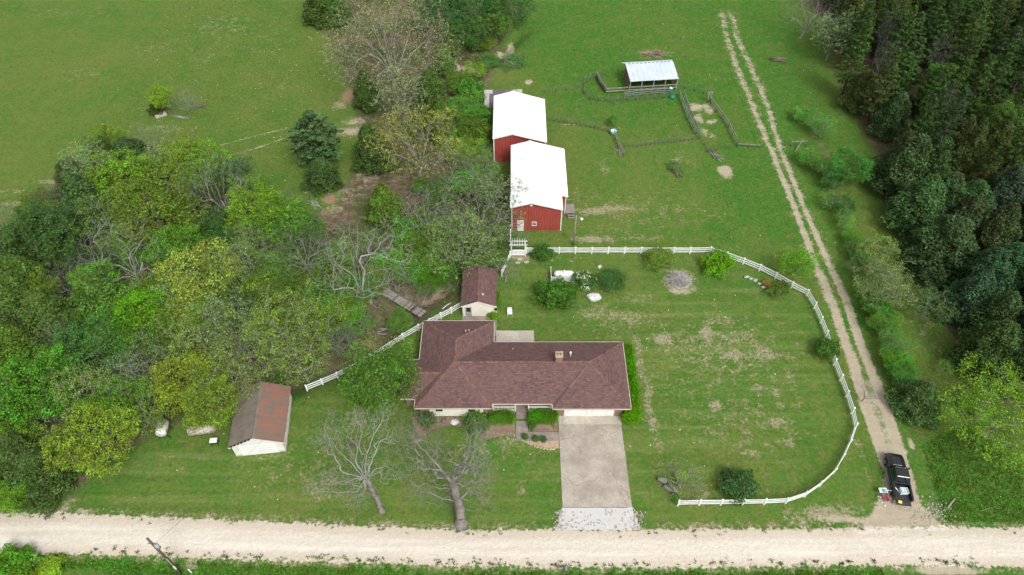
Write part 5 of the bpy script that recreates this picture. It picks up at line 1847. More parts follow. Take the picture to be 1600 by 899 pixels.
at_truck(tag(mb.build("white_rod", M['white_vinyl'], None), "white rod laid from the folding table towards the pickup bed", "rod"), -1.25, -1.8, .70)
for k, (x, y, lb) in enumerate(((-2.35, -2.4, "white cup on the grass furthest left of the pickup"), (-2.15, -2.45, "white cup nearest the folding table in the grass"), (-2.1, -3.1, "small white jug on the ground behind the red chair"), (-1.85, -3.4, "white lid lying on the dirt behind the pickup gear"))):
    mb = MB()
    mb.tube([(0, 0, 0), (0, 0, .12), (0, 0, .2)], [.07, .08, .05], 8)
    at_truck(tag(mb.build(("cup", "cup", "jug", "lid")[k], M['white_vinyl'], None, True), lb, ("cup", "cup", "jug", "lid")[k], "white odds and ends beside the pickup"), x, y, 0)
mb = MB()
mb.box(-.2, .2, -.15, .15, 0, .28)
at_truck(tag(mb.build("grey_crate", M['grey_box'], None, bevel=.03), "grey crate beside the rear wheel of the pickup", "crate"), -1.25, -2.35, 0)

# ------------------------------------------------------------------ plants: skeletons, leaves, prototypes
def skeleton(trunk, targets, g, limbs=(), minz=0.0, rroot=.2, rtip=.02, up=.25, step=.55, jit=.07):
    """join every target to the nearest fitting node of the growing tree by a curved twig; radii follow the number of tips carried"""
    P, par, dirs = [], [], []
    PA, DA = np.zeros((12000, 3)), np.zeros((12000, 3))
    def addline(pts, start):
        k = start
        for p in pts:
            p = np.asarray(p, float)
            P.append(p)
            par.append(k)
            dv = p - P[k] if k >= 0 else np.array((0, 0, 1.0))
            dirs.append(dv / (np.linalg.norm(dv) + 1e-9))
            k = len(P) - 1
            PA[k], DA[k] = p, dirs[k]
        return k
    def densify(pts, s):
        out = [np.asarray(pts[0], float)]
        for a, b in zip(pts[:-1], pts[1:]):
            a, b = np.asarray(a, float), np.asarray(b, float)
            n = max(1, int(np.linalg.norm(b - a) / s))
            out += [a + (b - a) * (i + 1) / n + g.normal(0, jit * .6, 3) for i in range(n)]
        return out
    addline(densify(trunk, step), -1)
    for lm in limbs:
        A = np.array(P)
        k = int(np.argmin(((A - np.asarray(lm[0])) ** 2).sum(1)))
        addline(densify([P[k]] + [np.asarray(q, float) for q in lm[1:]], step)[1:], k)
    T = np.asarray(targets, float)
    root = np.asarray(trunk[-1], float)
    order = np.argsort(((T - root) ** 2).sum(1))
    for ti in order:
        t = T[ti]
        A = PA[:len(P)]
        dv = t - A
        dist = np.sqrt((dv ** 2).sum(1)) + 1e-6
        D = DA[:len(P)]
        cosang = (dv * D).sum(1) / dist
        cost = dist * (1 + .55 * (1 - cosang)) + np.where(A[:, 2] < minz, 50, 0) + 1.2 * np.maximum(0, A[:, 2] - t[2])
        k = int(np.argmin(cost))
        L = dist[k]
        if L < .12:
            continue
        n = int(np.clip(L / step, 2, 6))
        p1 = A[k] + D[k] * L * .42 + np.array((0, 0, up * L * .25))
        pts = []
        for i in range(1, n + 1):
            q = i / n
            p = (1 - q) ** 2 * A[k] + 2 * q * (1 - q) * p1 + q * q * t
            pts.append(p + (g.normal(0, jit, 3) if i < n else 0))
        addline(pts, k)
    n = len(P)
    cnt = np.zeros(n)
    kids = np.zeros(n, int)
    for i in range(n):
        if par[i] >= 0:
            kids[par[i]] += 1
    for i in range(n - 1, -1, -1):
        if kids[i] == 0:
            cnt[i] += 1
        if par[i] >= 0:
            cnt[par[i]] += cnt[i]
    tips = max(cnt[0], 2)
    e = math.log(rroot / rtip) / math.log(tips)
    rad = rtip * np.maximum(cnt, 1) ** e
    # a little taper between forks
    return np.array(P), np.array(par), rad

def skin(P, par, rad, flare=1.35):
    V, F = [], []
    base = 0
    idx = np.where(par >= 0)[0]
    r1 = rad[idx]
    r0 = np.minimum(rad[par[idx]], r1 * 1.25)
    z0 = P[par[idx]][:, 2]
    fl = np.where((z0 < .5) & (rad[par[idx]] > rad[0] * .8), flare, 1.0)
    r0 = r0 * fl
    a, b = P[par[idx]], P[idx]
    d = b - a
    d /= (np.linalg.norm(d, axis=1)[:, None] + 1e-9)
    ref = np.where(np.abs(d[:, 2:3]) < .9, np.array([[0, 0, 1.0]]), np.array([[1.0, 0, 0]]))
    u = np.cross(d, ref)
    u /= np.linalg.norm(u, axis=1)[:, None]
    w = np.cross(d, u)
    for lo, hi, ns in ((0, .035, 3), (.035, .10, 4), (.10, 9, 8)):
        m = (r1 >= lo) & (r1 < hi)
        k = int(m.sum())
        if not k:
            continue
        an = np.arange(ns) * 2 * np.pi / ns
        c, s = np.cos(an)[None, :, None], np.sin(an)[None, :, None]
        ring = u[m][:, None] * c + w[m][:, None] * s
        ex = (d[m] * r1[m][:, None] * .3)
        v0 = a[m][:, None] + ring * r0[m][:, None, None] - ex[:, None]
        v1 = b[m][:, None] + ring * r1[m][:, None, None] + ex[:, None] * .5
        v = np.concatenate([v0, v1], 1).reshape(-1, 3)
        i = np.arange(ns)
        f = np.stack([i, (i + 1) % ns, (i + 1) % ns + ns, i + ns], 1)
        f = (f[None] + (np.arange(k) * 2 * ns)[:, None, None]).reshape(-1, 4) + base
        V.append(v)
        F.append(f)
        base += len(v)
    return np.concatenate(V), np.concatenate(F)

def leaves(C, size, g, nb=None, biasup=.5, narrow=.55, axis=None, axisjit=.5):
    """one folded leaf-shaped quad per centre"""
    n = len(C)
    N = g.normal(0, 1, (n, 3))
    N /= np.linalg.norm(N, axis=1)[:, None]
    N = N * .9 + np.array((0, 0, biasup))
    if nb is not None:
        N += nb
    N /= np.linalg.norm(N, axis=1)[:, None] + 1e-9
    if axis is None:
        T = g.normal(0, 1, (n, 3))
    else:
        T = axis + g.normal(0, axisjit, (n, 3))
    T -= N * (T * N).sum(1)[:, None]
    T /= np.linalg.norm(T, axis=1)[:, None] + 1e-9
    B = np.cross(N, T)
    s = (size * g.uniform(.65, 1.35, n))[:, None]
    w = s * narrow
    v = np.stack([C - T * s * .5, C - B * w * .5 + N * w * .12, C + T * s * .5 - N * s * .08, C + B * w * .5 + N * w * .12], 1).reshape(-1, 3)
    f = np.arange(n * 4).reshape(n, 4)
    return v, f

def ellipsoid_pts(n, g, c, r, lo=.45, zmin=-1.0):
    out = []
    while len(out) < n:
        p = g.normal(0, 1, 3)
        p /= np.linalg.norm(p)
        if p[2] < zmin:
            continue
        out.append(np.asarray(c) + p * np.asarray(r) * g.uniform(lo, 1.0) ** .6)
    return np.array(out)

def spread_pts(pts, keep):
    """thin a cloud so the points keep their distance (farthest-point pick)"""
    sel = [0]
    d = ((pts - pts[0]) ** 2).sum(1)
    for _ in range(keep - 1):
        k = int(np.argmax(d))
        sel.append(k)
        d = np.minimum(d, ((pts - pts[k]) ** 2).sum(1))
    return pts[sel]

PROTO = {}
def reg(key, trunk_vf, crown_vf, H, Rr, bark, leafm, extra=None):
    tm_ = fast_mesh("trunk", trunk_vf[0], trunk_vf[1], M[bark], True) if trunk_vf is not None else None
    cm_ = fast_mesh("crown", crown_vf[0], crown_vf[1], M[leafm]) if crown_vf is not None else None
    PROTO[key] = (tm_, cm_, H, Rr, extra)

def broadleaf(key, seed, H=9., Rr=4., clumps=85, per=70, lsize=.32, lo=.5, trunkh=.28, sig=.13, bark='bark', rroot=.17, zr=.40, fine=0):
    g = np.random.default_rng(seed)
    cz = H * (1 - zr)
    cloud = ellipsoid_pts(clumps * 5, g, (0, 0, cz), (Rr * .92, Rr * .92, H * zr * .93), lo, -.62)
    lump_ = 1 + .26 * np.sin(cloud[:, 0] * 1.3 + seed) * np.cos(cloud[:, 1] * 1.2 + seed * 2)
    cloud *= (lump_ * (1 + .12 * np.sin(cloud[:, 2] * 1.9 + cloud[:, 0] + seed)))[:, None] ** np.array((1, 1, .5))
    T = spread_pts(cloud, clumps)
    lean = g.normal(0, .25, 2)
    trunk = [(0, 0, 0), (lean[0] * .3, lean[1] * .3, H * trunkh * .6), (lean[0], lean[1], H * trunkh), (lean[0] * 1.2, lean[1] * 1.3, H * (trunkh + .18))]
    P, par, rad = skeleton(trunk, T, g, minz=H * trunkh * .8, rroot=rroot, rtip=.022)
    vf = skin(P, par, rad)
    cs = []
    nb = []
    for t in T:
        n = int(per * g.uniform(.5, 1.4))
        s = Rr * sig * g.uniform(.75, 1.35)
        q = g.normal(0, 1, (n, 3))
        q /= np.linalg.norm(q, axis=1)[:, None]
        q *= (g.uniform(0, 1, n) ** .45)[:, None]
        cs.append(t + q * np.array((s * 1.5, s * 1.5, s * 1.05)))
        nb.append(q * .8)
    reg(key, vf, leaves(np.concatenate(cs), lsize, g, np.concatenate(nb), .45), H, Rr, bark, 'leaf')

def sparse(key, seed, H=11., Rr=5., tips=520, per=7, lsize=.22, bark='grey_bark', rroot=.20, trunkh=.20, lo=.30, zr=.42, up=.5, rtip=.011, nl=10, straight=.10, tuft=.15):
    """open vase of fine radiating limbs, with a few leaves at the tips or none"""
    g = np.random.default_rng(seed)
    cz = H * (1 - zr)
    cloud = ellipsoid_pts(tips * 3, g, (0, 0, cz), (Rr, Rr, H * zr), lo, -.35)
    cloud *= (1 + .14 * np.sin(cloud[:, 0] / Rr * 5 + seed) * np.cos(cloud[:, 1] / Rr * 6 + seed) + .08 * np.sin(cloud[:, 2] / H * 14 + cloud[:, 0] / Rr * 7))[:, None]
    T = spread_pts(cloud, tips)
    lean = g.normal(0, .35, 2)
    trunk = [(0, 0, 0), (lean[0] * .4, lean[1] * .4, H * trunkh * .55), (lean[0], lean[1], H * trunkh)]
    limbs = []
    top_ = np.array((lean[0], lean[1], H * trunkh))
    a0 = g.uniform(0, 6.28)
    for k in range(nl):
        a = a0 + k * 2.399963 + g.normal(0, .2)
        q = (k + .5) / nl
        rr_ = Rr * (.22 + .70 * q) * g.uniform(.85, 1.08)
        zz = H * (.95 - .40 * q ** 1.5) * g.uniform(.94, 1.03)
        e = np.array((math.cos(a) * rr_, math.sin(a) * rr_, zz))
        st = top_ + np.array((0, 0, g.uniform(-.12, .0) * H * trunkh))
        m1 = st + (e - st) * .35 + np.array((0, 0, .05 * H)) + g.normal(0, straight * 1.2, 3)
        m2 = st + (e - st) * .7 + np.array((0, 0, .04 * H)) + g.normal(0, straight * 1.5, 3)
        limbs.append([st, m1, m2, e])
    P, par, rad = skeleton(trunk, T, g, limbs, H * trunkh * .9, rroot, rtip, up, .6, .06)
    vf = skin(P, par, rad)
    cr = None
    if per:
        kids = np.bincount(par[par >= 0], minlength=len(P))
        tipn = P[kids == 0]
        near = P[rad < rtip * 1.8]
        src = np.concatenate([np.repeat(tipn, per, 0), np.repeat(near[g.integers(0, len(near), len(near) // 2)], max(1, per // 3), 0)])
        C = src + g.normal(0, tuft, src.shape) * np.array((1.2, 1.2, .9))
        cr = leaves(C, lsize, g, None, .5)
    reg(key, vf, cr, H, Rr, bark, 'leaf')

def pine(key, seed, H=14., Rr=3., start=.32, needle=.55, per=13):
    g = np.random.default_rng(seed)
    P, par, rad = [np.array((0, 0, 0.))], [-1], [.19]
    nz = 24
    tr_ = []
    lean = g.normal(0, .3, 2)
    for i in range(1, nz + 1):
        z = H * i / nz
        P.append(np.array((lean[0] * (z / H) ** 2, lean[1] * (z / H) ** 2, z)))
        par.append(i - 1)
        rad.append(.19 * (1 - z / H) + .02)
    C, AX = [], []
    z = H * start
    while z < H * .985:
        f = (z - H * start) / (H * (1 - start))
        L = Rr * (1 - f ** 1.5) ** .8 * (.55 + .45 * min(1, f * 4 + .25)) * g.uniform(.75, 1.15)
        nb = int(g.integers(4, 7))
        a0 = g.uniform(0, 6.28)
        ti = min(nz, max(1, int(z / H * nz)))
        for k in range(nb):
            if g.random() < .14:
                continue
            a = a0 + k * 6.283 / nb + g.normal(0, .3)
            l = max(.35, L * g.uniform(.6, 1.15))
            el = (.05 + .55 * f) + g.normal(0, .12)
            o = P[ti] * np.array((1, 1, 0)) + np.array((0, 0, z + g.normal(0, .15)))
            d = np.array((math.cos(a) * math.cos(el), math.sin(a) * math.cos(el), math.sin(el)))
            m1 = o + d * l * .5
            e = o + d * l + np.array((0, 0, .12 * l))
            i0 = len(P)
            P += [m1, e]
            par += [ti, i0]
            rad += [.028, .014]
            nt_ = max(2, int(l / .42))
            for q in range(nt_):
                t = .30 + .70 * (q + .6) / nt_
                c = o + (e - o) * t
                side = np.array((-d[1], d[0], 0)) * g.normal(0, .30 * l * (1.1 - t) + .08)
                c = c + side + np.array((0, 0, .08))
                dirs = g.normal(0, 1, (per, 3))
                dirs[:, 2] = np.abs(dirs[:, 2]) * .8
                dirs += d * .8
                dirs /= np.linalg.norm(dirs, axis=1)[:, None]
                C.append(c + dirs * needle * .42)
                AX.append(dirs)
        z += H * .038 * g.uniform(.8, 1.25)
    vf = skin(np.array(P), np.array(par), np.array(rad))
    C, AX = np.concatenate(C), np.concatenate(AX)
    reg(key, vf, leaves(C, needle, g, None, .4, .34, AX, .18), H, Rr, 'pine_bark', 'needle')

def cedar(key, seed, H=8., Rr=2.8, n=13000, size=.30, shape=.62, bottom=.04, bul=.22):
    g = np.random.default_rng(seed)
    z = (g.uniform(0, 1, n) ** 1.25) * (1 - bottom) + bottom
    a = g.uniform(0, 6.2832, n)
    prof = np.clip((1 - z) ** shape * np.minimum(1, .55 + z * 3.2), 0, 1)
    ph = g.uniform(0, 6.28, 6)
    lump_ = 1 + bul * (np.sin(3 * a + 9 * z + ph[0]) * .5 + np.sin(5 * a - 14 * z + ph[1]) * .5 + np.sin(2 * a + 21 * z + ph[2]) * .45 + np.sin(8 * a + 5 * z + ph[3]) * .35)
    depth = 1 - .55 * g.uniform(0, 1, n) ** 2.2
    r = Rr * prof * lump_ * depth
    C = np.stack([r * np.cos(a), r * np.sin(a), z * H + .1 * H * 0], 1)
    C += g.normal(0, .07, C.shape)
    out = np.stack([np.cos(a), np.sin(a), .55 + .8 * z], 1)
    out /= np.linalg.norm(out, axis=1)[:, None]
    P = np.array([(0, 0, i * H * .92 / 8) for i in range(9)])
    vf = skin(P, np.arange(-1, 8), np.linspace(.16, .03, 9))
    reg(key, vf, leaves(C, size, g, out * .5, .3, .42, out, .55), H, Rr, 'bark', 'needle')

def shrub(key, seed, H=1.9, Rr=1.5, n=3800, size=.17, zmin=-.35, boxy=2.0, stems=9, lump_amp=.16):
    g = np.random.default_rng(seed)
    d = g.normal(0, 1, (n, 3))
    d /= np.linalg.norm(d, axis=1)[:, None]
    d[:, 2] = np.where(d[:, 2] < zmin, -d[:, 2], d[:, 2])
    # superellipsoid radius
    k = (np.abs(d) ** boxy).sum(1) ** (-1 / boxy)
    ph = g.uniform(0, 6.28, 6)
    lp = 1 + lump_amp * (np.sin(d[:, 0] * 5 + ph[0]) * np.cos(d[:, 1] * 6 + ph[1]) + .7 * np.sin(d[:, 2] * 8 + d[:, 0] * 7 + ph[2]) * np.cos(d[:, 1] * 9 + ph[3]))
    dep = 1 - .5 * g.uniform(0, 1, n) ** 2
    C = d * (k * lp * dep)[:, None] * np.array((Rr, Rr, H * .5)) + np.array((0, 0, H * .5))
    C[:, 2] = np.maximum(C[:, 2], .06)
    tr_ = [np.array((0, 0, 0.02))]
    P, par, rad = [np.array((0, 0, .0))], [-1], [.05]
    for _ in range(stems):
        a = g.uniform(0, 6.28)
        e = np.array((math.cos(a) * Rr * .5, math.sin(a) * Rr * .5, H * g.uniform(.5, .8)))
        i = len(P)
        P += [e * np.array((.4, .4, .5)), e]
        par += [0, i]
        rad += [.03, .015]
    reg(key, skin(np.array(P), np.array(par), np.array(rad), 1.0), leaves(C, size, g, d * .6, .4, .6), H, Rr, 'bark', 'leaf')

for i in range(4):
    broadleaf("broad%d" % i, 100 + i, clumps=(150, 120, 165, 130)[i], per=(85, 95, 72, 84)[i], lsize=(.205, .225, .195, .215)[i], sig=(.105, .125, .095, .115)[i], lo=(.35, .3, .4, .3)[i])
for i in range(3):
    broadleaf("airy%d" % i, 130 + i, clumps=(130, 150, 120)[i], per=(44, 38, 48)[i], lsize=.19, sig=.105, bark='grey_bark', lo=.35, rroot=.2)
for i in range(3):
    sparse("sparse%d" % i, 160 + i, per=(11, 9, 13)[i], tips=(560, 480, 520)[i], nl=(14, 11, 13)[i])
sparse("spreading", 170, H=15., Rr=12.5, tips=1700, per=6, lsize=.25, nl=22, rroot=.42, rtip=.011, trunkh=.13, lo=.35, tuft=.2, straight=.2)
sparse("radiating", 171, H=11., Rr=7.2, tips=1000, per=9, lsize=.20, nl=20, rroot=.26, rtip=.009, trunkh=.14, lo=.55, tuft=.14, straight=.06)
for i in range(3):
    sparse("bare%d" % i, 190 + i, per=0, tips=(950, 850, 900)[i], bark=('grey_bark', 'pale_bark', 'grey_bark')[i], rtip=(.0065, .0065, .0065)[i], nl=(11, 8, 10)[i], straight=(.12, .28, .15)[i], rroot=(.18, .15, .15)[i])
for i in range(4):
    pine("pine%d" % i, 220 + i, H=(15, 14, 16, 13)[i], Rr=(3.1, 2.8, 3.3, 3.0)[i], start=(.18, .12, .26, .10)[i], per=24, needle=.44)
for i in range(3):
    cedar("cedar%d" % i, 250 + i, shape=(.62, .5, .75)[i], bul=(.22, .28, .2)[i])
for i in range(3):
    shrub("shrub%d" % i, 280 + i, lump_amp=(.24, .30, .22)[i])
shrub("hedgebox", 290, 1.3, 1.5, 5200, .13, -.5, 5.0, 5, .05)
shrub("longhedge", 291, 1.7, 1.6, 9000, .15, -.5, 3.5, 5, .12)
shrub("fineleaf", 292, 2.0, 1.6, 6500, .10, -.3, 2.2, 9, .24)
broadleaf("bigairy", 310, 8.0, 6.5, clumps=230, per=52, lsize=.21, lo=.3, trunkh=.2, sig=.075, bark="grey_bark", rroot=.16)
broadleaf("bigforked", 311, 12.0, 6.4, clumps=210, per=52, lsize=.20, lo=.3, trunkh=.32, sig=.085, bark="grey_bark", rroot=.24)
sparse("lilac", 300, H=3.2, Rr=2.2, tips=300, per=1, lsize=.10, rroot=.09, trunkh=.12, lo=.2, rtip=.007, zr=.45)
sparse("sapling", 301, H=4.0, Rr=2.0, tips=120, per=0, rroot=.06, trunkh=.3, lo=.3, rtip=.008)
broadleaf("lime", 302, H=4.5, Rr=2.6, clumps=60, per=60, lsize=.17, lo=.3, trunkh=.25, sig=.16, rroot=.06)

def plant(key, u, v, H, Rr, col=None, label=None, cat="tree", name="tree", group=None, zf=.6, rz=None, base=False, sy=1.0, jit=.06, xy=None):
    tm_, cm_, H0, R0, ex_ = PROTO[key]
    x, y = xy if xy else (G(u, v) if base else G(u, v, H * zf))
    t = thing(name, label, cat, (x, y, h1(x, y) - .02), R.uniform(0, 6.28) if rz is None else rz, group)
    t.scale = (Rr / R0, Rr / R0 * sy, H / H0)
    if tm_:
        link("trunk", tm_, t)
    if cm_:
        c = link("crown" if cat == "tree" else "foliage", cm_, t)
        j = [1 + R.uniform(-jit, jit) for _ in range(3)]
        c.color = (col[0] * j[0], col[1] * j[1], col[2] * j[2], 1)
    return t

BG, MG, DG = (.170, .300, .045), (.120, .210, .045), (.075, .142, .040)
YG, PY, OL = (.205, .310, .060), (.250, .315, .115), (.108, .165, .044)
TAN, CE, PI = (.28, .24, .12), (.066, .102, .030), (.062, .118, .032)
BL, GG, LG = (.09, .185, .07), (.19, .22, .11), (.20, .34, .05)

# where a plant appears from the survey point, for saying which one it is
def seen(x, y, z):
    d = y * math.cos(PITCH) + (CAM_H - z) * math.sin(PITCH)
    return 800 + CAM_F * x / d, 449.5 - CAM_F * (y * math.sin(PITCH) - (CAM_H - z) * math.cos(PITCH)) / d
ORD = ["nearest", "second", "third", "fourth", "fifth", "sixth", "seventh", "eighth", "ninth", "tenth", "eleventh", "twelfth", "thirteenth", "fourteenth", "fifteenth", "sixteenth", "seventeenth", "eighteenth", "nineteenth", "twentieth", "twenty first", "twenty second", "twenty third", "twenty fourth", "twenty fifth", "twenty sixth", "twenty seventh", "twenty eighth", "twenty ninth", "thirtieth"]
MASS = []
def mass(t, phrase, H, marks):
    MASS.append((t, phrase, seen(t.location.x, t.location.y, H * .6), marks))
def name_masses():
    """label each plant of a crowd by the landmark it stands next to, the side it stands on and its turn outwards"""
    slots = {}
    for t, phrase, (u, v), marks in MASS:
        mu, mv, mn = min(marks, key=lambda m: (m[0] - u) ** 2 + (m[1] - v) ** 2)
        a = math.degrees(math.atan2(mv - v, u - mu)) % 360
        side = ("right of", "up and right from", "above", "up and left from", "left of", "down and left from", "below", "down and right from")[int((a + 22.5) // 45) % 8]
        slots.setdefault((phrase, side, mn), []).append(((u - mu) ** 2 + (v - mv) ** 2, t))
    for (phrase, side, mn), L in slots.items():
        L.sort(key=lambda q: q[0])
        for k, (_, t) in enumerate(L):
            t['label'] = ("%s %s %s" % (phrase, side, mn)) if len(L) == 1 else ("%s %s %s %s" % (ORD[k], phrase, side, mn))
MK_R = [(1475, 118, "the vivid green tree among pines"), (1585, 190, "the leafy right edge tree"), (1440, 318, "the round blue green cedar"), (1562, 655, "the wide light green tree"), (1262, 24, "the grey bare top tree"), (1325, 262, "the bright green fence row tree"), (1475, 395, "the wide dark cedar"), (1345, 130, "the wood edge by the pale sticks"), (1420, 40, "the dark gap at the top edge"), (1530, 40, "the tall bare trunks at top right"), (1540, 290, "the dark hollow at the right"), (1560, 470, "the lower right cedar mass")]
MK_L = [(192, 402, "the whitish dead tree"), (308, 428, "the big yellow green tree"), (212, 490, "the vivid green tree"), (342, 292, "the big grey bare tree"), (133, 318, "the tall blackish cedar"), (405, 650, "the old garage"), (282, 585, "the golden green tree"), (445, 512, "the big forked tree"), (62, 598, "the large green left edge tree"), (152, 688, "the lawn corner tree"), (245, 330, "the olive green round tree")]
MK_C = [(630, 472, "the footbridge"), (600, 318, "the rounded olive cedar"), (748, 440, "the garden shed"), (840, 260, "the near barn"), (810, 185, "the far barn"), (785, 150, "the lean-to shed"), (607, 66, "the huge spreading tree"), (445, 512, "the big forked tree"), (470, 362, "the deep green clearing tree"), (650, 222, "the radiating yellow green tree"), (748, 322, "the large twiggy tree"), (560, 415, "the pale bare bridge tree")]

# ------------------------------------------------------------------ single trees one can point to
def T1(kind, u, v, H, Rr, col, label, name="tree", **k):
    return plant(kind, u, v, H, Rr, col, label, "tree", name, **k)
T1("broad1", 251, 152, 5.6, 2.2, LG, "small vivid green tree standing alone in the left pasture", "broadleaf_tree")
T1("bare0", 288, 158, 5.0, 3.2, None, "faint leafless shrub tree right beside the lone green pasture tree", "bare_tree")
plant("cedar1", 243, 166, 2.2, 1.6, CE, "dark low bush under the lone green pasture tree", "bush", "bush")
# --- creek wood, top centre
T1("spreading", 607, 66, 15, 12.5, (.270, .285, .120), "huge spreading tree with yellowish new leaves and many grey limbs, top centre", "spreading_tree", zf=.62)
T1("sparse1", 627, 148, 9.5, 5.2, (0.246, 0.307, 0.150), "tan leafed tree just below the huge spreading tree", "leafing_tree", zf=.6)
T1("radiating", 650, 222, 11, 7.2, (.290, .320, .075), "rounded yellow green tree with fine radiating limbs beside the far barn", "leafing_tree", zf=.62)
T1("pine3", 492, 212, 10.5, 5.2, (0.072, 0.125, 0.050), "tall ragged dark evergreen at the edge of the left pasture", "pine_tree", zf=.55)
T1("cedar1", 503, 272, 5.0, 3.1, (0.055, 0.092, 0.030), "low dark cedar at the foot of the ragged pasture evergreen", "cedar_tree", zf=.45)
T1("cedar1", 580, 232, 8.5, 3.3, CE, "dark cedar between the ragged pasture evergreen and the yellow green tree", "cedar_tree", zf=.46)
T1("cedar2", 600, 318, 7.0, 3.4, (0.095, 0.159, 0.036), "rounded olive cedar on the brown clearing", "cedar_tree", zf=.45)
T1("cedar0", 572, 142, 7.5, 2.8, CE, "dark cedar at the foot of the huge spreading tree", "cedar_tree", zf=.45)
T1("cedar1", 672, 150, 9.0, 3.6, (0.076, 0.126, 0.031), "olive dark cedar right of the tan leafed tree", "cedar_tree", zf=.45)
T1("cedar2", 690, 185, 8.0, 3.2, (0.086, 0.143, 0.034), "olive cedar above the creek left of the far barn", "cedar_tree", zf=.45)
T1("cedar2", 502, 6, 8, 5.0, CE, "dark evergreen at the top edge left of the huge spreading tree", "cedar_tree", zf=.45)
T1("cedar0", 525, 12, 7, 3.5, DG, "dark green tree half hidden behind the left limbs of the huge spreading tree", "cedar_tree", zf=.45)
T1("broad0", 690, 18, 10, 5.5, (0.075, 0.150, 0.053), "deep green tree at the top edge right of the huge spreading tree", "broadleaf_tree")
T1("broad2", 735, 14, 9, 4.5, (0.068, 0.150, 0.045), "deep green tree at the top edge above the creek bend", "broadleaf_tree")
T1("broad3", 800, 8, 8, 5.0, (0.075, 0.158, 0.048), "dense green tree at the top edge nearest the right pasture", "broadleaf_tree")
T1("cedar1", 770, 20, 8, 3.0, (0.065, 0.121, 0.036), "dark slim tree between the two green trees at the top edge", "cedar_tree", zf=.45)
T1("broad1", 775, 38, 6, 3.4, MG, "mid green tree on the bank above the bare creek bank", "broadleaf_tree")
T1("broad0", 722, 52, 7, 4.2, (0.083, 0.165, 0.045), "green tree over the creek right of the yellowish crown", "broadleaf_tree")
T1("cedar0", 748, 52, 6.5, 2.8, (0.065, 0.113, 0.034), "dark narrow tree above the creek bend", "cedar_tree", zf=.45)
T1("sparse1", 748, 322, 10.5, 6.8, (.16, .20, .10), "large grey green twiggy tree in front of the near barn's left side", "bare_tree", zf=.6)
T1("sparse0", 722, 372, 9.5, 5.6, (0.180, 0.255, 0.083), "grey green twiggy tree over the garden shed roof", "leafing_tree", zf=.62)
T1("bare1", 668, 330, 8, 5.0, None, "pale bare tree beside the rounded olive cedar", "bare_tree", zf=.6)
T1("bare2", 700, 262, 8, 4.2, None, "small bare tree right below the yellow green radiating tree", "bare_tree", zf=.6)
T1("bare2", 752, 258, 7, 3.5, None, "bare thin tree close to the dark gable of the far barn", "bare_tree", zf=.6)
# --- left wood
T1("sparse0", 138, 258, 8, 3.9, (0.246, 0.352, 0.128), "pale yellow thin tree at the far corner of the left wood", "leafing_tree")
T1("cedar1", 205, 246, 6.5, 4.0, (0.055, 0.091, 0.034), "brownish dark cedar at the back edge of the left wood", "cedar_tree", zf=.45)
T1("cedar0", 133, 318, 11, 3.9, (0.064, 0.107, 0.036), "tall blackish cedar at the pasture corner of the left wood", "cedar_tree", zf=.46)
T1("broad0", 193, 282, 9, 5.2, BG, "broad bright green tree near the back of the left wood", "broadleaf_tree")
T1("sparse2", 248, 258, 7, 2.8, PY, "small pale yellow tree between two bright green ones at the wood's back edge", "leafing_tree")
T1("broad3", 285, 252, 7.5, 3.6, YG, "yellow green tree at the back edge behind the big grey bare tree", "broadleaf_tree")
T1("broad2", 325, 262, 8, 4.2, BG, "bright green tree partly veiled by the big grey bare tree", "broadleaf_tree")
T1("broad2", 245, 330, 10, 6.6, (0.142, 0.203, 0.042), "large olive green round tree in the middle of the left wood", "broadleaf_tree")
T1("bare0", 342, 292, 11.5, 6.4, None, "big grey bare tree with fan shaped limbs in the left wood", "bare_tree", zf=.58)
T1("broad1", 55, 375, 9, 5.6, DG, "wide dark green tree at the left edge by the pasture", "broadleaf_tree")
T1("broad3", 92, 352, 8, 4.2, (0.083, 0.143, 0.053), "dark green tree between the blackish cedar and the left edge", "broadleaf_tree")
T1("bare1", 192, 402, 11, 6.6, None, "whitish dead tree with twisted limbs in the left wood", "bare_tree", zf=.58)
T1("broad0", 283, 388, 8, 4.0, (0.128, 0.247, 0.045), "green tree right of the whitish dead tree", "broadleaf_tree")
T1("airy0", 162, 345, 9, 4.0, (0.147, 0.210, 0.060), "thin green tree just above the whitish dead tree", "broadleaf_tree")
T1("broad3", 308, 428, 9, 5.3, (.270, .330, .075), "big yellow green tree right of the whitish dead tree", "broadleaf_tree")
T1("airy1", 352, 418, 8, 3.8, (0.220, 0.315, 0.090), "loose yellow tree right of the big yellow green one", "leafing_tree")
T1("airy2", 282, 455, 8, 4.0, (0.210, 0.300, 0.098), "tan yellow tree below the big yellow green one", "leafing_tree")
T1("bare2", 385, 392, 8, 4.8, None, "brownish bare tree between the bright green trees and the yellow ones", "bare_tree")
T1("bare0", 108, 438, 7, 3.6, None, "brown bare tree left of the whitish dead tree", "bare_tree")
T1("broad1", 105, 402, 3.5, 1.8, LG, "small vivid green bush tree at the left among dark cedars", "broadleaf_tree")
T1("broad2", 398, 330, 8, 4.3, BG, "bright green tree right below the big grey bare tree", "broadleaf_tree")
T1("broad0", 440, 348, 7.5, 4.4, (0.135, 0.247, 0.045), "green tree at the edge of the brown clearing", "broadleaf_tree")
T1("broad3", 470, 362, 6.5, 3.6, (0.090, 0.195, 0.045), "deep green tree below the fallen branches", "broadleaf_tree")
T1("cedar2", 40, 438, 8.5, 4.2, (0.078, 0.130, 0.031), "olive cedar at the left edge, upper one", "cedar_tree", zf=.45)
T1("cedar1", 28, 480, 9, 4.4, (0.073, 0.121, 0.034), "dark cedar at the left edge above the feathery olive cedar", "cedar_tree", zf=.45)
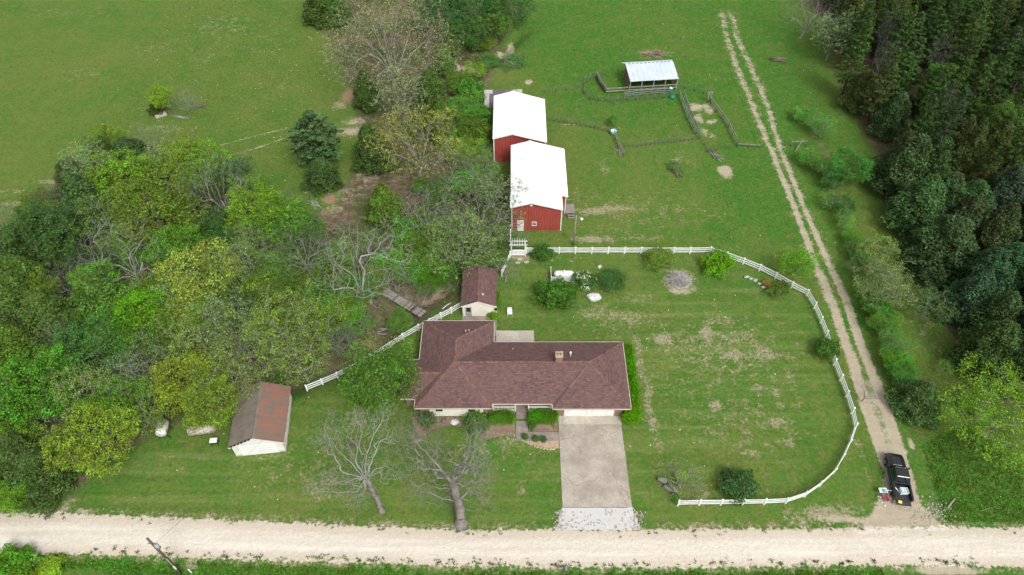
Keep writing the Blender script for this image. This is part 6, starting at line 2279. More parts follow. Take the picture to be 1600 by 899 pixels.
T1("cedar0", 75, 492, 8.5, 4.0, (0.080, 0.133, 0.034), "feathery olive cedar left of the brown cedar in the left wood", "cedar_tree", zf=.45)
T1("cedar2", 22, 545, 9, 4.6, (0.080, 0.133, 0.029), "wide olive cedar at the left edge above the green broad tree", "cedar_tree", zf=.45)
T1("cedar1", 160, 472, 8.5, 4.4, (0.080, 0.133, 0.034), "brownish olive cedar left of the vivid green tree", "cedar_tree", zf=.45)
T1("broad1", 212, 490, 7.5, 4.0, (0.150, 0.315, 0.038), "vivid green tree with dense leaves in the middle of the left wood", "broadleaf_tree")
T1("broad0", 238, 458, 6, 2.8, (0.150, 0.270, 0.042), "small green tree just behind the vivid green one", "broadleaf_tree")
T1("broad2", 143, 540, 8, 4.8, (0.090, 0.185, 0.055), "bluish green tree below the brownish olive cedar", "broadleaf_tree")
T1("bare2", 82, 535, 6.5, 3.2, None, "purplish bare thicket tree left of the bluish green tree", "bare_tree")
T1("broad0", 62, 598, 8.5, 5.2, (0.112, 0.240, 0.042), "large green tree near the left edge above the lawn corner", "broadleaf_tree")
T1("broad3", 12, 640, 7, 3.6, (0.112, 0.247, 0.045), "green tree cut by the left edge of the picture", "broadleaf_tree")
T1("airy1", 128, 612, 8, 3.6, (0.220, 0.315, 0.090), "pale yellow tree right of the large green tree", "leafing_tree")
T1("bare1", 205, 590, 9, 4.0, None, "leaning grey bare tree in the lower part of the left wood", "bare_tree")
T1("broad2", 182, 628, 7, 3.8, (0.128, 0.255, 0.045), "bright green tree right of the pale yellow one", "broadleaf_tree")
T1("airy2", 230, 560, 8, 4.2, (0.150, 0.225, 0.075), "grey green open tree below the vivid green tree", "broadleaf_tree")
T1("broad3", 282, 585, 8, 3.9, (.225, .310, .055), "golden green tree left of the old garage", "broadleaf_tree")
T1("airy0", 312, 528, 8.5, 4.4, (0.199, 0.285, 0.075), "loose yellowish tree in the middle of the wood above the golden one", "leafing_tree")
T1("sparse1", 360, 510, 9.5, 4.4, (0.199, 0.285, 0.120), "grey green thin tree left of the big forked tree", "leafing_tree")
T1("broad0", 330, 628, 7, 3.4, (.190, .290, .050), "yellow green tree leaning over the weathered low tank", "broadleaf_tree")
T1("airy1", 352, 588, 8, 4.0, (0.189, 0.270, 0.075), "open yellowish tree beside the back of the old garage", "leafing_tree")
T1("bare0", 402, 552, 8.5, 4.6, None, "grey bare limbs reaching over the old garage roof", "bare_tree")
T1("bigforked", 445, 512, 12, 6.2, (0.194, 0.277, 0.068), "big forked tree with curved grey limbs and light leaves by the fence end", "leafing_tree", zf=.62)
T1("airy2", 462, 545, 9.5, 4.0, (0.183, 0.262, 0.083), "light leaved tree rising at the fence end near the old garage", "leafing_tree", zf=.62)
T1("broad2", 152, 688, 7.5, 4.4, (.215, .310, .050), "yellow green tree at the lawn corner of the left wood", "broadleaf_tree")
T1("broad1", 100, 700, 6.5, 3.0, (0.194, 0.277, 0.068), "yellowish tree just left of the one at the lawn corner", "broadleaf_tree")
T1("cedar1", 65, 735, 6.5, 3.6, (0.055, 0.091, 0.029), "dark cedar at the lower left above the road", "cedar_tree", zf=.45)
T1("cedar0", 30, 712, 7.5, 3.2, (0.068, 0.113, 0.034), "dark cedar at the lower left edge of the wood", "cedar_tree", zf=.45)
T1("broad0", 18, 690, 6, 3.0, BG, "green tree over the dark cedars at the lower left", "broadleaf_tree")
T1("broad3", 15, 775, 4, 2.2, BG, "small green tree at the left edge right above the road", "broadleaf_tree")
T1("bare2", 88, 655, 5.5, 3.6, None, "low grey bare thicket above the yellowish lawn corner tree", "bare_tree")
T1("airy1", 225, 640, 6, 3.4, (0.150, 0.232, 0.060), "mid green tree left of the rusty white tank", "broadleaf_tree")
# --- between the creek and the house
T1("bare1", 566, 415, 12.5, 8.0, None, "tall pale bare tree spreading over the footbridge", "bare_tree", zf=.60)
T1("bare0", 470, 395, 8.5, 4.5, None, "grey bare tree left of the pale one over the footbridge", "bare_tree")
T1("broad0", 590, 590, 9.0, 4.6, (0.100, 0.215, 0.038), "dense round deep green tree at the left corner of the house", "broadleaf_tree", zf=.58)
T1("broad3", 624, 496, 3.2, 1.9, (0.128, 0.240, 0.053), "small green tree at the near end of the footbridge", "broadleaf_tree")
T1("airy2", 530, 530, 4.0, 2.6, (0.136, 0.195, 0.105), "brownish thin tree above the slanting white fence", "leafing_tree")
# --- front lawn: two old bare trees with limbs set out one by one
def old_tree(key, base, trunk, limbs, rroot, label, bark, seed, tw=10, rtip=.016, spread_=1.0, name="old_bare_tree"):
    g = np.random.default_rng(seed)
    bx, by = G(*base)
    def w(p):
        x, y = G(p[0], p[1], p[2])
        return np.array((x - bx, y - by, p[2]))
    trk = [np.array((0, 0, 0.))] + [w(p) for p in trunk]
    L = [[w(p) for p in lm] for lm in limbs]
    tg_ = []
    for lm in L:
        for a, b in zip(lm[:-1], lm[1:]):
            for _ in range(tw):
                t = g.uniform(.25, 1.05)
                tg_.append(a + (b - a) * t + g.normal(0, .62 * spread_, 3) + np.array((0, 0, .25)))
        for _ in range(tw):
            tg_.append(lm[-1] + g.normal(0, .6 * spread_, 3))
    P, par, rad = skeleton(trk, np.array(tg_), g, L, 2.0, rroot, rtip, .1, .45, .09)
    t = thing(name, label, "tree", (bx, by, 0))
    thick = (rad > .115) | (np.arange(len(P)) < 6)
    pa = par.copy()
    pa[~thick] = -1
    v, f = skin(P, pa, rad, 1.5)
    link("trunk", fast_mesh("trunk", v, f, M['old_trunk'], True), t)
    pb = par.copy()
    pb[thick] = -1
    v, f = skin(P, pb, rad, 1.0)
    link("limbs", fast_mesh("limbs", v, f, M[bark], True), t)
    return t
fk = (573, 747, 5.6)
old_tree("frontA", (597, 800), [(588, 778, 2.4), fk], [
    [fk, (552, 728, 7), (528, 702, 8.6), (505, 676, 9.6)], [(528, 702, 8.6), (512, 690, 9), (497, 688, 9)], [fk, (556, 722, 7.2), (541, 684, 9.4), (530, 668, 10), (514, 658, 10.4)],
    [(556, 722, 7.2), (558, 682, 9.6), (560, 660, 10.6), (562, 650, 11)], [fk, (571, 712, 8), (583, 680, 9.8), (585, 650, 11.2)], [(583, 680, 9.8), (600, 652, 11), (608, 642, 11.4)],
    [fk, (582, 718, 7.6), (594, 690, 9.2), (618, 678, 9.8)], [fk, (588, 733, 6.4), (604, 729, 6.6), (620, 740, 6.2)], [fk, (545, 752, 5.6), (536, 758, 5.4), (518, 748, 6)],
    [fk, (558, 768, 4.6), (530, 770, 4.6), (484, 767, 5.0)], [(558, 768, 4.6), (546, 782, 4.4)], [fk, (570, 770, 4.6), (564, 784, 4.2)], [fk, (530, 738, 6.6), (500, 750, 6.4)]],
    .27, "old bare tree with whitish limbs on the left of the front lawn", 'pale_bark', 5, 64, .005)
fk = (707, 752, 5.6)
old_tree("frontB", (721, 822), [(718, 795, 2.2), fk], [
    [fk, (690, 734, 7.2), (674, 716, 8.4), (660, 700, 9.2), (648, 688, 9.8), (637, 670, 10.6)], [(648, 690, 9.8), (636, 695, 9.4), (621, 704, 9.0)], [(690, 734, 7.2), (664, 734, 7.4), (652, 731, 7.6), (636, 735, 7.4)],
    [fk, (722, 738, 7), (733, 724, 8.2), (742, 706, 9.4), (743, 684, 10.6), (744, 664, 11.4)], [(743, 686, 10.6), (754, 671, 11.2)], [(742, 706, 9.4), (752, 712, 9.2), (760, 719, 9)],
    [(730, 730, 7.8), (746, 726, 7.8), (757, 735, 7.4), (760, 748, 7)], [(713, 790, 3.0), (690, 779, 4.0), (672, 770, 4.4), (645, 768, 4.6)], [(716, 785, 3.4), (738, 760, 4.8), (756, 758, 4.8)], [(738, 760, 4.8), (757, 788, 3.2)],
    [fk, (713, 738, 6.8), (718, 732, 7.2)], [(674, 716, 8.4), (684, 700, 9.4)]],
    .52, "massive old bare tree with a forked trunk beside the road", 'grey_bark', 8, 90, .005, 1.25)
T1("bare2", 668, 664, 4.2, 2.4, None, "low grey dead tree top at the left corner of the house", "bare_tree")

# --- right side singles
T1("bigairy", 1562, 655, 8.0, 6.8, (0.185, 0.320, 0.050), "wide light green tree at the lower right beside the dark wood", "broadleaf_tree", zf=.5)
T1("cedar2", 1440, 318, 9.5, 5.0, (0.065, 0.117, 0.046), "large round blue green cedar standing forward from the right wood", "cedar_tree", zf=.45)
T1("cedar1", 1475, 385, 9.5, 5.2, (.052, .086, .034), "wide dark cedar below the round blue green one", "cedar_tree", zf=.45)
T1("cedar0", 1420, 262, 11, 4.8, (.055, .088, .034), "tall olive dark cedar behind the round blue green one", "cedar_tree", zf=.46)
T1("broad3", 1325, 262, 5.5, 3.6, (0.090, 0.225, 0.054), "bright green tree at the fence row beside the track", "broadleaf_tree", zf=.5)
T1("cedar2", 1440, 622, 5.2, 3.4, (0.084, 0.143, 0.046), "dark green cedar at the lower end of the fence row", "cedar_tree", zf=.45)
T1("airy0", 1378, 448, 6, 4.2, (0.168, 0.240, 0.083), "grey green loose tree in the middle of the fence row", "leafing_tree", zf=.5)
T1("airy2", 1372, 395, 5, 3.0, (0.204, 0.292, 0.075), "yellowish thin tree in the fence row right of the track", "leafing_tree", zf=.5)
T1("bare0", 1262, 24, 9, 6.5, None, "grey bare tree at the top end of the right wood", "bare_tree", zf=.55)
T1("sparse2", 1305, 55, 9, 4.6, (0.178, 0.255, 0.120), "pale grey green tree at the top corner of the right wood", "leafing_tree", zf=.6)
T1("broad1", 1475, 118, 8, 3.0, (0.105, 0.217, 0.053), "single vivid green tree among the dark pines", "broadleaf_tree", zf=.7)
T1("broad2", 1585, 190, 10, 4.2, (0.098, 0.173, 0.045), "green leafy tree at the right edge inside the pine wood", "broadleaf_tree", zf=.7)
T1("airy1", 1452, 478, 4.5, 3.2, (0.105, 0.180, 0.054), "small green tree between the fence row and the dark cedars", "broadleaf_tree", zf=.5)
T1("sapling", 1352, 618, 3.6, 2.2, None, "bare sapling between the white fence and the track", "sapling", zf=.4)
T1("lime", 1243, 414, 4.4, 2.8, (0.135, 0.320, 0.035), "thin bright green sapling over the white fence by the track", "young_tree", zf=.5)

# --- shrubs of the yard
def S(kind, u, v, H, Rr, col, label, sy=1.0, rz=None, name="shrub", cat="shrub", zf=.4, **k):
    return plant(kind, u, v, H, Rr, col, label, cat, name, zf=zf, sy=sy, rz=rz, **k)
S("shrub0", 848, 396, 1.7, 1.55, (0.077, 0.151, 0.038), "dark green shrub against the white fence beside the arbour")
S("fineleaf", 1030, 405, 2.0, 2.25, (0.156, 0.240, 0.054), "fine leaved round shrub left of the brush pile")
S("shrub1", 1120, 413, 1.9, 2.6, (0.124, 0.266, 0.032), "wide glossy green shrub right of the brush pile", .8)
S("shrub1", 870, 462, 2.5, 2.9, (0.077, 0.177, 0.035), "largest dark green round shrub below the propane tank", .95)
S("fineleaf", 957, 440, 2.0, 2.1, (0.073, 0.163, 0.049), "dark feathery shrub right of the rose bush")
S("shrub0", 1153, 760, 2.0, 2.05, (0.066, 0.142, 0.049), "dark blue green round shrub behind the front run of the fence")
S("shrub2", 1291, 547, 2.0, 1.6, (0.088, 0.173, 0.041), "dark green bush beside the right bend of the white fence")
S("shrub1", 1216, 452, 1.2, 1.9, (0.113, 0.186, 0.046), "low dark shrub at the end of the stone row", .7)
S("fineleaf", 1201, 444, 1.0, .9, (0.311, 0.230, 0.068), "small orange brown shrub among the row of stones")
S("lilac", 1066, 752, 3.0, 2.8, (0.238, 0.283, 0.081), "grey leafless lilac at the left end of the front fence", cat="shrub", zf=.5)
S("fineleaf", 1063, 744, .9, .7, (0.275, 0.389, 0.048), "little lime green shrub inside the grey lilac", zf=.4)
S("shrub2", 1056, 779, .7, .55, (0.110, 0.248, 0.034), "low green tuft at the first post of the front fence")
rose = S("shrub1", 914, 441, 1.8, 1.7, (.085, .165, .042), "rose bush covered in white flowers beside the propane tank", name="rose_bush", cat="bush")
g_ = np.random.default_rng(77)
dd = g_.normal(0, 1, (170, 3))
dd /= np.linalg.norm(dd, axis=1)[:, None]
dd[:, 2] = np.abs(dd[:, 2])
dd = dd[(np.sin(dd[:, 0] * 4.1 + 1) * np.cos(dd[:, 1] * 4.7) + .5 * np.sin(dd[:, 2] * 9)) > .25]
cc_ = dd * np.array((1.5, 1.5, .92)) * g_.uniform(.85, 1.05, (len(dd), 1)) + np.array((0, 0, .95))
v, f = leaves(np.repeat(cc_, 4, 0) + g_.normal(0, .11, (len(cc_) * 4, 3)), .15, g_, None, .8, .85)
fo = link("flowers", fast_mesh("flowers", v, f, M['petal']), rose)
fo['kind'] = 'stuff'
# hedges and shrubs round the house
S("hedgebox", 784, 652, 1.25, 1.62, (0.095, 0.222, 0.027), "clipped green hedge block in front of the left half of the porch", .52, 0.0, "hedge", "hedge", .6)
S("hedgebox", 848, 650, 1.25, 1.85, (0.095, 0.227, 0.027), "clipped green hedge block in front of the right half of the porch", .52, 0.0, "hedge", "hedge", .6)
for (u, v, Rr, sy, H, lb) in ((982, 573, 1.0, 1.9, 1.7, "upper bright green hedge bush along the right wall of the house"), (986, 612, 1.1, 2.0, 1.8, "middle bright green hedge bush along the right wall of the house"), (986, 645, 1.35, 1.1, 1.6, "lowest and widest bright green hedge bush at the garage corner"), (980, 550, .85, 1.3, 1.5, "narrow bright green hedge bush at the back right corner of the house")):
    S("longhedge", u, v, H, Rr * .86, (0.125, 0.270, 0.028), lb, sy, 0.0, "hedge_bush", "hedge", .5)
S("shrub0", 668, 657, 1.5, 1.0, (0.091, 0.186, 0.032), "dark shrub at the left end of the front bed")
S("shrub1", 744, 662, 1.9, 1.55, (0.088, 0.186, 0.030), "tall dark shrub under the right front window", 1.1)
for u, v, r, lb in ((820.5, 683, .42, "leftmost small round shrub in the bed below the walk"), (837, 686, .45, "middle small round shrub in the bed below the walk"), (849, 687, .42, "rightmost small round shrub in the bed below the walk"), (831, 666, .5, "small round shrub in the bed above the walk")):
    S("shrub2", u, v, .7, r, (0.110, 0.204, 0.068), lb, name="small_shrub", rz=0)
S("shrub1", 772, 494, 1.0, .8, (0.183, 0.354, 0.041), "bright green bush at the right front corner of the garden shed")
S("shrub0", 777, 470, 1.0, .5, (0.128, 0.248, 0.041), "low green growth along the right wall of the garden shed", 3.2, 0.0)
S("shrub1", 22, 886, 2.0, 2.3, (0.110, 0.256, 0.035), "large green bush at the bottom left corner below the road")
S("shrub0", 76, 890, 1.2, 1.3, (0.220, 0.319, 0.048), "yellow green bush right of the one in the bottom left corner", 1.2)
S("fineleaf", 958, 190, 2.0, 1.0, (0.137, 0.256, 0.061), "thin green weed bush behind the blue tub in the pens", zf=.5)
S("fineleaf", 1056, 262, .9, 1.5, (0.137, 0.222, 0.081), "low blue green weeds above the rotten logs in the barn yard", .8)
S("airy2", 800, 98, .9, 3.3, (.085, .200, .062), "patch of blue green weeds behind the far barn", .9, name="weed_patch", cat="weeds", zf=.3)

# bushes of the fence row and the creek
FR = [(1270, 190, 2.4, 2.4, (0.101, 0.212, 0.046), "green bush at the wood edge beside the pale dead sticks"), (1252, 182, 1.8, 1.6, (0.128, 0.266, 0.054), "leafy bush nearest the track at the wood edge"), (1285, 205, 3.0, 2.6, (0.110, 0.240, 0.054), "broad green bush just above the pale rail fence"), (1262, 250, 2.0, 2.2, (0.106, 0.212, 0.049), "dark bush below the pale rail fence"), (1280, 262, 1.8, 1.6, (0.128, 0.248, 0.049), "small bush between the pale rail fence and the bright green tree"),
      (1300, 318, 1.8, 1.9, (0.101, 0.212, 0.049), "low dark bush beside the narrow path in the fence row"), (1316, 322, 2.2, 2.1, (0.070, 0.124, 0.041), "blackish bush in the upper fence row"), (1322, 352, 2.0, 1.5, (0.128, 0.283, 0.046), "vivid bush below the blackish one in the fence row"), (1328, 372, 2.0, 1.4, (0.113, 0.248, 0.046), "green bush next below the vivid one in the fence row"), (1350, 420, 2.4, 2.2, (0.083, 0.142, 0.046), "dark bush left of the yellowish thin tree"), (1365, 470, 2.6, 2.4, (0.101, 0.186, 0.049), "leafy dark bush below the grey green loose tree"), (1380, 505, 2.4, 2.1, (0.101, 0.212, 0.041), "green bush halfway along the fence row"), (1392, 535, 2.2, 1.9, (0.101, 0.230, 0.041), "dense green bush above the lower fence row cedar"), (1400, 565, 2.2, 2.0, (0.106, 0.240, 0.038), "bright dense bush near the lower end of the fence row"), (1412, 592, 2.0, 1.9, (0.091, 0.195, 0.041), "dark dense bush touching the lower fence row cedar"), (1425, 600, 1.6, 1.3, (0.165, 0.301, 0.041), "small yellow green bush by the lower fence row cedar"), (1530, 640, 1.6, 2.0, (0.201, 0.319, 0.048), "low lime bush left of the wide light green tree"), (1475, 575, 1.4, 1.5, (0.137, 0.266, 0.046), "small green bush on the bare slope right of the fence row"), (1375, 290, 1.6, 1.6, (0.091, 0.177, 0.041), "low bush right of the bright green fence row tree"), (1352, 268, 3.0, 2.0, (0.106, 0.230, 0.049), "smaller green bush right behind the bright green fence row tree"), (1333, 385, 1.8, 1.5, (0.075, 0.190, 0.040), "green bush just above the yellowish thin tree"), (1342, 402, 1.9, 1.6, (0.085, 0.190, 0.045), "bright bush left of the yellowish thin tree"), (1358, 445, 2.2, 1.9, (0.080, 0.170, 0.045), "leafy bush left of the grey green loose tree"), (1372, 488, 2.3, 1.9, (0.075, 0.175, 0.040), "leafy bush above the halfway bush of the fence row"), (1386, 520, 2.2, 1.9, (0.085, 0.200, 0.040), "bright bush just below the halfway bush of the fence row"), (1397, 550, 2.2, 1.9, (0.080, 0.200, 0.040), "thick green bush where the fence row runs beside the bare slope"), (1406, 580, 2.1, 1.9, (0.085, 0.210, 0.040), "vivid thick bush above the lower fence row cedar"), (1418, 608, 1.8, 1.6, (0.070, 0.160, 0.040), "low bush on the track side of the lower fence row cedar"), (1300, 285, 2.0, 1.8, (0.070, 0.160, 0.045), "bush between the narrow path and the bright green fence row tree"), (1316, 340, 1.9, 1.5, (0.080, 0.190, 0.040), "small vivid bush in the upper fence row beside the track")]
for k, (u, v, H, Rr, col, lb) in enumerate(FR):
    S(("airy0", "broad2", "airy1", "broad1", "airy2")[k % 5], u, v, H * R.uniform(1.0, 1.5), Rr * R.uniform(.8, 1.2), tuple(min(.4, q * 1.25) for q in col), lb, R.uniform(.8, 1.15), name="bush", cat="bush", group="bushes of the fence row right of the track")
CR = [(715, 128, 2.6, 3.0), (742, 112, 2.4, 2.6), (765, 90, 2.2, 2.3), (732, 142, 2.6, 2.8), (720, 165, 2.8, 3.0), (745, 165, 2.8, 3.2), (752, 185, 3.0, 3.0), (735, 195, 3.0, 3.2), (728, 215, 3.0, 3.4), (750, 212, 3.0, 3.2), (740, 238, 3.2, 3.4), (758, 235, 2.6, 2.4), (722, 245, 2.6, 3.0), (758, 268, 2.6, 2.6), (735, 275, 2.8, 3.2), (715, 285, 2.6, 2.6), (768, 300, 2.6, 2.6), (772, 340, 2.4, 2.4), (785, 375, 2.2, 2.2), (752, 375, 2.6, 2.6), (775, 405, 2.0, 2.0), (740, 410, 2.4, 2.8), (760, 400, 2.2, 2.2), (700, 395, 2.6, 3.0), (672, 405, 2.8, 3.2), (690, 420, 2.2, 2.6), (650, 425, 2.4, 2.8), (640, 400, 2.4, 2.6), (615, 415, 2.6, 3.0), (600, 390, 2.4, 2.6), (660, 380, 2.6, 3.0), (690, 358, 2.6, 2.8), (655, 345, 2.2, 2.4), (635, 365, 2.4, 2.8), (690, 315, 2.4, 2.6), (695, 288, 2.6, 2.6), (662, 295, 2.4, 2.2), (585, 440, 2.4, 2.8), (560, 455, 2.6, 3.0), (530, 440, 2.6, 3.0), (545, 478, 2.6, 3.0), (560, 505, 2.4, 2.4), (520, 500, 2.8, 3.2), (525, 535, 2.6, 2.6), (500, 470, 2.8, 3.0), (480, 440, 2.8, 3.2), (500, 410, 2.8, 3.2), (530, 400, 2.4, 2.8), (560, 400, 2.4, 2.8), (455, 420, 3.0, 3.4), (430, 400, 3.0, 3.2), (420, 440, 3.0, 3.2), (400, 465, 3.2, 3.2), (668, 440, 2.0, 2.2), (708, 440, 1.8, 2.0), (500, 580, 2.2, 2.4), (450, 590, 2.2, 2.2), (430, 595, 1.8, 2.0), (715, 60, 2.6, 2.8), (700, 80, 2.4, 2.6), (695, 105, 2.4, 2.4), (760, 68, 2.2, 2.2), (575, 375, 1.8, 2.0), (705, 230, 2.4, 2.4)]
gcol = [(0.110, 0.222, 0.041), (0.095, 0.204, 0.035), (0.137, 0.266, 0.046), (0.156, 0.283, 0.054), (0.120, 0.212, 0.054), (0.174, 0.283, 0.061)]
F2L = GP(f2)
CR = [c for c in CR if float(ldist(np.array([G(c[0], c[1], c[2] * .5)[0]]), np.array([G(c[0], c[1], c[2] * .5)[1]]), F2L)[0]) > c[3] + .9]
for k, (u, v, H, Rr) in enumerate(CR):
    kd = ("broad0", "shrub1", "broad2", "shrub0", "broad3", "shrub2")[k % 6]
    up_ = v < 300
    kd = ("broad0", "broad2", "broad1", "shrub1", "broad3", "airy1")[k % 6]
    t = plant(kd, u, v, H * 1.15, Rr * .95, gcol[(k * 5 + k // 3) % 6], "green bush among others along the creek left of the barns" if up_ else "green bush of the thicket between the creek, the brown clearing and the house", "bush", "bush", "creek side bushes left of the barns" if up_ else "thicket bushes between clearing and house", zf=.45, jit=.18)
    mass(t, "green bush", H, MK_C)
for k in range(8):
    u, v = ((790, 425), (800, 372), (780, 360), (690, 340), (620, 440), (655, 460), (510, 390), (545, 420))[k]
    t = plant(("bare0", "bare2")[k % 2], u, v, 4.0, 2.6, None, "thin grey bare sapling in the thicket by the creek", "tree", "bare_sapling", "bare saplings in the creek thicket", zf=.5)
    mass(t, "thin bare sapling", 4.0, MK_C)

# ------------------------------------------------------------------ the massed trees of the two woods
def inside(x, y, poly):
    return float(sdist(np.array([x]), np.array([y]), poly)[0])
placed = [(o.location.x, o.location.y) for o in bpy.data.objects if o.get("category") in ("tree", "bush") and o.parent is None]
WL2 = GP([(-60, 400), (40, 350), (100, 300), (200, 232), (300, 250), (400, 310), (470, 350), (510, 400), (540, 470), (540, 545), (460, 585), (360, 590), (250, 650), (170, 700), (80, 770), (-60, 780)])
def scatter(poly, mind, n, tries, seed, extra=()):
    q = random.Random(seed)
    xs_, ys_ = [p[0] for p in poly], [p[1] for p in poly]
    out = list(extra)
    res = []
    for _ in range(tries):
        x, y = q.uniform(min(xs_), max(xs_)), q.uniform(min(ys_), max(ys_))
        if inside(x, y, poly) < .5:
            continue
        if all((x - a) ** 2 + (y - b) ** 2 > mind ** 2 for a, b in out):
            out.append((x, y))
            res.append((x, y))
            if len(res) >= n:
                break
    return res
lw = [p for p in scatter(WL2, 3.3, 95, 6000, 21, placed) if float(ldist(np.array([p[0]]), np.array([p[1]]), F2L)[0]) > 4.5]
LK = [("broad0", MG, "mid green leafy tree", "broadleaf_tree"), ("cedar1", (.075, .096, .039), "dark cedar", "cedar_tree"), ("broad3", BG, "bright green leafy tree", "broadleaf_tree"), ("airy1", YG, "yellowish loose tree", "leafing_tree"), ("bare2", None, "thin bare tree", "bare_tree"), ("broad2", DG, "dark green leafy tree", "broadleaf_tree")]
for k, (x, y) in enumerate(lw):
    kd, col, lb, nm = LK[R.choice((0, 1, 2, 2, 3, 4, 5, 5, 0))]
    H = R.uniform(4.2, 6.8)
    t = plant(kd, 0, 0, H, R.uniform(2.2, 3.3), col, lb, "tree", nm, "%ss filling the left wood" % lb, xy=(x, y), jit=.15)
    mass(t, lb, H, MK_L)
WR2 = GP([(1262, -30), (1296, 60), (1308, 150), (1350, 215), (1395, 300), (1440, 400), (1482, 500), (1525, 600), (1590, 625), (1700, 690), (1760, 300), (1720, -60)])
placed2 = [(o.location.x, o.location.y) for o in bpy.data.objects if o.get("category") in ("tree", "bush") and o.parent is None]
rw = scatter(WR2, 3.1, 210, 14000, 22, placed2)
for k, (x, y) in enumerate(rw):
    far = y > 84
    if far and R.random() < .06:
        kd, H, Rr, col, lb, nm = "bare2", R.uniform(10, 13), R.uniform(1.6, 2.4), None, "thin grey dead tree", "dead_tree"
    elif far and R.random() < .66:
        kd, H, Rr, col, lb, nm = "pine%d" % R.randrange(4), R.uniform(11, 15), R.uniform(2.6, 3.5), R.choice((PI, (.058, .104, .034), (.048, .09, .036), (.082, .122, .036))), "tall dark pine", "pine_tree"
    elif far:
        kd, H, Rr, col, lb, nm = "cedar%d" % R.randrange(3), R.uniform(7, 10), R.uniform(2.6, 3.6), R.choice((CE, (.062, .085, .034))), "dark cedar", "cedar_tree"
    else:
        kd, H, Rr, col, lb, nm = "cedar%d" % R.randrange(3), R.uniform(7.5, 10.5), R.uniform(3.0, 4.2), R.choice(((.054, .088, .034), (.060, .098, .036), (.048, .090, .042))), "dark bushy cedar", "cedar_tree"
    t = plant(kd, 0, 0, H, Rr, col, lb, "tree", nm, "%ss of the right wood" % lb, xy=(x, y), jit=.12)
    mass(t, lb, H, MK_R)
name_masses()

# ------------------------------------------------------------------ ground cover nobody could count
def scatter_np(poly, n, g, soft_in=0.0):
    P = np.array(poly)
    lo, hi = P.min(0), P.max(0)
    lo, hi = np.maximum(lo, (-75, 22)), np.minimum(hi, (125, 165))
    q = g.uniform(lo, hi, (n * 3, 2))
    d = sdist(q[:, 0], q[:, 1], poly)
    return q[d > soft_in][:n]
g = np.random.default_rng(99)
def fbm(x, y, s, seed):
    r = np.random.default_rng(seed)
    o = np.zeros_like(x)
    for k in range(5):
        a, b, ph = r.normal(0, 1, 2), r.normal(0, 1, 2), r.uniform(0, 6.28, 2)
        f = s * (1.7 ** k)
        o += np.sin((a[0] * x + a[1] * y) * f + ph[0]) * np.cos((b[0] * x + b[1] * y) * f + ph[1]) / (1.35 ** k)
    return o
def stuff_leaves(name, C, size, col, narrow, biasup, axis=None, aj=.5, m='leaf', label=None):
    v, f = leaves(C, size, g, None, biasup, narrow, axis, aj)
    o = link(name, fast_mesh(name, v, f, M[m]))
    o.color = (col[0], col[1], col[2], 1)
    return tag(o, label, None, None, 'stuff')
for nm, poly, n, col, hmax, seed in (("undergrowth", WOOD_L, 26000, (0.090, 0.165, 0.042), 1.3, 1), ("undergrowth", WOOD_L, 14000, (0.143, 0.195, 0.060), .9, 2), ("undergrowth", WOOD_R, 12000, (0.060, 0.099, 0.033), .9, 3)):
    q = scatter_np(poly, n * 2, g, .8)
    w = fbm(q[:, 0], q[:, 1], .35, seed)
    clear = np.ones(len(q), bool)
    for (u, v_, a, b) in ((545, 300, 62, 38), (575, 275, 30, 25), (545, 170, 40, 45), (516, 312, 30, 20), (700, 448, 26, 10), (630, 475, 45, 28)):
        clear &= ell(q[:, 0], q[:, 1], u, v_, a, b) < .3
    clear &= ldist(q[:, 0], q[:, 1], CREEK) > 1.6
    k = (w > .0) & clear
    q, w = q[k][:n], w[k][:n]
    z = hgt(q[:, 0], q[:, 1]) + np.clip(w, 0, 1.2) * hmax * g.uniform(.15, 1, len(q)) ** .7
    stuff_leaves(nm, np.stack([q[:, 0], q[:, 1], z + .08], 1), .30, col, .6, .7, label="low leafy undergrowth below the trees")
# rank grass of pasture and verges: bent blades in tussocks
def tussocks(poly, n, per, size, col, seed, thr, label, keepout=True):
    q = scatter_np(poly, n * 3, g)
    w = fbm(q[:, 0], q[:, 1], .5, seed)
    q = q[w > thr]
    mk = masks(q[:, 0], q[:, 1])
    q = q[(mk[2] < .3) & (mk[5] < .2) & (mk[3] < .5) & (mk[1] < .45)][:n]
    C = np.repeat(q, per, 0) + g.normal(0, size * .45, (len(q) * per, 2))
    ax = np.concatenate([g.normal(0, .6, (len(C), 2)), np.ones((len(C), 1))], 1)
    z = size * .3 * np.ones(len(C)) + hgt(C[:, 0], C[:, 1])
    return stuff_leaves("grass", np.stack([C[:, 0], C[:, 1], z], 1), size, col, .35, .9, ax, .6, label=label)
tussocks(PAST_L, 9000, 3, .17, (0.150, 0.200, 0.055), 5, -9, "rank tussocks in the left pasture")
tussocks(PAST_R, 12000, 3, .17, (0.085, 0.190, 0.034), 6, -9, "rank tussocks in the right pasture")
VERGE = GP([(-40, 872), (300, 876), (700, 889), (900, 892), (1380, 886), (1400, 940), (-40, 940)])
tussocks(VERGE, 3600, 7, .30, (0.095, 0.205, 0.036), 7, -.6, "long green grass of the verge below the road")
VERGE_R = GP([(1440, 700), (1500, 660), (1620, 740), (1700, 800), (1700, 822), (1480, 815)])
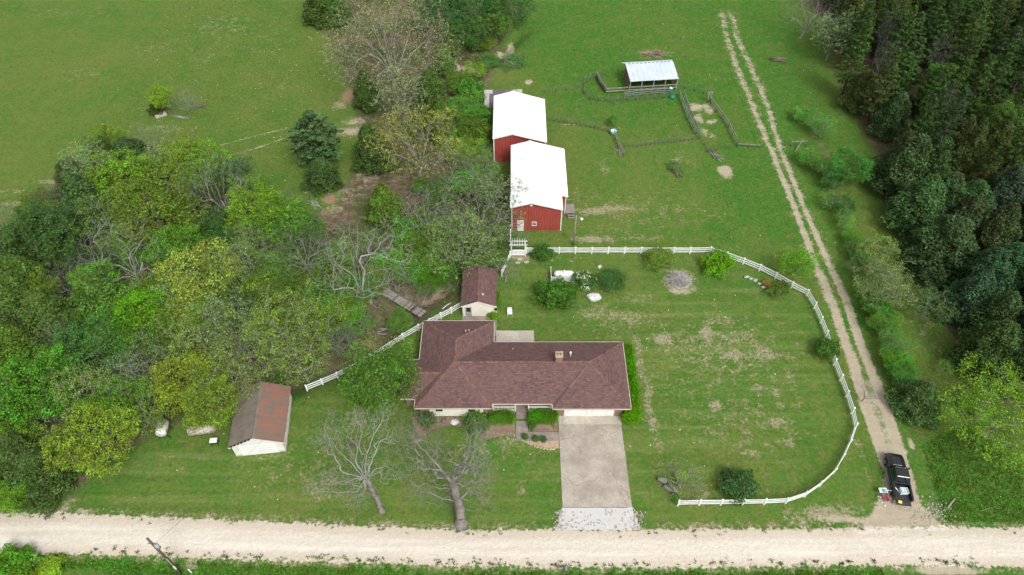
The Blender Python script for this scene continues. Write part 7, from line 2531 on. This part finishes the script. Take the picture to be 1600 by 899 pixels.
tussocks(VERGE_R, 3600, 4, .24, (0.100, 0.200, 0.038), 8, -9, "long grass right of the pickup")
# dandelion clocks and pale stones scattered over the turf
q = np.concatenate([scatter_np(PAST_L, 190, g), scatter_np(PAST_R, 110, g), scatter_np(YARD, 60, g)])
mk = masks(q[:, 0], q[:, 1])
q = q[(mk[2] < .3) & (mk[5] < .1) & (mk[3] < .5)]
C = np.stack([q[:, 0], q[:, 1], np.full(len(q), .10)], 1)
v, f = leaves(np.repeat(C, 2, 0), .15, g, None, 2.0, .8)
tag(link("dandelions", fast_mesh("dandelions", v, f, M['petal'])), "pale flower heads and stones dotted over the grass", None, None, 'stuff')
# weeds and clods along the edges of the gravel road
C, D_ = [], []
for side, line, n in ((-1, ROAD_DN, 420), (1, ROAD_UP, 130)):
    pl = np.array(GP(line))
    xx = g.uniform(-58, 58, n)
    yy = np.interp(xx, pl[:, 0], pl[:, 1]) - side * np.abs(g.normal(0, .32, n)) - side * .1
    okm = (fbm(xx, yy * 0, .9, 17) > -.1) & ((np.abs(xx - 3.6) > 4) | (side < 0))
    for x, y in zip(xx[okm], yy[okm]):
        k = g.integers(4, 12)
        C.append(np.stack([x + g.normal(0, .12, k), y + g.normal(0, .08, k), np.abs(g.normal(.08, .05, k)) + .05], 1))
stuff_leaves("roadside_weeds", np.concatenate(C), .20, (0.098, 0.143, 0.045), .5, .5, label="small weeds and clods along the road edge")
# loose pale stones at the mouth of the track and on the gravel
mb = MB()
for k in range(420):
    if k >= 260:
        u, v_ = R.choice((R.gauss(874, 4), R.gauss(996, 5))), R.uniform(798, 828)
    elif k < 150:
        u, v_ = R.gauss(1455, 16), R.gauss(803, 12)
    else:
        u, v_ = R.uniform(872, 998), R.uniform(796, 828)
    x, y = G(u, v_)
    s = R.uniform(.05, .13)
    mb.lump((x, y, .04 + (.05 if k >= 150 else .02)), (s, s * .8, s * .6), 5, 3, .2, 500 + k)
tag(mb.build("loose_stones", M['stone'], None), "loose stones at the mouth of the track and on the gravel apron", None, None, 'stuff')
